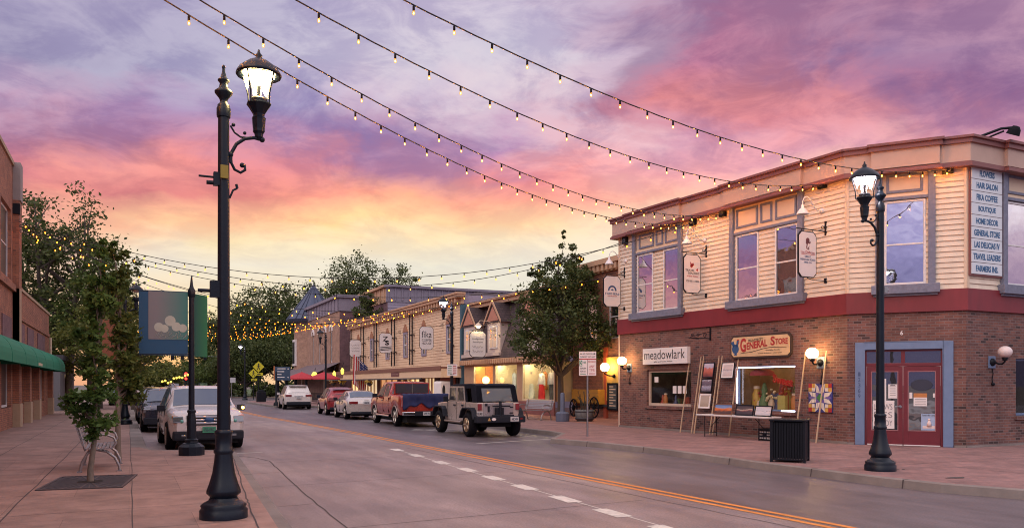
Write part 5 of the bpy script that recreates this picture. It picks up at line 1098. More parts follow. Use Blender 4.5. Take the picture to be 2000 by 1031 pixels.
a_lake = art_mat('print misty lake', [(0., (.10, .08, .10)), (.3, (.30, .28, .36)), (.42, (.38, .36, .44)), (.5, (.10, .08, .11)), (.85, (.16, .12, .16)), (1, (.5, .5, .55))], 6, 4)
a_sand = art_mat('print pale sand', [(0., (.38, .30, .22)), (.5, (.46, .38, .30)), (1, (.42, .35, .30))], 8, 2)
a_snow = art_mat('print snow branch', [(0., (.55, .45, .42)), (.45, (.6, .55, .55)), (.55, (.3, .26, .28)), (.62, (.6, .52, .5)), (1, (.55, .48, .46))], 5, 7)
a_butte = art_mat('print red butte', [(.0, (.06, .03, .03)), (.25, (.10, .05, .04)), (.4, (.55, .13, .03)), (.62, (.6, .2, .06)), (.66, (.18, .28, .5)), (1, (.12, .2, .42))], 4, 3)
a_flower = art_mat('print pale flower', [(0., (.03, .025, .03)), (.4, (.07, .05, .06)), (.5, (.30, .10, .09)), (.58, (.5, .42, .32)), (.64, (.10, .07, .07)), (1, (.05, .04, .05))], 2.2, 9)
a_bird = art_mat('print pale bird', [(0., (.55, .52, .55)), (.46, (.6, .57, .6)), (.5, (.2, .2, .22)), (.54, (.6, .57, .6)), (1, (.58, .55, .6))], 2.5, 12)
M_, h = hang(r2, 1376, 708, 738, 0); artwork('framed red canyon picture at the top of the rack of three', M_, .52, h, M_black, a_red)
M_, h = hang(r2, 1373, 740, 766, 0); artwork('framed dark lake picture in the middle of the rack of three', M_, .52, h, M_black, a_lake)
M_, h = hang(r2, 1368, 769, 797, 0); artwork('white framed sandy picture lowest on the rack of three', M_, .52, h, M_whites, a_sand, .03)
M_, h = hang(r3, 1410, 708, 739, 0); artwork('white mounted snow scene alone on its rack', M_, .56, h, M_black, a_snow, .06, .015)
# folding table
tl = G(1383, 853); fr = Frame((FA.p + FA.d * 0)[:2], FA.M.to_translation()[:2]) if False else FA
s0 = FA.px(1381, 812, .75)[0]; s1 = FA.px(1517, 812, .75)[0]; zt = FA.px(1450, 811, .9)[1]
t = thing('folding_table', 'long white folding table with black legs carrying pictures', 'table', M=FA.M @ Matrix.Translation((s0, -.55, .15)))
W = s1 - s0; zt -= .15; mb = MB(); mb.box(0, W, -.68, 0, zt - .045, zt); mb.build('tabletop', mat('table white', (.66, .62, .60), .5), t, bev=.012)
for x in (.33, W - .30):
    mb = MB()
    for y in (-.60, -.10): mb.tube([(x - .0, y, .0), (x, y, .1), (x, y, zt - .05)], .014, 6)
    mb.tube([(x, -.60, .12), (x, -.10, .12)], .012, 6); mb.tube([(x, -.35, .30), (x + (.42 if x < 1 else -.42), -.35, zt - .05)], .011, 6); mb.build('leg', M_black, t)
def stand_pic(label, u0, u1, v0, v1, fm, pm, mw=.0, out=.98):
    a = FA.px(u0, v1, out)[0]; b = FA.px(u1, v1, out)[0]; h = FA.px(u0, v0, out)[1] - FA.px(u0, v1, out)[1]
    artwork(label, FA.M @ Matrix.Translation(((a + b) / 2, -out, zt + .152)) @ Matrix.Rotation(R(-13), 4, 'X'), b - a - .01, h, fm, pm, mw)
stand_pic('framed glowing red butte picture standing on the table', 1394, 1430, 785, 806, mat('brown frame', (.16, .07, .04)), a_butte)
stand_pic('dark framed flower picture standing in the middle of the table', 1436, 1471, 785, 806, M_black, a_flower)
stand_pic('black framed pale bird picture at the right of the table', 1473, 1507, 785, 806, M_black, a_bird, .02)
s, _ = FA.px(1496, 860, .9); t = thing('crate', 'dark plastic crate with white grid sides under the table', 'crate', M=FA.M @ Matrix.Translation((s - .25, -.95, .15)))
mb = MB(); mb.box(0, .50, 0, .36, 0, .04)
for z in (.12, .2, .28): mb.box(0, .5, -.0, .012, z, z + .03); mb.box(.488, .5, .012, .36, z, z + .03); mb.box(0, .012, .012, .36, z, z + .03)
for x in (0, .1, .2, .3, .4, .48): mb.box(x, x + .02, -.004, .0, .04, .33)
mb.box(-.01, .51, -.01, .37, .31, .35); mb.build('basket', M_blackm, t)
mb = MB(); mb.box(.03, .47, .03, .33, .05, .29); mb.build('contents', mat('crumpled white paper', (.6, .58, .58), .7, var=.35, vs=22), t)
mb = MB(); mb.box(.17, .33, -.012, -.005, .12, .22); mb.build('label_plate', M_black, t)

# goods behind the shop glass
rr = random.Random(11)
def shop_goods(r, n, pal, nm, cat, labs, y0=.42, y1=1.0, sc_=1.):
    x0, x1, z0, z1 = r
    for k in range(n):
        x = x0 + .14 + (x1 - x0 - .28) * (k + .5 + rr.uniform(-.25, .25)) / n; y = rr.uniform(y0, y1); h = rr.uniform(.2, .5) * sc_; w = rr.uniform(.06, .11) * sc_; kind = labs[k % len(labs)]
        t = thing(kind[0], kind[1], kind[2], M=FA.M @ Matrix.Translation((x, y, z0 + .002)), group=nm); m = pal[k % len(pal)]
        mb = MB()
        if kind[0] == 'jar': mb.lathe([(w, 0), (w, h * .6), (w * .7, h * .7), (w * .72, h * .8)], 12); mb.build('body', m, t); mb = MB(); mb.lathe([(w * .75, h * .8), (w * .75, h * .9), (0, h * .92)], 12); mb.build('lid', M_cream, t)
        elif kind[0] == 'figurine': mb.lathe([(w, 0), (w * 1.1, h * .3), (w * .5, h * .6), (w * .62, h * .8), (w * .3, h * 1.05), (0, h * 1.1)], 10); mb.build('body', m, t); mb = MB(); mb.lathe([(w * 1.1, 0), (w * 1.1, .02)], 10); mb.build('base', M_darkgrey, t)
        elif kind[0] == 'gift_box': mb.box(-w, w, -w, w, 0, h * .7); mb.build('box', m, t); mb = MB(); mb.box(-w - .005, w + .005, -.015, .015, 0, h * .7 + .006); mb.build('ribbon', M_inkred, t)
        else:
            for j in range(18): a = rr.uniform(0, 6.3); q = rr.uniform(0, w * 1.6); mb.sphere((q * math.cos(a), q * math.sin(a), h * .6 + rr.uniform(0, h * .7)), rr.uniform(.03, .06), 6, 4)
            mb.build('blossoms', m, t); mb = MB(); mb.lathe([(w * .6, 0), (w, h * .4), (w * .7, h * .65)], 10); mb.build('vase', M_cream, t)
pal = [mat('goods %d' % i, c, .45, var=.1) for i, c in enumerate([(.55, .33, .05), (.45, .08, .04), (.5, .42, .12), (.12, .2, .08), (.55, .2, .05), (.6, .5, .3), (.08, .10, .2), (.3, .05, .04)])]
G2 = [('jar', 'coloured glass jar in the lit window with the tube light', 'jar'), ('flower_vase', 'vase of yellow blossoms in the lit window with the tube light', 'vase'), ('gift_box', 'ribboned gift box in the lit window with the tube light', 'box'), ('figurine', 'painted figurine in the lit window with the tube light', 'figurine')]
shop_goods(shopB, 15, pal, 'goods crowded in the window with the tube light', '', G2, sc_=1.75)
G1 = [('figurine', 'dim figurine in the left shop window', 'figurine'), ('jar', 'dim jar in the left shop window', 'jar'), ('gift_box', 'ribboned box in the left shop window', 'box')]
shop_goods(shopA, 8, [pal[1], pal[4], pal[3], pal[6], pal[0]], 'goods in the left shop window', '', G1)
x0, x1, z0, z1 = shopB
t = thing('window_lettering', 'red neon word hung inside the window with the tube light', 'lettering', M=FA.M @ Matrix.Translation((x0, .30, 0))); w = x1 - x0
mb = MB(); put_text(mb, 'Sweet', w * .54, w * .86, z1 - .50, z1 - .24, 0, bold=.02, th=.03, tilt=-.18); mb.build('letters', mat('red letters', (.32, .02, .015), .4, var=0, emis=(1, .05, .03), es=.12), t)  # neon letters with a faint red emission
t = thing('striped_awning', 'small red and white draped swag inside the lit window', 'awning', M=FA.M @ Matrix.Translation((x0, .34, 0)))
mb = MB(); mb.lathe([(.4, 0), (.36, .12), (.2, .2), (0, .22)], 16, (w * .22, .3, z1 - .28), cap=False); mb.build('cloth', mat('swag red', (.35, .05, .05), .7, var=.3, vs=9), t)
for k, (dx, lab) in enumerate([(.30, 'left'), (.36, 'middle'), (.42, 'right')]): pass
x0, x1, z0, z1 = shopA; w = x1 - x0
mb = MB()
for k in range(3): mb.next(); mb.box(x0 + w * (.55 + .11 * k), x0 + w * (.63 + .11 * k), .112, .116, z0 + .45, z0 + .72)
mb.next(); mb.box(x0 + w * .13, x0 + w * .22, .112, .116, z0 + .85, z0 + 1.05); mb.build('notice', M_whites, bld)
# ---------------------------------------------------------------- the row of fronts further along the right side
def bldg(name, label, M, cat='building'): return thing(name, label, cat, M=M)
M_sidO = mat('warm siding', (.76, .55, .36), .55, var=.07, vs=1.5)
M_corn = mat('tan cornice', (.55, .34, .21), .6, var=.1)
M_lav = mat('lavender siding', (.30, .26, .33), .65, var=.08)
M_greytrim = mat('grey trim', (.24, .21, .26), .7, var=.1)
M_warmwin = emat('lit shop window warm', (1, .66, .28), 1.6)
M_creamlit = mat('lit cream wall', (.80, .70, .46), .8, var=.1)
M_shoplamp = emat('shop lamp', (1, .80, .46), 80.)
FS = Frame((20, 79.9), (20, 50.0)); L = FS.L; zt = 7.75
t = bldg('siding_building', 'long two storey building with cream siding and dentilled cornice', FS.M)
zc0 = FS.px(800, 738, 1.5)[1]; zc1 = FS.px(800, 722, 1.5)[1]
wins = []
for u in (701, 727, 758, 793, 829, 878.5):
    s = FS.px(u, 670)[0]; wins.append((s - .38, s + .38, 4.0, 5.85))
mb = MB(); siding(mb, 0, L, 3.0, zt - .6, wins, step=.2, out=.03); mb.build('siding', M_sidO, t)
for h in wins:
    mb = MB(); mb.frame_rect(h[0] - .16, h[1] + .16, h[2] - .1, h[3] + .1, .17, -.08, .04); w = mb.build('window', M_lav, t)
    mb = MB(); mb.box(h[0], h[1], 0, .02, h[2], h[3]); mb.build('pane', M_windark, w); mb = MB(); mb.frame_rect(h[0], h[1], h[2], h[3], .05, -.03, 0); mb.box(h[0] + .05, h[1] - .05, -.03, 0, (h[2] + h[3]) / 2 - .03, (h[2] + h[3]) / 2 + .03); mb.build('sash', M_whitef, w)
    mb = MB(); mb.prism([(h[0] - .22, h[3] + .1), (h[1] + .22, h[3] + .1), ((h[0] + h[1]) / 2, h[3] + .75)], -.12, .02); mb.build('pediment', mat('rust pediment', (.36, .17, .10), .6), w)
mb = MB(); mb.box(-.1, L + .1, -.12, .1, zt - .62, zt - .2); mb.box(-.3, L + .35, -.5, .1, zt - .2, zt); mb.box(-.35, L + .4, -.58, .1, zt, zt + .12)
for k in range(52): s = L * (k + .5) / 52; mb.box(s - .13, s + .13, -.42, -.12, zt - .55, zt - .2)
mb.build('cornice', M_corn, t)
mb = MB(); mb.box(L - .25, L + .03, -.06, .3, .15, zt - .62); mb.build('corner_board', mat('teal board', (.06, .13, .17), .6), t)
mb = MB(); mb.M = None; mb.quad((L, 0, .15), (L, 12, .15), (L, 12, zt), (L, 0, zt)); mb.build('side_wall', M_lav, t)
mb = MB(); mb.quad((0, -.1, zt - .05), (L, -.1, zt - .05), (L, 12, zt - .05), (0, 12, zt - .05)); mb.build('roof', M_tar, t)
mb = MB()
for u in (689, 708, 713.5, 734, 739, 768, 774, 804, 809, 886):
    s = FS.px(u, 670)[0]; mb.next(); mb.tube([(s, -.16, 3.3), (s, -.16, zt - .3)], .05, 6)
    for z in (4.4, 5.6): mb.box(s - .1, s + .25, -.20, -.06, z, z + .07)
mb.build('downpipe', M_black, t)
mb = MB(); mb.box(-9, L, -1.5, 0, zc0, zc1); cn = mb.build('canopy', M_sidO, t)
mb = MB(); mb.box(-9.05, L + .02, -1.56, -1.5, zc1 - .12, zc1 + .16); mb.box(-9.05, L + .02, -1.5, 0, zc1, zc1 + .12); mb.build('fascia_trim', mat('rust brown', (.22, .10, .07), .7), cn)
mb = MB(); mb.box(-9, L - 4, -1.53, -1.4, zc0 - .1, zc0); mb.build('canopy_edge', M_darkgrey, cn)
for k in range(3):
    u = (655, 665, 772)[k]; s = FS.px(u, 730, 1.5)[0]; mb = MB(); mb.box(s - 1.0, s + 1.0, -1.54, -1.5, zc0 + .15, zc1 - .15); b = mb.build('name_board', mat('plum board', (.16, .06, .06)), cn)
    if k == 2: mb = MB(); put_text(mb, 'THE FIKA HAUS', s - .85, s + .85, zc0 + .28, zc1 - .28, -1.545); mb.build('lettering', M_cream, b)
# ground floor behind the canopy
shops = [(.4, 4.2), (5.2, 9.6), (10.6, 15.6), (16.6, 21.2), (22.4, 24.6)]
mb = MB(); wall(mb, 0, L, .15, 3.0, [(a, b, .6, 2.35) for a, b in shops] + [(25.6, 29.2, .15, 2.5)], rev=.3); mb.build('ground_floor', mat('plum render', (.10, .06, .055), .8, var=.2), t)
for i, (a, b) in enumerate(shops):
    mb = MB(); n = 3 + i % 2; w = (b - a) / n
    for k in range(n): mb.frame_rect(a + k * w, a + (k + 1) * w, .6, 2.35, .12, .0, .1)
    sw = mb.build('shop_window', M_cream, t); mb = MB(); mb.box(a, b, .12, .14, .6, 2.35); mb.build('pane', emat('lit pane %d' % (i % 3), [(1, .72, .36), (.9, .72, .45), (1, .55, .25)][i % 3], [.9, .6, .45][i % 3]), sw)
mb = MB(); mb.box(25.5, 29.3, -.05, .2, .15, 2.55); mb.build('shutter_frame', M_black, t)
mb = MB(); 
for k in range(12): mb.box(25.9, 28.9, -.09 - .02 * (k % 2), -.05, .2 + k * .185, .2 + k * .185 + .17)
mb.build('roller_shutter', mat('terracotta shutter', (.38, .10, .05), .6), t)
t = thing('menu_cabinet', 'white rounded cabinet against the terracotta shutter', 'cabinet', (18.9, 50.6, .15), R(20))
mb = MB(); mb.box(-.55, .55, -.4, .4, .12, 1.85); mb.build('body', M_whites, t, bev=.14); mb = MB(); mb.prism([(-.3 + .13 * math.cos(a * PI / 8), 1.25 + .35 * math.sin(a * PI / 8)) for a in range(16)], -.405, -.39); mb.build('oval_mark', M_ink, t); mb = MB(); mb.box(-.5, .5, -.35, .35, 0, .12); mb.build('foot', M_black, t)
def strokes(b, w, h, n=3, seed=1, z0=.18):
    q = random.Random(seed); mb = MB()
    for j in range(n):
        z = h * (z0 - .17 * j); mb.tube([(-w * .33 + w * .66 * i / 14, -.03, z + h * .045 * math.sin(i * 1.9 + q.random() * 2)) for i in range(15)], .010, 4)
    mb.build('script', mat('grey script', (.16, .13, .13)), b)
hanging_sign('white hanging sign with faint script, farthest on the cream siding front', FS, 694, 680, 22, 33, lambda b, w, h: strokes(b, w, h, 3, 2), 1.25)
def draw_z(b, w, h):
    lines(b, M_ink, [('Z', -w * .24, w * .2, h * .10, h * .34, dict(bold=.02)), ('s', -w * .05, w * .28, -h * .1, h * .14, dict(bold=.02))])
    shape(b, 'stripes', M_ink, [[(-w * .45, -h * .2 - .07 * k * h), (w * .45, -h * .15 - .07 * k * h), (w * .45, -h * .18 - .07 * k * h), (-w * .4, -h * .235 - .07 * k * h)] for k in range(3)])
hanging_sign('hanging sign with a big black letter above zebra stripes', FS, 753, 670, 23, 39, draw_z, 1.25)
def draw_fika(b, w, h): lines(b, M_ink, [('fika', -w * .36, w * .36, h * .02, h * .30), ('COFFEE', -w * .34, w * .34, -h * .14, -h * .04), ('HOUSE', -w * .34, w * .34, -h * .28, -h * .18)])
hanging_sign('white hanging coffee sign with tall black lettering beside the lamp post', FS, 833, 660, 26, 45, draw_fika, 1.25)
# flag
s, z = FS.px(722, 712, .2); t = thing('flag', 'striped flag with a blue corner hanging from a slanted pole', 'flag', M=FS.M @ Matrix.Translation((s, -.1, z)))
mb = MB(); mb.tube([(0, 0, -.6), (-.0, -1.9, 1.05)], .03, 6); mb.build('pole', M_whites, t)
fm, n_, l_, b_ = nt_new('flag cloth'); uvn = n_.new('ShaderNodeUVMap'); sp = n_.new('ShaderNodeSeparateXYZ'); l_.new(uvn.outputs[0], sp.inputs[0])
def mth(op, a, b=None):
    x = n_.new('ShaderNodeMath'); x.operation = op
    for i, v in enumerate((a, b)):
        if v is None: continue
        if isinstance(v, (int, float)): x.inputs[i].default_value = v
        else: l_.new(v, x.inputs[i])
    return x.outputs[0]
st = mth('GREATER_THAN', mth('FRACT', mth('MULTIPLY', sp.outputs[0], 6.5)), .5)
mx = n_.new('ShaderNodeMix'); mx.data_type = 'RGBA'; mx.inputs['A'].default_value = (.40, .02, .03, 1); mx.inputs['B'].default_value = (.65, .6, .58, 1); l_.new(st, mx.inputs['Factor'])
ct = mth('MULTIPLY', mth('LESS_THAN', sp.outputs[0], .54), mth('GREATER_THAN', sp.outputs[1], .6)); vo = n_.new('ShaderNodeTexVoronoi'); vo.inputs['Scale'].default_value = 11; l_.new(uvn.outputs[0], vo.inputs['Vector']); vo.inputs['Randomness'].default_value = .15
sr = mth('LESS_THAN', vo.outputs['Distance'], .2); m2 = n_.new('ShaderNodeMix'); m2.data_type = 'RGBA'; m2.inputs['A'].default_value = (.02, .03, .13, 1); m2.inputs['B'].default_value = (.6, .6, .6, 1); l_.new(sr, m2.inputs['Factor'])
m3 = n_.new('ShaderNodeMix'); m3.data_type = 'RGBA'; l_.new(ct, m3.inputs['Factor']); l_.new(mx.outputs['Result'], m3.inputs['A']); l_.new(m2.outputs['Result'], m3.inputs['B']); l_.new(m3.outputs['Result'], b_.inputs['Base Color']); b_.inputs['Roughness'].default_value = .8
me = bpy.data.meshes.new('cloth'); vs, fs, uvs = [], [], []; nx, nz = 10, 16
for i in range(nx + 1):
    for j in range(nz + 1):
        a, c = i / nx, j / nz; vs.append((.12 * math.sin(a * 9 + c * 2) * (.3 + a), -.25 - a * 1.35 - .25 * c * (1 - a) , -.25 + a * 1.2 * (1 - .45 * c) - c * 2.3 - .12 * math.sin(a * 5) * c))
for i in range(nx):
    for j in range(nz): q = i * (nz + 1) + j; fs.append((q, q + nz + 1, q + nz + 2, q + 1))
me.from_pydata(vs, [], fs); me.materials.append(fm); ul = me.uv_layers.new(name='UVMap')
for lp in me.loops: i, j = divmod(lp.vertex_index, nz + 1); ul.data[lp.index].uv = (i / nx, 1 - j / nz)
for pl_ in me.polygons: pl_.use_smooth = True
o = bpy.data.objects.new('cloth', me); COL.objects.link(o); o.parent = t; sm = o.modifiers.new('t', 'SOLIDIFY'); sm.thickness = .01
# flower baskets
for k, (u, lb) in enumerate([(651, 'hanging basket of yellow flowers nearest the tower porch'), (668, 'hanging basket of yellow flowers left of the flag'), (697, 'hanging basket of flowers just left of the flag tip'), (722, 'hanging basket of flowers under the flag'), (790, 'hanging basket of flowers above the red pickup')]):
    s = FS.px(u, 744, 1.3)[0]; t = thing('flower_basket', lb, 'flower basket', M=FS.M @ Matrix.Translation((s, -1.3, 0)), group='hanging baskets under the canopy'); q = random.Random(k)
    mb = MB(); mb.lathe([(.05, 1.62), (.25, 1.8), (.28, 1.92)], 10); mb.tube([(0, 0, 1.9), (0, 0, zc0)], .015, 4); mb.build('basket', M_darkgrey, t)
    mb = MB()
    for j in range(34): a = q.uniform(0, 6.3); r = q.uniform(0, .4); mb.sphere((r * math.cos(a), r * math.sin(a), 1.95 + q.uniform(-.2, .3) * (1 - r)), q.uniform(.05, .09), 5, 3)
    mb.build('flowers', mat('yellow flowers' if k % 2 else 'orange flowers', (.5, .35, .06) if k % 2 else (.45, .25, .08), .7, var=.5, vs=9), t)

# boutique with mansard roof
FQ = Frame((20, 49.6), (20, 37.0)); L = FQ.L
t = bldg('boutique_building', 'small shop with brown mansard roof, two gabled dormers and lit windows', FQ.M)
M_shing = brick_mat('brown shingle', (.085, .055, .055), (.06, .04, .045), (.03, .02, .025), .3, .16, .012, dark=.0, dth=.99)
zr0, zr1 = 3.35, 6.75
mb = MB(); mb.add([(0, -.25, zr0), (L, -.25, zr0), (L, .9, zr1), (0, .9, zr1)], [(0, 1, 2, 3)]); mb.add([(0, -.25, zr0), (0, .9, zr1), (0, 8, zr1), (0, 8, zr0)], [(0, 1, 2, 3)]); mb.add([(L, .9, zr1), (L, -.25, zr0), (L, 8, zr0), (L, 8, zr1)], [(0, 1, 2, 3)]); mb.quad((0, .9, zr1), (L, .9, zr1), (L, 8, zr1), (0, 8, zr1)); mb.build('roof', M_shing, t)
mb = MB(); mb.box(-.1, L + .1, .45, .95, zr1, zr1 + .25); mb.box(-.2, L + .2, .3, .95, zr1 + .25, zr1 + .38); mb.build('roof_cornice', M_corn, t)
mb = MB(); mb.box(-.1, L + .1, -.35, .0, zr0 - .32, zr0 - .02)
for k in range(40): s = L * (k + .5) / 40; mb.box(s - .07, s + .07, -.42, -.35, zr0 - .28, zr0 - .06)
mb.build('eave_cornice', M_corn, t)
for u in (921, 969, 1040):
    s = FQ.px(u, 660)[0]; w = .95; mb = MB(); mb.box(s - w, s + w, -.15, .9, 3.7, 5.55); dm = mb.build('dormer', mat('pale dormer', (.55, .45, .40), .6), t)
    mb = MB(); mb.prism([(s - w - .25, 5.5), (s + w + .25, 5.5), (s, 6.75)], -.22, 1.2); mb.build('gable', M_shing, dm); mb = MB(); mb.prism([(s - w + .1, 5.6), (s + w - .1, 5.6), (s, 6.45)], -.25, -.22); mb.build('gable_face', mat('salmon gable', (.50, .22, .15), .7), dm)
    mb = MB(); mb.prism([(s - w - .3, 5.42), (s - w - .3, 5.58), (s, 6.9), (s + w + .3, 5.58), (s + w + .3, 5.42), (s, 6.7)], -.30, -.25); mb.build('barge_board', M_corn, dm)
    mb = MB(); mb.box(s - .55, s + .55, -.2, -.15, 3.95, 5.3); ww = mb.build('window', M_whitef, dm); mb = MB(); mb.box(s - .47, s - .04, -.215, -.2, 4.02, 5.22); mb.next(); mb.box(s + .04, s + .47, -.215, -.2, 4.02, 5.22); mb.build('pane', M_winsky, ww)
    mb = MB(); mb.box(s - w - .1, s + w + .1, -.3, .0, 3.5, 3.7); mb.build('sill', mat('pale dormer', (.5, .5, .5)), dm)
a0, a1 = FQ.px(924, 750)[0], FQ.px(1010, 750)[0]; b0, b1 = FQ.px(1019, 750)[0], FQ.px(1097, 750)[0]
h1 = (a0, (a0 + a1) / 2 - .1, .95, 3.0); h2 = ((a0 + a1) / 2 + .1, a1, .95, 3.0); h3 = (b0, min(b1, L - .15), .9, 3.0)
mb = MB(); wall(mb, 0, L, .15, zr0, [h1, h2, h3], rev=.2); mb.build('shop_front', mat('tan front', (.46, .28, .17), .7, var=.15), t)
mb = MB(); mb.box(0, L, -.06, 0, .15, .86); mb.build('stall_riser', M_maroon, t)
for i, (h, wm) in enumerate([(h1, mat('orange wall', (.75, .36, .10), .8, var=.2)), (h2, M_creamlit), (h3, M_creamlit)]):
    x0, x1, z0, z1 = h; mb = MB(); d = 1.5
    mb.quad((x0, d, z0), (x1, d, z0), (x1, d, z1), (x0, d, z1)); mb.quad((x0, .2, z0), (x0, d, z0), (x0, d, z1), (x0, .2, z1)); mb.quad((x1, d, z0), (x1, .2, z0), (x1, .2, z1), (x1, d, z1)); mb.quad((x0, .2, z0), (x1, .2, z0), (x1, d, z0), (x0, d, z0)); mb.quad((x0, d, z1), (x1, d, z1), (x1, .2, z1), (x0, .2, z1)); rm = mb.build('shop_interior', wm, t)
    mb = MB()
    for k in range(4): mb.next(); mb.box(x0 + (x1 - x0) * (k + .2) / 4, x0 + (x1 - x0) * (k + .6) / 4, .3, .42, z1 - .07, z1 - .03)
    mb.build('ceiling_lamp', M_shoplamp, rm)
    mb = MB(); mb.frame_rect(x0, x1, z0, z1, .09, .03, .12); sw = mb.build('shop_window', mat('warm cream frame', (.7, .58, .36), .6), t); mb = MB(); mb.box(x0 + .09, x1 - .09, .07, .08, z0 + .09, z1 - .09); mb.build('pane', clear_glass('thin shop glass', .02), sw)  # frame in a plain warm cream
for k, (u, lb) in enumerate([(935, 'dim globe lamp left in the orange lit window'), (949, 'bright globe lamp in the orange lit window'), (979, 'globe lamp in the middle lit window')]):
    s, z = FQ.px(u, 742, -.5); g = thing('globe_light', lb, 'lamp', M=FQ.M @ Matrix.Translation((s, .5, z)), group='globe lamps in the boutique windows')
    mb = MB(); mb.sphere((0, 0, 0), .2 if k != 1 else .24, 14, 10); mb.build('globe', emat('amber globe %d' % k, (1, .62, .22), [1.3, 5, 1.3][k]), g); mb = MB(); mb.tube([(0, 0, .2), (0, 0, 3.0 - z)], .015, 5); mb.build('cord', M_black, g)
# clothes on forms
def dress(label, s, kind, y=.75, z=.9):
    g = thing('dress_form', label, 'clothes', M=FQ.M @ Matrix.Translation((s, y, z)))
    C = {'coat': (.55, .50, .40), 'red': (.55, .015, .02), 'white': (.72, .70, .62), 'dark': (.04, .04, .05), 'green': (.62, .66, .50), 'grey': (.4, .38, .38)}
    def part(nm, prof, c, n=14, sq=.6):
        mb = MB(Matrix.Diagonal((1, sq, 1, 1))); mb.lathe(prof, n, flute=.06); mb.build(nm, mat('cloth ' + c, C[c], .85, var=.2, vs=9), g)
    def arms(c, zs=1.5, l=.62, sp=.1):
        for sx in (-1, 1): mb = MB(); mb.tube([(sx * .19, 0, zs), (sx * (.25 + sp * .4), 0, zs - l * .5), (sx * (.25 + sp), -.03, zs - l)], [.07, .06, .05], 8); mb.build('sleeve', mat('cloth ' + c, C[c]), g)
    mb = MB(); mb.lathe([(.05, 1.5), (.05, 1.62), (.085, 1.68), (.10, 1.77), (.07, 1.87), (0, 1.9)] if kind in ('redset', 'darkset') else [(.05, 1.48), (.05, 1.6), (0, 1.61)], 10); mb.build('neck', mat('mannequin', (.16, .06, .05) if kind == 'redset' else (.3, .25, .2)), g)
    if kind == 'coat': part('coat', [(.33, .55), (.30, .9), (.25, 1.2), (.27, 1.42), (.12, 1.53)], 'coat'); arms('coat', 1.45, .7, .12); part('skirt', [(.2, .1), (.22, .56)], 'dark')
    if kind == 'redset': part('skirt', [(.30, .02), (.27, .5), (.21, .95)], 'red'); part('blouse', [(.23, .9), (.21, 1.1), (.25, 1.38), (.12, 1.53)], 'white'); arms('white', 1.45, .62, .14)
    if kind == 'darkset': part('trousers', [(.16, .02), (.19, .5), (.2, .95)], 'dark'); part('blouse', [(.26, .9), (.22, 1.1), (.25, 1.38), (.12, 1.53)], 'grey'); arms('grey'); 
    if kind == 'child': part('dress', [(.32, .02), (.28, .4), (.2, .72), (.21, .85), (.1, .93)], 'green')
    mb = MB(); mb.lathe([(.16, 0), (.16, .02)], 12); mb.build('stand', M_darkgrey, g)
for u, k, lb in [(1030, 'coat', 'long pale coat on a form, left in the clothes window'), (1055, 'redset', 'white blouse with long red skirt on a mannequin'), (1041, 'child', 'small pale green dress low in the clothes window'), (1074, 'darkset', 'grey blouse with dark trousers on a mannequin')]:
    dress(lb, FQ.px(u, 760, -.7)[0], k, .6 if k == 'child' else .8)
for k, (u, c, lb) in enumerate([(1048, (.22, .06, .05), 'dark red garment hanging on the back rail'), (1064, (.55, .2, .05), 'orange garment hanging on the back rail'), (988, (.3, .42, .6), 'pale blue garment hanging in the middle window'), (1004, (.45, .55, .65), 'pale blue shirt at the right of the middle window')]):
    s = FQ.px(u, 740, -1.3)[0]; g = thing('hanging_garment', lb, 'clothes', M=FQ.M @ Matrix.Translation((s, 1.3, 1.5))); mb = MB(Matrix.Diagonal((1, .4, 1, 1))); mb.lathe([(.3, 0), (.26, .5), (.3, .9), (.08, 1.02)], 12, flute=.08); mb.build('cloth', mat('garment %d' % k, c, .85, var=.25, vs=7), g); mb = MB(); mb.tube([(0, 0, 1.0), (0, 0, 1.2)], .012, 5); mb.tube([(-.5, 0, 1.2), (.5, 0, 1.2)], .012, 5); mb.build('rail', M_steel, g)
def draw_bout(b, w, h):
    lines(b, M_ink, [('consignment', -w * .36, w * .36, h * .16, h * .24), ('boutique', -w * .30, w * .30, h * .04, h * .12)]); strokes(b, w, h, 2, 5, -.10)
sg = hanging_sign('white hanging boutique sign lit from above in front of the dormers', FQ, 933, 672, 31, 51, draw_bout, 1.3)
mb = MB(); mb.lathe([(.24, 1.05), (.2, 1.12), (.08, 1.24), (0, 1.26)], 14, (0, -.1, 0)); mb.tube([(0, -.1, 1.25), (.1, -.1, 1.4), (.6, -.1, 1.38), (1.2, -.1, 1.1)], .02, 6); mb.build('sign_lamp', M_cream, sg); mb = MB(); mb.sphere((0, -.1, 1.06), .12, 8, 6); mb.build('bulb', M_lamp, sg)

# brick building behind the street tree
FR = Frame((21, 36.9), (21, 26.7)); L = FR.L; zt = 7.85
t = bldg('brick_building', 'two storey red brick building with dentil cornice behind the street tree', FR.M)
ws = [(1.2, 2.4, 4.0, 6.2), (3.4, 4.6, 4.0, 6.2), (6.6, 7.8, 4.0, 6.2)]
mb = MB(); wall(mb, 0, L, .15, zt - .6, ws, rev=.15); mb.build('wall', M_brickL, t)
for h in ws: window_in(t, None, *h, .1, M_winsky)
mb = MB(); mb.quad((L, 0, .15), (L, 6, .15), (L, 6, zt), (L, 0, zt)); mb.next(); mb.quad((0, 6, .15), (0, 0, .15), (0, 0, zt), (0, 6, zt)); mb.build('side_wall', M_brickL, t)
mb = MB(); mb.box(-.1, L, -.1, .2, zt - .6, zt - .25); mb.box(-.2, L, -.35, .2, zt - .25, zt)
for k in range(26): s = L * (k + .5) / 26; mb.box(s - .1, s + .1, -.3, -.1, zt - .55, zt - .25)
mb.build('cornice', M_corn, t)
mb = MB(); mb.box(3.2, 3.45, -.12, 0, .15, 3.6); mb.build('red_post', mat('red post', (.4, .08, .04)), t)
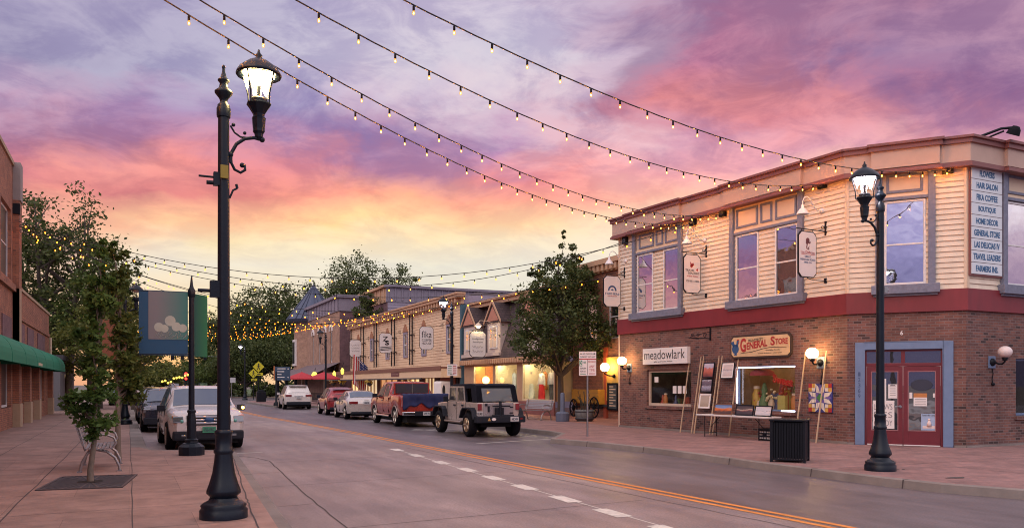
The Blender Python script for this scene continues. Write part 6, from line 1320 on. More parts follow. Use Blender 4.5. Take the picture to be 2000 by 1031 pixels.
s, z = FR.px(1197, 740); mb = MB(); mb.box(s - .75, s + 1.4, -.1, -.005, 1.0, 3.1); mb.build('yellow_panel', mat('ochre panel', (.62, .40, .10), .6), t)
s, z = FR.px(1200, 772); g = thing('menu_board', 'dark framed menu board on the ochre panel past the corner', 'sign', M=FR.M @ Matrix.Translation((s, -.10, z)))
mb = MB(); mb.frame_rect(-.4, .5, -.7, .6, .08, -.06, -.003); mb.build('frame', M_black, g); mb = MB(); mb.box(-.32, .42, -.03, -.003, -.62, .52); mb.build('board', mat('slate', (.06, .08, .09), .4), g); mb = MB(); [mb.box(-.25, .1 + .2 * (k % 2), -.034, -.03, .4 - .13 * k, .45 - .13 * k) for k in range(8)]; mb.build('print_lines', M_cream, g)
s, z = FR.px(1197, 722); g = thing('globe_lamp', 'lit globe lamp on the ochre panel past the corner', 'wall lamp', M=FR.M @ Matrix.Translation((s, -.10, z)), group='opal globe lamps on iron arms')
mb = MB(); mb.sphere((0, -.35, .12), .21, 16, 10); mb.build('globe', M_globe, g); mb = MB(); mb.tube([(.3, -.03, -.3), (.15, -.2, -.28), (0, -.35, -.2), (0, -.35, -.08)], .035, 6); mb.lathe([(.09, -.12), (.11, -.08)], 10, (0, -.35, 0)); mb.sphere((.3, -.02, -.3), .1, 8, 5); mb.build('arm', M_black, g)

# tower building
yN, yF = 84.6, 106.; FT = Frame((20, yF), (20, yN)); L = FT.L; zt = 11.2
t = bldg('tower_building', 'brick building with a blue pyramid roofed corner tower and arched windows', FT.M)
ws = [(7.6, 8.4), (11.0, 11.9), (14.0, 14.9), (17.0, 18.)]
mb = MB(); wall(mb, 3.5, L, .15, zt - 1.7, [(a, b, 4.2, 7.6) for a, b in ws], rev=.2); mb.build('wall', M_brickT, t)  # front brick tan beside the mauve side: lit tone put into its colour
for a, b in ws: window_in(t, None, a + .02, b - .02, 4.22, 7.58, .1, M_windark, .09); mb = MB(); mb.prism(arc((a + b) / 2, 7.6, .45, .75, 0, PI, 8), -.1, .02); mb.build('arch', M_whites, t)
mb = MB(); mb.prism(arc(12.9, 7.9, .9, 1.3, 0, PI, 10), -.1, .02); mb.build('arch', M_corn, t)
xe = on_y(742, 600, yN).x - 20
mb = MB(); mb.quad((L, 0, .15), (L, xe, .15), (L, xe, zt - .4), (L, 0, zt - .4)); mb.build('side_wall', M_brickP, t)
mb = MB(); mb.box(3.5, L + .1, -.1, .3, zt - 1.7, zt - .3)
for k in range(12): s = 4.2 + (L - 4.5) * k / 11; mb.box(s - .12, s + .12, -.2, -.1, zt - 1.5, zt - .4)
mb.box(3.4, L + .3, -.35, .4, zt - .3, zt); mb.build('parapet', M_greytrim, t); mb = MB(); mb.box(L - .0, L + .12, -.1, xe, zt - 1.7, zt - .3); mb.box(L, L + .35, -.35, xe, zt - .3, zt); mb.build('parapet', M_greytrim, t)
mb = MB(Matrix.Translation((2.3, 1.2, 0))); mb.lathe([(2.45, .15), (2.45, 9.5)], 8, smooth=False); tw = mb.build('tower', M_brickT, t)
mb = MB(Matrix.Translation((2.3, 1.2, 0))); mb.lathe([(2.6, 9.4), (3.3, 9.6), (3.5, 9.9), (.08, 14.3), (0, 14.7)], 8, smooth=False)
for k in range(24): a = 2 * PI * (k + .5) / 24; c8 = math.cos(PI / 8) / math.cos(((a + 0) % (PI / 4)) - PI / 8); mb.tube([(3.49 * c8 * math.cos(a), 3.49 * c8 * math.sin(a), 9.92), (.1 * math.cos(a), .1 * math.sin(a), 14.3)], .05, 4)
mb.build('tower_roof', mat('blue metal roof', (.07, .085, .135), .45, .3, var=.15), tw)
mb = MB(); mb.box(1.3, 3.1, -1.25, -1.0, 4.1, 7.4); wn = mb.build('window', M_whites, tw); mb = MB(); mb.box(1.6, 2.8, -1.3, -1.25, 4.4, 7.1); mb.build('pane', M_windark, wn)
mb = MB(); mb.add([(-1, -3.0, 2.75), (L + .3, -3.0, 2.75), (L + .3, 0, 4.1), (-1, 0, 4.1)], [(0, 1, 2, 3)]); mb.box(-1, L + .3, -3.05, -2.9, 2.45, 2.75); pr = mb.build('porch_roof', mat('grey porch shingle', (.16, .12, .13), .8, var=.2), t)
for s in (0, 6, 12, 18): mb = MB(); mb.box(s, s + .25, -2.95, -2.7, .15, 2.5); mb.build('porch_post', M_black, t)
for k, (u, v, lb) in enumerate([(617, 734, 'cluster of yellow globes over the porch end'), (636, 733, 'yellow lantern on the porch, left'), (656, 731, 'yellow lantern on the porch, middle'), (672, 725, 'yellow lantern on the porch, right')]):
    s, z = FT.px(u, v, 3.0); g = thing('porch_lantern', lb, 'lantern', M=FT.M @ Matrix.Translation((s, -3.15, z)), group='yellow lamps along the porch'); mb = MB()
    if k == 0:
        for j in range(7): mb.sphere((-.9 + .3 * j, 0, .3 * math.cos((j - 3) * .5)), .15, 8, 6)
    else: mb.lathe([(.05, -.28), (.13, -.16), (.15, .12), (.07, .26), (0, .36)], 8)
    mb.build('glow', emat('yellow lantern glow', (1, .72, .10), 1.5), g); mb = MB(); mb.tube([(0, 0, .3), (0, .1, .8)], .03, 5); mb.build('hanger', M_black, g)
# lavender building behind
c0 = on_y(757, 556, 78); c1 = on_y(965, 570, 78); FL = Frame((c0.x, 78), (c1.x + 4, 78)); t = bldg('parapet_building', 'lavender sided block with panelled parapet rising behind the cream row', FL.M); zt = c0.z; L = FL.L
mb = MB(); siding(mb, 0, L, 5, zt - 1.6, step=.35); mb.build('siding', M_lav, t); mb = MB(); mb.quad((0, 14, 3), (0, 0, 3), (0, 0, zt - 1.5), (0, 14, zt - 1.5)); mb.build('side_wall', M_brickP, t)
mb = MB(); mb.box(-.1, L, -.08, .3, zt - 1.7, zt - .25); mb.box(-.3, L, -.3, .3, zt - .25, zt)
for k in range(22): mb.box(k * L / 22, k * L / 22 + .14, -.14, -.08, zt - 1.55, zt - .25)
mb.build('parapet', M_greytrim, t); mb = MB(); mb.box(-.1, .0, .3, 14, zt - 1.7, zt - .25); mb.box(-.4, .1, .3, 14, zt - .25, zt)
for k in range(9): mb.box(-.2, -.1, .6 + k * 1.5, .9 + k * 1.5, zt - 1.55, zt - .3)
mb.build('parapet', M_corn, t)  # street side of the same parapet in tan: orange light put into its colour
mb = MB(); mb.quad((0, 0, zt - .3), (L, 0, zt - .3), (L, 14, zt - .3), (0, 14, zt - .3)); mb.build('roof', M_tar, t)
p = on_y(985, 575, 70); t = bldg('hip_roof_building', 'dark hip roof peeping over between the rows', Matrix.Translation((p.x, 70, 0))); mb = MB(); mb.add([(-4, 0, p.z - .3), (5, 0, p.z - .3), (5, 8, p.z - .3), (-4, 8, p.z - .3), (-1.2, 4, p.z + .55), (2, 4, p.z + .55)], [(0, 1, 5, 4), (1, 2, 5), (2, 3, 4, 5), (3, 0, 4)]); mb.build('roof', M_shing, t); mb = MB(); mb.box(-3.7, 4.7, .3, 7.7, .15, p.z - .3); mb.build('wall', M_brickP, t)

# ---------------------------------------------------------------- left side
FLB = Frame((-4.05, 20), (-4.05, 52.)); L = FLB.L   # faces the street: x runs away from the camera
t = bldg('brick_building', 'red brick building with green awnings and stone plinth on the left', FLB.M)
sT = on_x(27, 400, -4.05).y - 20
def sx(u, v): return on_x(u, v, -4.05).y - 20
zlow, zhigh = 5.65, 10.2
bays = [(sx(30, 760), sx(46, 760)), (sx(52.5, 760), sx(65, 760)), (sx(72.5, 760), sx(86, 760))]
b0 = [(sT - 3.4, sT - .9), (sT - 7.2, sT - 4.6), (sT - 11, sT - 8.4)]
hs = [(a, b, .95, 2.75) for a, b in bays + b0]; up = [(a - .1, b + .1, 5.75, 8.4) for a, b in b0]
mb = MB(); wall(mb, -13, sT, .15, zhigh, [h for h in hs if h[0] < sT - .5] + up, rev=.2); mb.next(); wall(mb, sT, L, .15, zlow, [h for h in hs if h[0] > sT - .5], rev=.2); mb.next(); mb.quad((L, 0, .15), (L, 10, .15), (L, 10, zlow), (L, 0, zlow)); mb.next(); mb.quad((sT, 0, zlow - .1), (sT, 10, zlow - .1), (sT, 10, zhigh), (sT, 0, zhigh)); mb.build('wall', M_brickL, t)
M_stone = mat('tan stone', (.42, .31, .21), .8, var=.12, bump=.2)
for s in [sT - .35] + [bays[0][1] + .1, bays[1][1] + .1, L - .8]:
    mb = MB(); mb.box(s, s + .75, -.22, 0, 1.05, 3.2 if s > sT else 8.9); mb.build('pilaster', M_brickL, t); mb = MB(); mb.box(s - .04, s + .79, -.26, 0, .15, 1.05); mb.build('pilaster_base', M_stone, t)
mb = MB(); mb.box(sT - .35, sT + .4, -.26, 0, 8.9, 10.35); mb.build('pilaster_cap', mat('grey stone', (.30, .26, .25), .8), t); mb = MB(); mb.box(sT - .35, sT + .1, -.25, -.0, 3.2, 5.5); mb.build('stone_strip', M_stone, t)
mb = MB(); mb.box(-13, sT, -.06, .3, zhigh, zhigh + .15); mb.next(); mb.box(sT + .4, L + .05, -.05, .3, zlow, zlow + .12); mb.build('coping', M_stone, t)
for h in hs:
    window_in(t, None, h[0], h[1], h[2], h[3], .12, M_windark, .08, mid=False); mb = MB(); mb.box(h[0], h[1], .02, .12, .15, .95); mb.build('window_apron', M_stone, t); mb = MB(); mb.box(h[0], h[1], -.04, .05, 3.45, 4.3); mb.build('brick_panel', M_brickP, t)
for h in up: window_in(t, None, h[0], h[1], h[2], h[3], .12, M_windark, .09)
mb = MB(); mb.box(-13, sT, -.12, 0, 5.35, 5.6); mb.next(); mb.box(sT, L, -.06, 0, 4.42, 4.58); mb.build('string_course', M_brickL, t)
m_awn = mat('green awning canvas', (.012, .20, .11), .75, var=.12, vs=3)
edges = [sT - 11, sT - 7.4, sT - 3.7, sT + .1] + [sT + (L - sT + .3) * k / 4 for k in (1, 2, 3, 4)]
for i in range(len(edges) - 1):
    a, b = edges[i] + .06, edges[i + 1] - .06; mb = MB(); prof = [(-.02, 3.46)] + [(-.78 * math.sin(k * PI / 14), 2.74 + .72 * math.cos(k * PI / 14)) for k in range(1, 8)] + [(-.78, 2.5)]
    for k in range(len(prof) - 1): (y0, z0), (y1, z1) = prof[k], prof[k + 1]; mb.add([(a, y0, z0), (b, y0, z0), (b, y1, z1), (a, y1, z1)], [(0, 3, 2, 1)], True)
    pr = [(y, z) for y, z in prof] + [(-.02, 2.5)]
    for x in (a, b): mb.add([(x, y, z) for y, z in pr], [tuple(range(len(pr)))])
    aw = mb.build('awning', m_awn, t)
    if i == 3: mb = MB(FLB.M.inverted() @ Frame((-4.05 + .78, 20 + a), (-4.05 + .78, 20 + b)).M); [mb.box(.5 + .16 * k, .6 + .16 * k, -.004, 0, 2.55, 2.66) for k in range(10)]; mb.build('pale_print', M_cream, aw)
mb = MB(); mb.tube([(L + .08, -.08, .2), (L + .08, -.08, 4.4)], .06, 6); mb.build('downpipe', M_cream, t)
# building beyond, cafe chairs
FG = Frame((-4.35, 57), (-4.0, 74)); t = bldg('grey_building', 'low grey building with tall dark framed doors beyond the green awnings', FG.M); L = FG.L
mb = MB(); wall(mb, 3.2, L, .15, 3.3, [(4.6 + 2.3 * k, 6.2 + 2.3 * k, .2, 2.6) for k in range(5)], rev=.15); mb.build('wall', mat('dark brown render', (.09, .05, .045), .8), t)
mb = MB(); mb.box(0, .02, 0, 8, .15, 3.2); mb.box(0, 3.2, -.5, 8, .15, 3.15); mb.build('grey_wing', mat('grey render', (.17, .17, .19), .8, var=.1), t); mb = MB(); mb.box(-.3, L, -.7, 8, 3.3, 3.6); mb.build('roof_slab', M_darkgrey, t); mb = MB(); mb.box(3.22, 3.7, -.08, 0, .15, 2.8); mb.build('red_post', M_doorred, t)
for k in range(5): window_in(t, None, 4.6 + 2.3 * k, 6.2 + 2.3 * k, .2, 2.6, .05, emat('warm pane', (1, .7, .4), .35), .12, mid=False, name='door')
mb = MB(); mb.box(1.0, 4, 1.5, 6, 3.6, 5.6); mb.build('chimney_block', M_brickP, t); mb = MB(); mb.box(4.5, 12, 1.5, 6, 3.6, 5.2); mb.build('upper_block', mat('salmon render', (.42, .26, .18)), t)
def chair(label, loc, rz):
    g = thing('cafe_chair', label, 'chair', loc, rz, group='pale cafe chairs beyond the awnings'); mt = mat('pale chair', (.60, .57, .55), .5)
    mb = MB(); mb.box(-.22, .22, -.22, .22, .44, .47); mb.build('seat', mt, g); mb = MB(); [mb.box(-.2 + .1 * k, -.17 + .1 * k, .2, .225, .47, .9) for k in range(5)]; mb.box(-.22, .23, .19, .23, .88, .93); mb.build('backrest', mt, g)
    for a in (-.2, .2):
        for b in (-.2, .2): mb = MB(); mb.tube([(a, b, 0), (a, b, .45)], .018, 6); mb.build('leg', mt, g)
    return g
ch = chair('pale cafe chair nearest the awnings, facing the wall', (-2.9, 54.2, .15), 2.4); dup(ch, (-2.2, 55.4, .15), .5, 'pale cafe chair turned towards the street'); dup(ch, (-2.7, 58.0, .15), 1.7, 'pale cafe chair farther along by the dark doors')
# ---------------------------------------------------------------- vehicles
M_tyre = mat('tyre rubber', (.009, .009, .012), .85, var=.2, vs=20, spec=.15)
M_rim = mat('alloy rim', (.55, .50, .44), .3, .9, var=.1)
M_wellblk = mat('underbody black', (.008, .008, .009), .9)
M_plastic = mat('black plastic', (.014, .017, .026), .6, var=.15, spec=.25)
M_chrome = mat('chrome', (.6, .6, .62), .15, 1., var=.05)
M_carglass = mirror_glass('car glass', (.010, .013, .02), .06, .03)
M_carglassb = mirror_glass('windscreen glass', (.025, .06, .11), .13, .03)
M_tail = mat('tail light red', (.20, .010, .014), .2, var=.1, coat=1, emis=None)
M_headl = mat('headlight lens', (.20, .21, .23), .1, .5, var=.1, coat=1)
M_amber = mat('amber lens', (.45, .16, .02), .2, var=.1, coat=1)
M_plate = mat('plate white', (.55, .55, .56), .5, var=.05)
M_plateg = mat('plate green', (.05, .28, .16), .5, var=.15, vs=30)
def paint(name, c, metal=.35): return mat(name, c, .28, metal, var=.04, vs=3, coat=.8)
def interp(keys, x):
    for a, b in zip(keys, keys[1:]):
        if a[0] <= x <= b[0]:
            f = (x - a[0]) / max(1e-6, b[0] - a[0]); return [p + (q - p) * f for p, q in zip(a[1:], b[1:])]
    return list(keys[0][1:] if x < keys[0][0] else keys[-1][1:])
def car(label, loc, rz, keys, wheels, wr, pm, glass, hwid, windows=(), screens=(), rim=M_rim, spokes=6, cat='car', name='parked_car', gm=M_carglass, arch=None, tw=.24):
    """keys rows: x, top z, belt z, half width, top half width, sill z (x forward)"""
    t = thing(name, label, cat, loc, rz, group='vehicles parked along the kerbs')
    keys = sorted(keys); xs = {k[0] for k in keys}; ra = wr + .055
    for wx in wheels: xs |= {wx + ra * math.cos(a * PI / 10) for a in range(11)}
    for a, b in windows: xs |= {a, b}
    xs = sorted(x for x in xs if keys[0][0] <= x <= keys[-1][0]); ring = []
    def sect(x):
        zt, zb, hw, th, zs = interp(keys, x); lo = zs
        for wx in wheels:
            if abs(x - wx) < ra: lo = max(lo, wr + math.sqrt(ra * ra - (x - wx) ** 2))
        zb = min(zb, zt - .03); lo = min(lo, zb - .12); m1 = lo + (zb - lo) * .3
        return [(x, hw * .95, lo), (x, hw, m1), (x, hw * 1.005, lo + (zb - lo) * .66), (x, hw * .975, zb), (x, th, zt - .035), (x, th * .62, zt - .006), (x, 0, zt)]
    S = [sect(x) for x in xs]; mb = MB(); vs = []
    for s in S: vs += s + [(x, -y, z) for x, y, z in s[-2::-1]]
    n = 13; k = len(S)
    mb.add(vs, [(i * n + j, i * n + j + 1, (i + 1) * n + j + 1, (i + 1) * n + j) for i in range(k - 1) for j in range(n - 1)], True)
    mb.add(vs[:n], [tuple(range(n))]); mb.add(vs[-n:], [tuple(range(n))[::-1]]); body = mb.build('body', pm, t)
    mb = MB(); mb.box(keys[0][0] + .12, keys[-1][0] - .12, -hwid + .24, hwid - .24, .2, .75); mb.build('underbody', M_wellblk, t)
    for a, b in windows:
        A_, B_ = sect(a), sect(b)
        for sg in (1, -1):
            P = [Vector((p[0], p[1] * sg, p[2])) for p in (A_[3], B_[3], B_[4], A_[4])]; c = sum(P, Vector()) / 4; up = Vector((0, sg * .012, .004))
            q = [c + (p - c) * .90 + up for p in P]; mb = MB(); mb.add(q + [p - up * 2 for p in q], [(0, 1, 2, 3) if sg < 0 else (3, 2, 1, 0)] + [(i, 4 + i, 4 + (i + 1) % 4, (i + 1) % 4) for i in range(4)]); mb.build('window', gm, body)
    for nm, x0, x1, g in screens:
        A_, B_ = sect(x0), sect(x1); d = (Vector((x1, 0, B_[6][2])) - Vector((x0, 0, A_[6][2]))).normalized(); nn = Vector((-d.z, 0, d.x)); nn = nn if nn.z > 0 else -nn
        row = lambda s: [Vector((p[0], p[1] * .95, p[2])) for p in (s[4], s[5], s[6])] + [Vector((p[0], -p[1] * .95, p[2])) for p in (s[5], s[4])]
        ra_, rb_ = row(A_), row(B_); v = []
        for f in (.06, .94): v += [p.lerp(q, f) + nn * .012 for p, q in zip(ra_, rb_)]
        mb = MB(); mb.add(v, [(i, i + 1, i + 6, i + 5) for i in range(4)], True); mb.build(nm, g, body)
    for wx in wheels:
        for sg in (1, -1):
            M = Matrix.Translation((wx, sg * (hwid - tw / 2 + .005), wr)) @ Matrix.Rotation(-sg * PI / 2, 4, 'X')
            mb = MB(M); mb.lathe([(wr * .62, -tw / 2), (wr * .94, -tw / 2), (wr, -tw * .36), (wr, tw * .36), (wr * .94, tw / 2), (wr * .66, tw / 2 - .01), (wr * .62, .02)], 24); w = mb.build('wheel', M_tyre, t)
            mb = MB(M); mb.lathe([(wr * .58, tw * .22), (wr * .66, tw / 2 + .004), (wr * .60, tw / 2 - .005), (wr * .56, tw * .2)], 24, cap=False)
            for j in range(spokes):
                a = 2 * PI * j / spokes; mb.tube([(.04 * math.cos(a), .04 * math.sin(a), tw * .34), (wr * .61 * math.cos(a), wr * .61 * math.sin(a), tw * .40)], [.05, .032], 5)
            mb.lathe([(.075, tw * .28), (.07, tw * .44), (0, tw * .46)], 10); mb.build('rim', rim, w)
            mb = MB(M); mb.lathe([(wr * .60, tw * .16), (0, tw * .17)], 20, cap=False); mb.build('brake_disc', M_wellblk, w)
            if arch: mb = MB(); mb.tube([(wx + ra * math.cos(a * PI / 12), sg * (hwid - .0), wr + ra * math.sin(a * PI / 12)) for a in range(13)], .032, 6); mb.build('arch_trim', arch, body)
    return t, body
def bbox(name, m, parent, *b, bev=.02):
    mb = MB(); mb.box(*b); return mb.build(name, m, parent, bev=bev)
def plate(t, x, z, m, txt, back=True, w=.31, y=0.):
    s = -1 if back else 1
    M = Matrix.Translation((x, y, z)) @ Matrix.Rotation(-PI / 2 * 1 if back else PI / 2, 4, 'Z')
    mb = MB(M); mb.box(-w / 2, w / 2, -.012, .01, -.08, .08); p = mb.build('number_plate', m, t)
    mb = MB(M); put_text(mb, txt, -w * .38, w * .38, -.045, .045, -.014, bold=.02); mb.build('lettering', mat('plate ink', (.05, .07, .10)), p)
def mirror(t, x, y, z, m, lamp=None):
    for sg in (1, -1):
        mb = MB(); mb.box(x - .06, x + .07, sg * y, sg * (y + .20), z - .02, z + .15); mb.box(x - .02, x + .03, sg * (y - .1), sg * y, z + .0, z + .05); o = mb.build('mirror', m, t, bev=.015)
def handles(t, xs, y, z, m):
    for x in xs:
        for sg in (1, -1): mb = MB(); mb.box(x - .09, x + .09, sg * y, sg * (y + .025), z - .015, z + .015); mb.build('door_handle', m, t)
def seams(body, xs, hw, z0, z1):
    for x in xs:
        for sg in (1, -1): mb = MB(); mb.box(x - .006, x + .006, sg * (hw - .02), sg * (hw + .008), z0, z1); mb.build('door_seam', M_wellblk, body)

UP, DN = PI / 2, -PI / 2
# white SUV on the left, facing the camera
pw_ = paint('white pearl', (.66, .62, .60), .1)
kx = [(-2.45, .95, .90, .80, .68, .42), (-2.36, 1.2, 1.0, .92, .74, .36), (-2.0, 1.66, 1.06, .98, .72, .34), (-1.2, 1.75, 1.06, 1.0, .74, .34), (.1, 1.76, 1.05, 1.0, .74, .34), (.45, 1.70, 1.05, 1.0, .73, .34), (1.22, 1.19, 1.05, 1.0, .84, .34), (1.5, 1.16, 1.03, .99, .86, .34), (2.2, 1.08, .98, .95, .82, .34), (2.45, .98, .90, .88, .76, .33), (2.54, .82, .78, .80, .7, .36)]
t, b = car('white sport utility vehicle facing the camera behind the banner pole, green plate', (1.86, 25.75, 0), DN + R(2), kx, (1.45, -1.43), .385, pw_, None, 1.0, [(-1.75, -1.05), (-.95, -.15), (-.05, .72)], [('windscreen', .45, 1.22, M_carglassb)], spokes=5, cat='SUV', gm=M_carglassb, arch=None)
for z, h in ((.93, .05), (.845, .055), (.76, .055)): bbox('grille_bar', M_chrome, b, 2.44, 2.60, -.52, .52, z - h / 2, z + h / 2, bev=.008)
bbox('grille', M_plastic, b, 2.40, 2.575, -.56, .56, .70, .97); bbox('bumper', M_plastic, t, 2.2, 2.60, -.90, .90, .30, .55, bev=.05)
mb = MB(Matrix.Translation((2.605, 0, .845)) @ Matrix.Rotation(PI / 2, 4, 'Y')); mb.lathe([(.06, -.01), (.055, .012), (0, .015)], 16); mb.M = Matrix.Translation((2.605, 0, .845)) @ Matrix.Diagonal((1, 2.0, 1, 1)) @ Matrix.Rotation(PI / 2, 4, 'Y'); q = MB(mb.M); q.lathe([(.065, -.01), (.06, .012), (0, .015)], 16); q.build('emblem', M_inkblue, b)
for sg in (1, -1):
    mb = MB(); mb.prism([(2.18, .98), (2.50, .94), (2.56, .78), (2.45, .80), (2.2, .88)], sg * .64, sg * .90); hl = mb.build('headlight', M_headl, t, bev=.015)
    mb = MB(); mb.prism([(2.16, .985), (2.42, .955), (2.44, .90), (2.2, .90)], sg * .70, sg * .915); mb.build('amber_lens', M_amber, hl)
    mb = MB(); mb.sphere((2.53, sg * .68, .81), .05, 8, 6); mb.build('bulb', mat('greenish lens', (.1, .35, .3), .1, coat=1), hl)
    mb = MB(); mb.box(2.56, 2.61, sg * .58, sg * .70, .40, .46); mb.build('fog_light', M_headl, t, bev=.01)
    mb = MB(); mb.tube([(-1.9, sg * .66, 1.74), (-1.2, sg * .68, 1.82), (-.1, sg * .68, 1.83), (.35, sg * .66, 1.76)], .022, 6); mb.build('roof_rail', M_chrome, t)
plate(t, 2.605, .58, M_plateg, '752-ORC', False, .34, .0); mirror(t, .85, .98, 1.06, M_plastic); handles(t, (-.85, .1), .985, .92, M_chrome); seams(b, (-.1, -1.0, .95), .99, .4, 1.04)
mb = MB(); mb.sphere((.93, 1.13, 1.12), .045, 8, 6); mb.build('mirror_lamp', emat('amber indicator', (1, .45, .08), 14.), t)
# dark crossover behind it, dark saloons further
kd = [(-2.2, .95, .9, .78, .66, .42), (-2.1, 1.2, 1.0, .86, .66, .36), (-1.7, 1.58, 1.02, .9, .64, .33), (-.8, 1.66, 1.02, .92, .66, .33), (.1, 1.64, 1.0, .92, .66, .33), (.35, 1.58, 1.0, .92, .65, .33), (1.05, 1.12, 1., .92, .78, .33), (1.9, 1.0, .92, .88, .74, .33), (2.2, .86, .82, .78, .66, .36)]
def plain_front(t, b, hw, x, z):
    bbox('bumper', M_plastic, t, x - .3, x + .04, -hw + .05, hw - .05, .30, .56, bev=.04); bbox('grille', M_plastic, b, x - .2, x + .02, -.45, .45, z - .18, z - .02)
    for sg in (1, -1): bbox('headlight', M_headl, t, x - .28, x - .01, sg * (hw - .3) if sg > 0 else -(hw - .04), sg * (hw - .04) if sg > 0 else -(hw - .3), z - .13, z + .03, bev=.03)
    plate(t, x + .05, .5, M_plate, 'DRK 118', False)
t, b = car('dark blue crossover parked nose out behind the white SUV on the left', (1.33, 35.1, 0), DN, kd, (1.3, -1.32), .35, paint('midnight blue', (.02, .025, .045), .5), None, .92, [(-1.5, -.8), (-.7, .0), (.06, .62)], [('windscreen', .35, 1.05, M_carglassb)], cat='car')
plain_front(t, b, .9, 2.2, .86); mirror(t, .7, .92, 1.0, M_plastic)
t, b = car('bronze dark car third in the left kerb line', (1.2, 42.2, 0), DN, kd, (1.3, -1.32), .35, paint('dark bronze', (.07, .045, .04), .5), None, .92, [(-1.5, -.8), (-.7, .0), (.06, .62)], [('windscreen', .35, 1.05, M_carglassb)], cat='car'); plain_front(t, b, .9, 2.2, .86); mirror(t, .7, .92, 1.0, M_plastic)
t, b = car('small silver car nose out farthest along the left kerb', (-.35, 72, 0), DN - R(6), kd, (1.3, -1.32), .35, paint('far silver', (.35, .35, .37), .5), None, .92, [(-1.5, -.8), (-.7, .0), (.06, .62)], [('windscreen', .35, 1.05, M_carglassb)], cat='car'); plain_front(t, b, .9, 2.2, .86); mirror(t, .7, .92, 1.0, M_plastic)

def rear_lights(t, hw, x, z0, z1, w=.2, m=M_tail, d=.18, inset=.02):
    for sg in (1, -1):
        a, c = (hw - w - inset, hw - inset + .012); y = sorted((sg * a, sg * c)); bbox('tail_light', m, t, x, x + d, y[0], y[1], z0, z1, bev=.025)
# white SUV far right
ks = [(-2.4, .92, .86, .80, .7, .42), (-2.34, 1.12, 1.0, .90, .74, .38), (-2.12, 1.52, 1.06, .95, .72, .36), (-1.9, 1.68, 1.06, .96, .70, .36), (-1., 1.75, 1.04, .97, .72, .34), (.1, 1.73, 1.02, .97, .72, .34), (.4, 1.66, 1.0, .97, .7, .34), (1.1, 1.16, 1.0, .96, .82, .34), (1.9, 1.04, .95, .93, .78, .34), (2.35, .85, .8, .80, .7, .36)]
t, b = car('pearl white SUV seen from behind, farthest of the right kerb line', (11.05, 61.0, 0), UP - R(3), ks, (1.42, -1.4), .38, pw_, None, .97, [(-1.75, -1.05), (-.95, -.1), (0., .7)], [('windscreen', .4, 1.1, M_carglass), ('rear_window', -2.32, -1.93, M_carglass)], cat='SUV')
rear_lights(t, .92, -2.44, .93, 1.06, .42); bbox('bumper', M_plastic, t, -2.46, -2.1, -.84, .84, .32, .56, bev=.05); plate(t, -2.455, .84, M_plate, 'QJX 504'); mirror(t, .75, .95, 1.03, pw_); bbox('spoiler', pw_, b, -2.2, -1.85, -.64, .64, 1.66, 1.71); bbox('trim', M_chrome, b, -2.45, -2.38, -.3, .3, .95, .97)
mb = MB(); [mb.next() or mb.tube([(-1.8, s * .66, 1.74), (-.9, s * .68, 1.79), (.2, s * .66, 1.76)], .02, 5) for s in (1, -1)]; mb.build('roof_rail', M_chrome, t)
# red hatchback
kr = [(-2.1, .92, .86, .78, .66, .40), (-2.02, 1.15, .98, .88, .68, .36), (-1.72, 1.48, 1.0, .91, .64, .33), (-1., 1.62, 1., .92, .66, .33), (0, 1.62, .98, .92, .66, .33), (.3, 1.56, .98, .92, .65, .33), (1.05, 1.1, .97, .92, .78, .33), (1.85, .98, .9, .88, .72, .33), (2.15, .82, .78, .76, .66, .36)]
t, b = car('dark red hatchback between the white SUV and the silver saloon', (11.35, 48.6, 0), UP - R(3), kr, (1.3, -1.3), .35, paint('dark red', (.28, .02, .025), .25), None, .92, [(-1.5, -.85), (-.75, .0), (.06, .66)], [('windscreen', .3, 1.05, M_carglass), ('rear_window', -2.0, -1.6, M_carglass)])
rear_lights(t, .88, -2.12, .82, 1.02, .3); bbox('bumper', M_plastic, t, -2.15, -1.9, -.8, .8, .32, .48, bev=.04); plate(t, -2.13, .72, M_plate, 'BVT 662'); mirror(t, .7, .92, 1.0, M_plastic); bbox('spoiler', M_tail, b, -1.85, -1.6, -.6, .6, 1.52, 1.57)
# silver saloon
kz = [(-2.38, .82, .78, .78, .68, .40), (-2.33, 1.02, .94, .86, .74, .34), (-1.75, 1.08, .98, .91, .74, .31), (-1.6, 1.12, .98, .91, .72, .31), (-.85, 1.42, .97, .92, .62, .31), (-.2, 1.475, .96, .92, .62, .31), (.35, 1.43, .95, .92, .62, .31), (1.15, 1.02, .93, .92, .76, .31), (2.0, .90, .84, .88, .72, .31), (2.42, .74, .7, .74, .64, .34)]
t, b = car('silver saloon with long red tail lights, third from the near end on the right', (11.0, 42.55, 0), UP - R(3), kz, (1.42, -1.31), .335, paint('warm silver', (.58, .53, .49), .3), None, .92, [(-1.25, -.75), (-.66, .08), (.16, .78)], [('windscreen', .35, 1.15, M_carglassb), ('rear_window', -1.6, -.85, M_carglassb)])
rear_lights(t, .88, -2.40, .80, .94, .42); bbox('bumper', M_plastic, t, -2.41, -2.1, -.78, .78, .28, .42, bev=.04); plate(t, -2.40, .86, M_plate, 'LRM 350'); mirror(t, .72, .92, .95, M_plastic); handles(t, (-.5, .3), .925, .82, M_chrome); seams(b, (-.7, .12), .92, .4, .94)
mb = MB(); mb.box(-2.42, -2.39, -.12, .12, .985, .998); mb.build('badge', M_chrome, b)
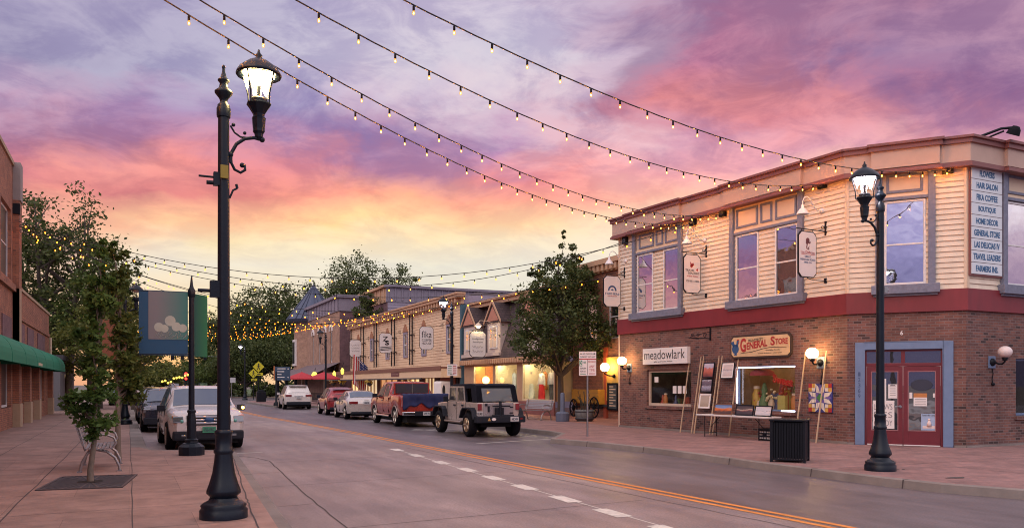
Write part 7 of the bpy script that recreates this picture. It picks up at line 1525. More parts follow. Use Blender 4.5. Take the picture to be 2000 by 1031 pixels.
# red pickup with blue tarpaulin
pr_ = paint('candy red', (.40, .035, .02), .25)
kp = [(-2.92, 1.30, 1.24, .98, .93, .60), (-2.88, 1.36, 1.30, 1.0, .96, .52), (-.92, 1.36, 1.30, 1.0, .96, .50), (-.9, 1.38, 1.22, 1.0, .96, .50), (-.72, 1.86, 1.24, 1.0, .76, .50), (-.2, 1.93, 1.24, 1.0, .77, .48), (.75, 1.92, 1.22, 1.0, .77, .48), (1.05, 1.84, 1.22, 1.0, .76, .48), (1.78, 1.30, 1.18, 1.0, .88, .48), (2.6, 1.22, 1.12, .99, .88, .50), (2.92, 1.08, 1.02, .92, .82, .52)]
t, b = car('red crew cab pickup with a navy tarpaulin over its tailgate', (11.33, 35.15, 0), UP - R(2), kp, (1.86, -1.74), .41, pr_, None, 1.0, [(-.55, .2), (.28, 1.3)], [('windscreen', 1.05, 1.78, M_carglass), ('rear_window', -.9, -.72, M_carglass)], arch=mat('brushed arch', (.42, .36, .32), .35, .7), cat='pickup truck', name='pickup_truck', spokes=6)
mb = MB(); mb.box(-.945, -.93, -.74, .74, 1.40, 1.82); mb.build('rear_window', M_carglass, b); mb = MB(); mb.box(-.93, -.7, -.80, .80, 1.36, 1.88); mb.build('cab_back', pr_, b, bev=.03)
rear_lights(t, 1.0, -2.96, .86, 1.28, .16, mat('pickup lamp', (.45, .10, .09), .2, coat=1), .14, 0); bbox('tailgate', pr_, t, -2.97, -2.9, -.8, .8, .64, 1.34, bev=.02)
bbox('bumper', M_chrome, t, -3.12, -2.9, -1.0, 1.0, .50, .66, bev=.03); bbox('bumper_step', M_plastic, t, -3.13, -2.95, -.5, .5, .48, .68, bev=.02); plate(t, -3.135, .58, M_plate, 'GWP 741')
mb = MB(); nx, nz = 22, 12; vs = []
path = [(-2.1, 1.385), (-2.5, 1.40), (-2.85, 1.40), (-3.0, 1.395)] + [(-3.02 - .01 * math.sin(k), 1.36 - .062 * k) for k in range(9)]
for i in range(nx + 1):
    y = -.97 + 1.94 * i / nx
    for k, (x, z) in enumerate(path):
        sag = (.10 * math.sin(i * 1.1) + .14 * math.sin(i * .42 + 2)) * max(0, k - 3) / 9; vs.append((x - (.018 * math.sin(i * 1.7) + .02 * math.sin(i * .8 + k * .5)) * min(1, k / 3), y * (1.02 if k > 2 else .96), z + sag * .6 - (.0 if k > 2 else .0) + .012 * math.sin(i * 2.1 + k)))
q = len(path); mb.add(vs, [(i * q + k, (i + 1) * q + k, (i + 1) * q + k + 1, i * q + k + 1) for i in range(nx) for k in range(q - 1)], True)
tp = thing('tarpaulin', 'creased navy tarpaulin tied over the pickup tailgate', 'tarpaulin', (11.33, 35.15, 0), UP - R(2)); o = mb.build('sheet', mat('navy canvas', (.012, .02, .085), .75, var=.25, vs=3), tp); sm = o.modifiers.new('s', 'SOLIDIFY'); sm.thickness = .012
mb = MB(); [mb.next() or mb.sphere((-3.06, y, 1.17), .035, 7, 5) for y in (.02, -.42, -.72)]; mb.build('grommet', M_whites, tp)
for sg in (1, -1): mb = MB(); mb.tube([(-.95, sg * 1.02, .42), (1.25, sg * 1.02, .42)], .05, 8); mb.build('side_step', M_chrome, t)
mirror(t, 1.28, 1.02, 1.22, M_plastic); handles(t, (-.4, .45), 1.0, 1.08, M_chrome); seams(b, (.24, -.68, 1.42), 1.0, .55, 1.22)
mb = MB(); mb.tube([(-2.2, .35, 1.35), (-2.2, .35, 1.95)], .012, 5); mb.build('aerial', M_steel, t)

# open topped 4x4 with soft roof, nearest on the right
t = thing('off_road_car', 'champagne four door off road car with black soft top, nearest on the right', 'off-road car', (11.42, 27.2, 0), UP - R(1), group='vehicles parked along the kerbs')
pj = paint('champagne', (.55, .46, .41), .25); hwj = .78
mb = MB()
mb.prism([(-2.05, .62), (-2.05, 1.18), (.92, 1.18), (1.02, 1.16), (1.98, 1.10), (2.02, .62), (1.75, .52), (1.0, .5), (.55, .48), (-.9, .48), (-1.2, .62)], -hwj, hwj); body = mb.build('body', pj, t, bev=.035)
mb = MB(); mb.box(-1.9, 1.9, -.55, .55, .34, .62); mb.build('underbody', M_wellblk, t)
mb = MB(); mb.prism([(.92, 1.18), (.70, 1.72), (.64, 1.72), (.84, 1.18)], -.72, .72); mb.build('windscreen_frame', pj, t, bev=.01)
mb = MB(); mb.prism([(.93, 1.24), (.735, 1.69), (.72, 1.69), (.915, 1.24)], -.64, .64); mb.build('windscreen', M_carglass, t)
m_soft = mat('soft top canvas', (.014, .016, .026), .85, var=.2, vs=6, spec=.15)
mb = MB(); mb.prism([(.72, 1.70), (.72, 1.76), (.3, 1.80), (-1.3, 1.82), (-1.72, 1.80), (-1.82, 1.72)], -.74, .74); top = mb.build('soft_top', m_soft, t, bev=.04)
for sg in (1, -1):
    y0, y1 = sorted((sg * .70, sg * .755))
    mb = MB(); mb.prism([(-.92, 1.19), (-.80, 1.74), (-.86, 1.74), (-1.02, 1.19)], y0, y1); mb.prism([(-2.04, 1.19), (-1.80, 1.74), (-1.40, 1.74), (-1.56, 1.19)], y0, y1); mb.prism([(-1.56, 1.66), (-1.56, 1.74), (-.84, 1.74), (-.86, 1.66)], y0, y1); mb.build('soft_side', m_soft, top)
    for x0, x1, xt0, xt1 in [(-.05, .80, -.02, .68), (-.88, -.12, -.78, -.10)]:
        mb = MB(); mb.prism([(x0, 1.18), (x1, 1.18), (xt1, 1.73), (xt0, 1.73)], y0, y1)
        fr_ = mb.build('window_frame', pj, t); c = ((x0 + x1 + xt0 + xt1) / 4, 1.455); mb = MB(); mb.prism([(c[0] + (a - c[0]) * .80, c[1] + (z - c[1]) * .80) for a, z in [(x0, 1.18), (x1, 1.18), (xt1, 1.73), (xt0, 1.73)]], sg * .70 - .008 * sg, sg * .765); mb.build('window', mirror_glass('jeep glass', (.05, .055, .06), .35), fr_)
    for wx in (1.48, -1.47):
        mb = MB(); y0, y1 = sorted((sg * (hwj - .02), sg * .955)); mb.prism([(wx - .66, .62), (wx - .52, .90), (wx - .38, 1.0), (wx + .38, 1.0), (wx + .54, .90), (wx + .72, .62), (wx + .64, .62), (wx + .46, .87), (wx + .34, .95), (wx - .34, .95), (wx - .46, .86), (wx - .58, .62)], y0, y1); mb.build('wheel_flare', M_plastic, t, bev=.012)
        mb = MB(); mb.prism([(wx - .50, .62), (wx - .36, .90), (wx + .36, .90), (wx + .5, .62)], sg * (hwj - .0), sg * (hwj + .006)); mb.build('wheel_well', M_wellblk, t)
    mb = MB(); mb.tube([(-.82, sg * .88, .47), (.85, sg * .88, .47)], .045, 8); mb.build('side_step', mat('worn chrome', (.5, .42, .34), .3, .9), t)
    yy = sorted((sg * .60, sg * .80)); bbox('tail_light', M_tail, t, -2.10, -2.03, yy[0] + .02, yy[1] - .04, .92, 1.14, bev=.012)
    mb = MB(); mb.box(.72, .80, sg * .80, sg * .98, 1.16, 1.36); mb.box(.74, .78, sg * .74, sg * .80, 1.2, 1.25); mb.build('mirror', M_plastic, t, bev=.012)
    for x in (-.70, .10): mb = MB(); mb.box(x - .09, x + .08, sg * hwj, sg * (hwj + .035), 1.03, 1.08); mb.build('door_handle', M_plastic, t)
    mb = MB(); [mb.box(x - .006, x + .006, sg * (hwj - .01), sg * (hwj + .006), .55, 1.17) for x in (-.08, -.98, .86)]; mb.build('door_seam', M_wellblk, t)
    mb = MB(); mb.sphere((2.0, sg * .52, .93), .12, 12, 8); mb.build('headlight', M_headl, t)
mb = MB(); mb.M = None; mb.prism([(y, z) for y, z in [(-.60, 1.22), (.60, 1.22), (.54, 1.66), (-.54, 1.66)]], -1.98, -1.97, axis='x'); 
q = MB(); q.v = [(x + (1.22 - z) * -.42 - .05, y, z) for x, y, z in mb.v]; q.f, q.m, q.sm = mb.f, mb.m, mb.sm; q.build('rear_window', M_carglass, top)
mb = MB(); 
for y0, y1 in ((-.755, -.56), (.56, .755)): mb.add([(-2.05, y0, 1.19), (-2.05, y1, 1.19), (-1.82, y1 * .97, 1.75), (-1.82, y0 * .97, 1.75)], [(0, 1, 2, 3), (3, 2, 1, 0)])
mb.add([(-1.84, -.6, 1.66), (-1.84, .6, 1.66), (-1.81, .6, 1.76), (-1.81, -.6, 1.76)], [(0, 1, 2, 3), (3, 2, 1, 0)]); mb.build('rear_canvas', m_soft, top)
bbox('tailgate', paint('champagne shaded', (.36, .33, .33), .4), t, -2.085, -2.04, -.56, .56, .66, 1.17, bev=.015)  # tailgate greyer and darker than the body: shaded rear put into its paint
bbox('bumper', M_plastic, t, -2.34, -2.06, -.90, .90, .50, .72, bev=.03)
mb = MB(); mb.box(-2.22, -2.09, -.14, .14, .76, 1.0); mb.tube([(-2.24, -.36, 1.06), (-2.24, .28, 1.06)], .03, 6); mb.tube([(-2.24, -.5, .74), (-2.24, .3, .74)], .03, 6); mb.tube([(-2.24, 0, .7), (-2.24, 0, 1.2)], .05, 6); [mb.box(-2.11, -2.085, -.54, -.42, z, z + .04) for z in (.8, 1.0)]; mb.build('tyre_carrier', M_plastic, t)
mb = MB(); mb.box(-2.12, -2.09, .34, .40, .86, 1.06); mb.box(-2.12, -2.09, .42, .50, 1.06, 1.14); mb.build('hinge', M_plastic, t)
plate(t, -2.35, .62, M_plate, 'ABC 4X4', True, .30, -.48); mb = MB(); mb.box(-2.347, -2.34, -.78, -.70, .60, .66); mb.build('sticker', M_tail, t)
mb = MB(Matrix.Translation((-2.343, .45, .62)) @ Matrix.Rotation(-PI / 2, 4, 'Z')); mb.prism([(-.06, -.05), (.06, -.05), (0, .06)], -.006, .0); mb.build('sticker', mat('orange triangle', (.5, .3, .1)), t)
mb = MB(Matrix.Translation((-2.343, .28, .62)) @ Matrix.Rotation(-PI / 2, 4, 'Z')); mb.prism([(.08 * math.cos(a * PI / 8), .05 * math.sin(a * PI / 8)) for a in range(16)], -.006, 0); mb.build('sticker', M_whites, t)
mb = MB(Matrix.Translation((-2.06, .68, .80)) @ Matrix.Rotation(-PI / 2, 4, 'Z')); mb.box(-.11, .11, -.01, 0, -.07, .07); pk = mb.build('number_plate', M_plate, t); mb = MB(Matrix.Translation((-2.06, .68, .80)) @ Matrix.Rotation(-PI / 2, 4, 'Z')); put_text(mb, 'RUKE', -.09, .09, -.04, .04, -.012, bold=.03); mb.build('lettering', M_ink, pk)
for wx in (1.48, -1.47):
    for sg in (1, -1):
        M = Matrix.Translation((wx, sg * .81, .41)) @ Matrix.Rotation(-sg * PI / 2, 4, 'X'); wr, tw = .41, .28
        mb = MB(M); mb.lathe([(wr * .6, -tw / 2), (wr * .9, -tw / 2), (wr, -tw * .34), (wr, tw * .34), (wr * .9, tw / 2), (wr * .62, tw / 2 - .01), (wr * .58, .02)], 28, flute=.02); w = mb.build('wheel', M_tyre, t)
        mb = MB(M); mb.lathe([(wr * .52, tw * .2), (wr * .60, tw / 2), (wr * .55, tw / 2), (wr * .5, tw * .2)], 24, cap=False)
        for j in range(5): a = 2 * PI * j / 5; mb.tube([(.04 * math.cos(a), .04 * math.sin(a), tw * .34), (wr * .56 * math.cos(a), wr * .56 * math.sin(a), tw * .42)], [.055, .045], 5)
        mb.lathe([(.07, tw * .28), (.065, tw * .44), (0, tw * .46)], 10); mb.build('rim', mat('gold rim', (.52, .40, .27), .3, .9), w); mb = MB(M); mb.lathe([(wr * .56, tw * .12), (0, tw * .13)], 20, cap=False); mb.build('brake_disc', M_wellblk, w)
# ---------------------------------------------------------------- trees
M_bark = mat('bark', (.075, .058, .05), .9, var=.35, vs=10, bump=.6, bs=25, stretch=(1, 1, .25))
M_barkg = mat('grey bark', (.17, .145, .12), .9, var=.3, vs=14, bump=.5, bs=30, stretch=(1, 1, .3))
ML = {'dark': leaf_mat('dark leaves', (.028, .048, .02), (.08, .11, .035), (.18, .19, .06)),
      'mid': leaf_mat('green leaves', (.03, .055, .016), (.085, .13, .03), (.19, .21, .05)),
      'warm': leaf_mat('yellow green leaves', (.045, .06, .016), (.12, .14, .03), (.24, .21, .05)),
      'blue': leaf_mat('blue spruce needles', (.012, .028, .030), (.025, .05, .05), (.05, .085, .08)),
      'fresh': leaf_mat('fresh leaves', (.03, .07, .02), (.075, .15, .035), (.17, .25, .06))}
def leaf_mesh(name, C, size, rng, m, parent, up=.35, asp=.55):
    """many separate leaf blades, one quad each"""
    n = len(C); d = rng.normal(size=(n, 3)); d[:, 2] = d[:, 2] * .7 - .15; d /= np.linalg.norm(d, axis=1)[:, None]
    nn = rng.normal(size=(n, 3)); nn[:, 2] += up * 3; w = np.cross(d, nn); w /= np.maximum(np.linalg.norm(w, axis=1)[:, None], 1e-6)
    s = size * rng.uniform(.6, 1.3, n)[:, None]; b = np.cross(w, d)
    V = np.stack([C - d * s * .5, C + w * s * asp * .5 + d * s * .05 + b * s * .08, C + d * s * .5, C - w * s * asp * .5 + d * s * .05 + b * s * .08], 1).reshape(-1, 3)
    me = bpy.data.meshes.new(name); me.vertices.add(4 * n); me.vertices.foreach_set('co', V.ravel()); me.loops.add(4 * n); me.loops.foreach_set('vertex_index', np.arange(4 * n, dtype=np.int32))
    me.polygons.add(n); me.polygons.foreach_set('loop_start', np.arange(0, 4 * n, 4, dtype=np.int32)); me.polygons.foreach_set('loop_total', np.full(n, 4, np.int32)); me.update(); me.validate()
    me.materials.append(m); o = bpy.data.objects.new(name, me); COL.objects.link(o); o.parent = parent; return o
def tree(label, loc, lobes, n, size, lm, tr, bark=M_bark, seed=1, cat='tree', name='tree', group=None, clump=.32, stems=1, shell=.5, per=60, lean=(0, 0), zfork=None):
    """lobes: (x, y, z, rx, rz) crown masses round the trunk, heights above its foot"""
    rng = np.random.default_rng(seed); t = thing(name, label, cat, loc, 0, group)
    top = max(l[2] + l[4] for l in lobes); vol = np.array([l[3] * l[3] * l[4] for l in lobes]) ** .8; vol /= vol.sum(); C = []; tips = []; n, size = (int(n * 1.6), size * .85) if n < 12000 else (n, size)
    nc = max(8, n // per)
    for l, f in zip(lobes, vol):
        for _ in range(max(3, int(nc * f))):
            v = rng.normal(size=3); v /= np.linalg.norm(v); r = rng.uniform(shell, 1.0) ** .7
            c = np.array(l[:3]) + v * r * np.array([l[3], l[3], l[4]]); tips.append(c)
            k = int(per * rng.uniform(.5, 1.5)); cr = clump * l[3] * rng.uniform(.5, 1.1) if l[3] > .6 else clump * l[3]
            q = rng.normal(size=(k, 3)) * np.array([1, 1, .7]) * cr * .55; C.append(c + q)
    C = np.concatenate(C); C = C[C[:, 2] > .2]
    leaf_mesh('crown', C, size, rng, lm, t)
    mb = MB(); zf = zfork or min(l[2] - l[4] * .6 for l in lobes)
    for s in range(stems):
        a = 2 * PI * s / max(1, stems); ox, oy = (.0, .0) if stems == 1 else (tr * 1.6 * math.cos(a), tr * 1.6 * math.sin(a))
        P = [(ox, oy, -.05), (ox * 1.0, oy, zf * .3), (ox * 1.5 + lean[0] * .3, oy * 1.5 + lean[1] * .3, zf)]
        kk = 5
        for j in range(1, kk + 1): f = j / kk; P.append((ox * (1.5 + f * 3) + lean[0] * (.3 + .7 * f) + rng.normal() * tr * .8, oy * (1.5 + f * 3) + lean[1] * (.3 + .7 * f) + rng.normal() * tr * .8, zf + (top * .93 - zf) * f))
        mb.tube(P, [tr * 1.35, tr * 1.05, tr * .92] + [tr * (.85 - .8 * j / kk) for j in range(1, kk + 1)], 9)
        for i in rng.choice(len(tips), min(len(tips), 26 // stems), replace=False):
            e = Vector(tips[i]); z0 = zf + (max(zf, e.z - (e.xy.length * .8)) - zf) * .9; z0 = min(max(zf * .9, z0), top * .8); f = (z0 - zf) / max(.1, (top - zf)); b0 = Vector((ox * (1.5 + f * 3) + lean[0] * f, oy * (1.5 + f * 3) + lean[1] * f, z0)); m = b0.lerp(e, .5) + Vector((rng.normal() * .06 * top * .1, 0, .05 * (e - b0).length))
            r0 = max(.012, tr * (.55 - .4 * f)); mb.tube([b0, m, e], [r0, r0 * .6, r0 * .2], 6)
    mb.build('trunk', bark, t); return t
tree('slim leafy young tree growing from the iron grate on the left pavement', (-.59, 15.4, .15), [(.0, 0, .78, .18, .25), (.05, 0, 1.05, .34, .26), (-.1, .03, 1.35, .32, .26), (.12, 0, 1.45, .28, .28), (.02, .02, 1.8, .27, .30), (.1, -.03, 2.15, .24, .3), (0, .02, 2.5, .26, .32), (.14, 0, 2.9, .28, .32), (.1, .03, 3.25, .26, .3), (.22, 0, 3.6, .2, .3), (.24, 0, 3.95, .12, .25)], 2600, .13, ML['fresh'], .045, M_barkg, 3, clump=.40, stems=1, shell=.25, per=40, lean=(.2, 0), zfork=.7)
tree('second slim tree directly behind the young tree on the left pavement', (-.22, 19.7, .15), [(.22, 0, 1.7, .30, .6), (.1, 0, 2.6, .30, .7), (.0, 0, 3.5, .30, .7), (.0, 0, 4.3, .2, .4)], 2100, .15, ML['mid'], .06, M_barkg, 5, clump=.4, shell=.25, per=45, zfork=.9)
p = on_y(1106, 815, 34.0)
tree('full dark green street tree beside the silver bench on the right', (19.0, 34.6, .15), [(0, 0, 4.5, 2.5, 1.7), (-1.5, -.5, 3.7, 1.5, 1.2), (1.3, -.8, 4.0, 1.6, 1.4), (-.2, 0, 6.2, 1.75, 1.3), (.5, .2, 7.2, 1.2, 1.1), (.35, 0, 8.0, .75, .8), (-1.1, 0, 5.6, 1.3, 1.0), (1.2, .2, 6.3, 1.3, 1.1), (-1.0, 0, 6.7, .8, .7), (1.3, 0, 7.3, .5, .5), (.2, 0, 8.9, .22, .35), (-1.25, .2, 7.2, .3, .4)], 19000, .17, ML['dark'], .15, M_bark, 8, clump=.25, shell=.3, per=60, zfork=2.0)
def ltree(label, u, vt, y, w, lm, seed, n, size, grp, vb=None, **k):
    """far tree whose crown top sits at (u, vt) at distance y, w crown radius"""
    P = on_y(u, vt, y); h = P.z; rr = random.Random(seed); lob = [(0, 0, h * .58, w, h * .26), (0, 0, h * .80, w * .62, h * .19)]
    for j in range(5): a = j * 1.256 + rr.random(); lob.append((w * .75 * math.cos(a), w * .6 * math.sin(a), h * rr.uniform(.40, .74), w * rr.uniform(.38, .55), h * rr.uniform(.10, .16)))
    return tree(label, (P.x, y, 0), lob, n, size, lm, max(.16, w * .06), M_bark, seed, group=grp, **k)
g1 = 'tall trees behind the left buildings'
ltree('tall tree with bare lower trunks rising behind the green awning building', 120, 352, 66, 4.4, ML['dark'], 21, 7000, .36, g1, stems=2, clump=.31, zfork=4.5)
ltree('tall tree at the extreme left, half hidden by the brick wall', 42, 372, 70, 3.2, ML['dark'], 22, 5200, .36, g1, clump=.31, zfork=6)
ltree('rounded tree leaning over the pavement below the tall left tree', 195, 470, 62, 2.5, ML['mid'], 23, 4200, .32, g1, clump=.34, zfork=3)
g2 = 'pavement trees along the left kerb'
ltree('yellow green pavement tree left of the banner', 236, 560, 50, 1.9, ML['warm'], 24, 4200, .24, g2, clump=.34, zfork=2.6)
ltree('smaller pavement tree beyond the grey post', 262, 596, 58, 1.7, ML['mid'], 25, 3600, .25, g2, clump=.34, zfork=2.4)
ltree('dusky pavement tree by the cafe chairs', 175, 585, 60, 2.1, ML['warm'], 26, 3600, .26, g2, clump=.34, zfork=2.4)
g3 = 'dense trees closing the end of the street'
ltree('dense tree closing the street, right of the near lamp post', 505, 560, 128, 7.2, ML['dark'], 31, 9375, 0.51, g3, clump=.40, zfork=3.)
ltree('dense tree at the left end of the closing group', 430, 618, 132, 5.6, ML['mid'], 32, 6500, 0.51, g3, clump=.40, zfork=3.)
ltree('tall tree just left of the tower roof', 578, 540, 124, 6., ML['dark'], 33, 8125, 0.51, g3, clump=.40, zfork=3.)
ltree('lower tree in front of the closing group, behind the yellow signs', 478, 660, 118, 4.6, ML['dark'], 34, 6000, 0.42, g3, clump=.40, zfork=1.4)
ltree('lower tree in front of the closing group, beside the tower', 560, 648, 116, 5.0, ML['dark'], 35, 6500, 0.42, g3, clump=.40, zfork=1.4)
ltree('lower tree in front of the closing group, next to the lamp post', 428, 700, 122, 4.2, ML['mid'], 36, 4500, 0.42, g3, clump=.40, zfork=1.4)
g4 = 'big trees rising behind the row of fronts'
ltree('big rounded tree behind the parapet building, left one', 690, 488, 124, 6.2, ML['dark'], 41, 10000, 0.47, g4, zfork=7, clump=.38)
ltree('big rounded tree behind the parapet building, right one', 775, 512, 122, 5.4, ML['dark'], 42, 8750, 0.47, g4, zfork=7, clump=.38)
ltree('low bushy crown at the right end of the trees behind the roofs', 824, 535, 120, 3.2, ML['mid'], 43, 2600, .5, g4, zfork=8)
p = on_y(722, 568, 79.5); tree('narrow dark tree between the tower building and the cream row', (p.x - .3, 79.6, 0), [(0, 0, 8.6, 1.3, 2.6), (.2, 0, 10.2, .8, 1.2)], 2600, .3, ML['dark'], .15, seed=44, zfork=5)
g5 = 'far trees beyond the crossing'
for k, (u, v, y, w, lb, lm) in enumerate([(318, 708, 190, 6, 'far rounded tree beyond the traffic lights, left one', 'warm'), (352, 703, 200, 6.5, 'far rounded tree beyond the traffic lights, right one', 'mid'), (285, 722, 185, 5, 'far low tree at the left edge of the street end', 'warm'), (450, 726, 150, 4.4, 'far low tree behind the near lamp post', 'dark')]): ltree(lb, u, v, y, w, ML[lm], 50 + k, 2400, .8, g5, zfork=1.5)
P = on_y(404, 690, 150); h = P.z
tree('blue green spruce left of the near lamp post', (P.x, 150, 0), [(0, 0, h * (.12 + .16 * k), 3.6 * (1 - k * .17), h * .10) for k in range(6)], 5000, .6, ML['blue'], .25, seed=60, zfork=1)
g6 = 'clipped bushes at the street end'
for k, (u, y, r, lb) in enumerate([(446, 112.6, 1.7, 'low dark bush left of the yellow signs'), (520, 113, 1.6, 'low dark bush behind the litter bin'), (575, 112, 1.8, 'low dark bush behind the red umbrellas'), (60, 90, 2.2, 'bush behind the grey building')]):
    P = on_y(u, 770, y); tree(lb, (P.x, y, 0), [(0, 0, 1.1, r, 1.0), (r * .7, 0, .9, r * .7, .8), (-r * .7, 0, .9, r * .7, .8)], 1800, .4, ML['dark'], .08, seed=70 + k, cat='bush', name='bush', group=g6, zfork=.4)
# ---------------------------------------------------------------- strings of bulbs over the street
def glass_bulb(name, tint, glow):
    m, n, l, b = nt_new(name); tr = n.new('ShaderNodeBsdfTransparent'); tr.inputs[0].default_value = (*tint, 1); em = n.new('ShaderNodeEmission'); em.inputs[0].default_value = (*glow, 1); em.inputs[1].default_value = 1.
    ad = n.new('ShaderNodeAddShader'); l.new(tr.outputs[0], ad.inputs[0]); l.new(em.outputs[0], ad.inputs[1]); l.new(ad.outputs[0], n['Material Output'].inputs[0]); n.remove(b); return m
M_bulbn = glass_bulb('bulb glass', (.9, .75, .5), (.34, .17, .03)); M_bulbo = glass_bulb('amber bulb glass', (.9, .6, .3), (.55, .16, .012))
M_filn = emat('filament', (1, .36, .05), 2000.); M_filo = emat('amber filament', (1, .30, .03), 26.); M_fila = emat('amber filament strong', (1, .30, .03), 90.)
M_cable = mat('black cable', (.012, .011, .014), .6, var=0)
def bulb_mesh(r, mats):
    mb = MB(); mb.lathe([(.35 * r, 0), (.8 * r, -.6 * r), (r, -1.5 * r), (.8 * r, -2.3 * r), (.3 * r, -2.8 * r), (0, -2.9 * r)], 8, (0, 0, -.062), cap=False); mb.mi = 1; mb.sphere((0, 0, -.062 - 1.5 * r), .34 * r, 6, 4, .7 * r); o = mb.build('bulb', mats); m = o.data; bpy.data.objects.remove(o); return m
def socket_mesh():
    mb = MB(); mb.lathe([(.010, .012), (.017, 0), (.018, -.05), (.014, -.065)], 7); o = mb.build('socket', M_blackm); m = o.data; bpy.data.objects.remove(o); return m
BM = {'near': bulb_mesh(.023, [M_bulbn, M_filn]), 'amber': bulb_mesh(.03, [M_bulbo, M_fila]), 'far': bulb_mesh(.042, [M_bulbo, M_filo])}; SM = socket_mesh()
def light_string(label, P, Q, pts, gap, ph, r, rc=.011, sock=True, clip=None):
    """cable in the upright plane over P-Q, sagging through the photographed points"""
    fr = Frame(P, Q); A_ = np.array([fr.px(u, v) for u, v in pts]); c = np.polyfit(A_[:, 0], A_[:, 1], 2 if len(pts) < 6 else 3); L = fr.L
    f = lambda s: float(np.polyval(c, s))
    t = thing('light_string', label, 'light string', loc=(P[0], P[1], 0), rz=fr.ang, group='strings of warm bulbs over the street')
    s0, s1 = clip or (0, L); k = int((s1 - s0) / gap * 1.0)
    mb = MB(); mb.tube([(s0 + (s1 - s0) * i / 60, .0, f(s0 + (s1 - s0) * i / 60) + .004 * (i % 2)) for i in range(61)], rc, 5); mb.build('cable', M_cable, t)
    s = s0 + ph
    while s < s1 - .05:
        z = f(s)
        if sock: o = bpy.data.objects.new('socket', SM); COL.objects.link(o); o.parent = t; o.location = (s, 0, z - .012)
        b = bpy.data.objects.new('bulb', BM[r]); COL.objects.link(b); b.parent = t; b.location = (s, 0, z - .014)
        s += gap
    return t
def AX(fr, u, v, off=.17):
    s, z = fr.px(u, v); p = fr.p + fr.d * s + Vector((fr.d.y, -fr.d.x)) * off; return (p.x, p.y)
PL = (-4.0, 8.9)
light_string('long string of bulbs ending lowest on the corner building, crossing above the near lamp', PL, AX(FA, 1357, 433), [(347, 17), (428, 66), (570, 150), (687, 217), (790, 268), (900, 322), (1016, 374), (1172, 420), (1268, 438), (1342, 438)], .65, .40, 'near')
light_string('second lowest long string of bulbs, ending beside the wide bay', PL, AX(FA, 1415, 416), [(456, 39), (532, 86), (603, 127), (726, 196), (830, 250), (960, 311), (1067, 356), (1179, 394), (1307, 420), (1405, 419)], .65, .1, 'near')
light_string('third long string of bulbs, ending above the tallest hanging sign', PL, AX(FA, 1610, 360), [(619, 24), (699, 66), (837, 140), (960, 198), (1109, 262), (1231, 306), (1332, 335), (1470, 361), (1601, 360)], .66, .2, 'near')
light_string('topmost long string of bulbs, ending on the chamfered corner', PL, AX(FB, 1851, 331), [(935, 73), (1068, 136), (1190, 188), (1293, 229), (1425, 273), (1536, 305), (1632, 326), (1762, 335), (1845, 332)], .67, .35, 'near')
PM = (-3.85, 36.4)
def ptx(u, v, x): q = on_x(u, v, x); return (q.x, q.y)
mid = [('highest of the mid street strings, rising to the near corner building', AX(FA, 1350, 438), [(20, 428), (240, 487), (458, 530), (610, 541), (705, 547), (848, 538), (920, 531), (1024, 517), (1136, 495), (1242, 472), (1345, 439)]),
       ('second mid street string, rising to the far end of the corner building', AX(FA, 1224, 471), [(22, 434), (254, 498), (343, 521), (426, 538), (546, 556), (700, 565), (870, 551), (931, 544), (1022, 528), (1150, 497), (1215, 474)]),
       ('third mid street string, passing through the street tree', ptx(1190, 541, 20.8), [(24, 438), (245, 505), (312, 524), (409, 548), (502, 564), (674, 576), (800, 580), (945, 575), (1057, 564), (1111, 555), (1164, 545)]),
       ('fourth mid street string, ending at the mansard roof', ptx(1005, 578, 19.9), [(26, 442), (240, 515), (346, 552), (409, 574), (501, 600), (604, 614), (700, 612), (822, 597), (883, 592), (1000, 579)]),
       ('fifth mid street string, ending at the near end of the cream row', ptx(905, 592, 19.7), [(28, 446), (240, 523), (333, 554), (424, 584), (545, 611), (650, 621), (760, 614), (870, 598)]),
       ('lowest mid street string, ending half way along the cream row', ptx(800, 612, 19.5), [(30, 450), (247, 538), (334, 572), (416, 597), (488, 617), (554, 629), (640, 633), (730, 624), (795, 612)])]
for k, (lb, Q, pts) in enumerate(mid): light_string(lb, PM, Q, pts, .82, .3 + .1 * k, 'amber', .013, sock=k < 3)
mb = MB(); t = thing('string_anchor', 'iron wall bracket gathering the strings on the left brick pilaster', 'bracket', (-4.05, 36.4, 0)); mb.box(-.2, .25, -.08, .08, 8.35, 8.75); mb.build('plate', M_black, t)
far = [(58, 66, 628, 0), (64, 60, 636, 1), (70, 76, 640, 2), (76, 70, 646, 3), (82, 88, 650, 4), (88, 82, 654, 5), (94, 100, 657, 6), (102, 96, 660, 7), (108, 112, 663, 8)]
nms = ['nearest of the far strings', 'second of the far strings', 'third of the far strings', 'fourth of the far strings', 'fifth of the far strings', 'sixth of the far strings', 'seventh of the far strings', 'eighth of the far strings', 'farthest of the far strings']
for y0, y1, v, k in far:
    P, Q = (-2.6, y0), (19.8 if y1 < 106 else 19.5, y1); ym = (y0 + y1) / 2; xm = 8.6; d = xm * SP + ym * CP; z = HC + (HY - v) / F * d
    fr = Frame(P, Q); t = thing('light_string', nms[k] + ' of amber bulbs before the closing trees', 'light string', loc=(*P, 0), rz=fr.ang, group='strings of warm bulbs over the street')
    f = lambda s: z + 1.5 * ((2 * s / fr.L - 1) ** 2); mb = MB(); mb.tube([(fr.L * i / 30, 0, f(fr.L * i / 30)) for i in range(31)], .014, 4); mb.build('cable', M_cable, t); s = .3 + .07 * k
    while s < fr.L: b = bpy.data.objects.new('bulb', BM['far']); COL.objects.link(b); b.parent = t; b.location = (s, 0, f(s)); s += .72

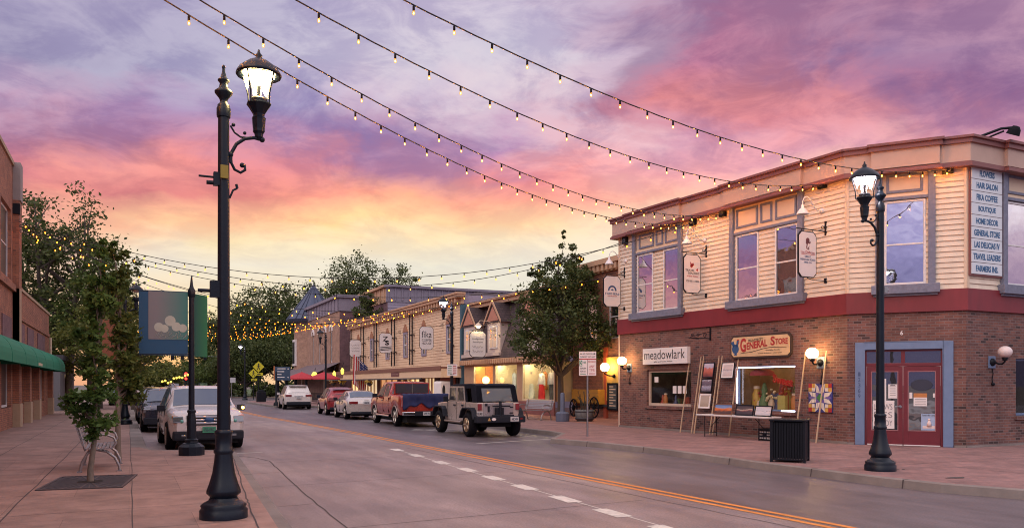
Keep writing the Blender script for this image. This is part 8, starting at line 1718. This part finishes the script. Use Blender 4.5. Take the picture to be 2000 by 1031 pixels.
# ---------------------------------------------------------------- street end: signs, umbrellas, signals
M_ysign = mat('fluorescent yellow sign', (.55, .50, .02), .5, var=.03)
def ped_sign(label, u, v, y, sz):
    P = on_y(u, v, y); t = thing('crossing_sign', label, 'sign', (P.x, y, .15), R(-12), group='yellow pedestrian crossing signs'); z = P.z - .15; k = sz
    mb = MB(); mb.tube([(0, 0, 0), (0, 0, z + k * .6)], .045, 7); mb.build('post', M_black, t)
    mb = MB(); mb.prism([(-k, z), (0, z - k), (k, z), (0, z + k)], -.09, -.06); bd = mb.build('diamond', M_ysign, t)
    mb = MB(); mb.sphere((.02 * k, -.095, z + .5 * k), .11 * k, 8, 6); mb.tube([(.0, -.095, z + .36 * k), (-.02 * k, -.095, z - .05 * k)], [.10 * k, .08 * k], 6); mb.tube([(-.02 * k, -.095, z - .05 * k), (.16 * k, -.095, z - .28 * k), (.2 * k, -.095, z - .55 * k)], .055 * k, 5); mb.tube([(-.02 * k, -.095, z - .05 * k), (-.12 * k, -.095, z - .3 * k), (-.26 * k, -.095, z - .52 * k)], .055 * k, 5); mb.tube([(0, -.095, z + .3 * k), (.2 * k, -.095, z + .1 * k), (.28 * k, -.095, z + .14 * k)], .04 * k, 5); mb.tube([(0, -.095, z + .3 * k), (-.2 * k, -.095, z + .05 * k)], .04 * k, 5); mb.build('walking_figure', M_ink, bd)
    mb = MB(); mb.box(-.45 * k, .75 * k, -.09, -.06, z - 1.55 * k, z - 1.08 * k); b2 = mb.build('arrow_plate', M_ysign, t); mb = MB(); mb.prism([(-.2 * k, z - 1.45 * k), (-.25 * k, z - 1.25 * k), (.1 * k, z - 1.25 * k), (.1 * k, z - 1.15 * k), (.5 * k, z - 1.28 * k), (.1 * k, z - 1.42 * k)], -.094, -.09); mb.build('arrow', M_ink, b2)
ped_sign('larger yellow walking figure sign, higher of the two', 505, 716, 84, .56); ped_sign('smaller yellow walking figure sign, lower left of the two', 495, 729, 92, .52)
P = G(508, 786); t = thing('litter_bin', 'dark square litter bin far off under the yellow signs', 'litter bin', (10.95, 77, .15)); mb = MB(); mb.box(-.4, .4, -.4, .4, .05, .95); mb.build('body', M_black, t, bev=.03); mb = MB(); mb.lathe([(.45, .95), (.42, 1.05), (.2, 1.12)], 4, smooth=False); mb.build('lid', M_blackm, t)
t = thing('wayfinding_sign', 'dark blue wayfinding sign with white lines on a black post', 'sign', (10.3, 64.4, .15), R(-14)); mb = MB(); mb.lathe([(.22, 0), (.2, .2), (.08, .3), (.07, 2.6)], 10); mb.build('post', M_black, t); mb = MB(); mb.box(-.1, 1.05, -.05, .05, 1.95, 3.0); bd = mb.build('panel', mat('sign navy', (.03, .06, .11), .5), t); mb = MB(); mb.box(-.2, -.1, -.06, .06, 1.95, 3.05); mb.build('edge_fin', mat('orange fin', (.4, .14, .05)), bd)
mb = MB(); [mb.box(.08, [.7, .6, .4, .62][k], -.056, -.05, 2.82 - .22 * k, 2.88 - .22 * k) for k in range(4)]; [mb.prism([(.82, 2.84 - .66 * k), (.92, 2.9 - .66 * k), (.92, 2.78 - .66 * k)], -.056, -.05) for k in range(2)]; mb.build('print_lines', M_whites, bd)
for k, (x, y, lb) in enumerate([(13.4, 70.5, 'left red patio umbrella behind the white SUV'), (15.2, 70.0, 'right red patio umbrella overlapping the left one')]):
    t = thing('patio_umbrella', lb, 'umbrella', (x, y, .15), .3 * k, group='red patio umbrellas'); mb = MB(); mb.tube([(0, 0, 0), (0, 0, 2.9)], .035, 7); mb.lathe([(.3, 0), (.3, .08), (.05, .12)], 12); mb.build('pole', M_steel, t); mb = MB(); mb.lathe([(1.4, 2.05), (1.38, 2.15), (.8, 2.42), (.08, 2.68), (0, 2.72)], 8, smooth=False, cap=False); mb.build('canopy', mat('red canopy', (.42, .025, .035), .7, var=.15), t)
    mb = MB(); [mb.tube([(0, 0, 2.64), (1.38 * math.cos((j + .5) * PI / 4), 1.38 * math.sin((j + .5) * PI / 4), 2.13)], .015, 4) for j in range(8)]; mb.build('ribs', mat('pink rib', (.5, .2, .2)), t)
t = thing('patio_fence', 'low black iron fence round the cafe patio', 'fence', (14.2, 62.6, .15)); mb = MB(); mb.box(0, .04, 0, 16, .9, .94); mb.box(0, .04, 0, 16, .15, .19); [mb.box(.0, .03, .3 * j, .3 * j + .03, .15, .92) for j in range(54)]; mb.build('railing', M_black, t)
def mast(label, x, y, L_):
    t = thing('traffic_signal', label, 'traffic light', (x, y, .0), 0, group='traffic signals at the far crossing'); sg = -1 if L_ < 0 else 1
    mb = MB(); mb.tube([(0, 0, 0), (0, 0, 6.2)], .14, 8); mb.build('pole', M_steel, t); mb = MB(); mb.tube([(0, 0, 5.8), (L_, 0, 6.0)], .08, 6); mb.build('mast_arm', M_steel, t)
    for f in (.35, .65, .98):
        mb = MB(); mb.box(L_ * f - .22, L_ * f + .22, -.2, .12, 5.3, 6.5); h = mb.build('signal_head', M_black, t); mb = MB(); mb.sphere((L_ * f, -.2, 6.25), .17, 8, 6); mb.build('red_lamp', emat('signal red', (1, .05, .03), 3.), h)
mast('traffic signal arm reaching from the left of the far crossing', -1.5, 124, 8.5); mast('traffic signal arm reaching from the right of the far crossing', 12.5, 126, -7)
t = thing('traffic_signal', 'low roadside traffic signal showing bright red', 'traffic light', (on_y(363, 752, 118).x, 118, 0)); mb = MB(); mb.tube([(0, 0, 0), (0, 0, 2.8)], .08, 6); mb.build('pole', M_black, t); mb = MB(); mb.box(-.35, .35, -.2, .1, 2.2, 3.5); h = mb.build('signal_head', M_black, t); mb = MB(); mb.sphere((0, -.2, 3.15), .26, 8, 6); mb.build('red_lamp', emat('signal red', (1, .05, .03)), h); mb = MB(); mb.sphere((0, -.2, 2.55), .18, 8, 6); mb.build('red_lamp', emat('signal red', (1, .05, .03)), h)
P = on_y(345, 741, 100); t = thing('lamp_cluster', 'lit yellow lamp cluster over the far street', 'lamp', (P.x, 100, 0)); mb = MB(); rr = random.Random(2)
[mb.sphere((-1.5 + .3 * j, 0, P.z + .10 * j - .4 + rr.uniform(-.2, .2)), .13, 7, 5) for j in range(10)]; mb.build('globes', emat('yellow lantern glow', (1, .72, .10)), t); mb = MB(); mb.tube([(1.6, 0, 0), (1.6, 0, P.z + .6), (-1.6, 0, P.z - .2)], .05, 6); mb.build('post', M_black, t)
for u, v, y, c, lb in [(398, 752, 120, (.25, .4, .25), 'small pale green street name sign at the far crossing'), (342, 753, 116, (.3, .32, .36), 'small grey sign at the far crossing'), (452, 742, 100, (.5, .5, .52), 'small white sign right of the near lamp post')]:
    P = on_y(u, v, y); t = thing('road_sign', lb, 'sign', (P.x, y, 0)); mb = MB(); mb.tube([(0, 0, 0), (0, 0, P.z)], .04, 6); mb.build('post', M_steel, t); mb = MB(); mb.box(-.45, .45, -.06, -.03, P.z - .3, P.z + .3); mb.build('plate', mat('sign ' + lb[6:12], c), t)
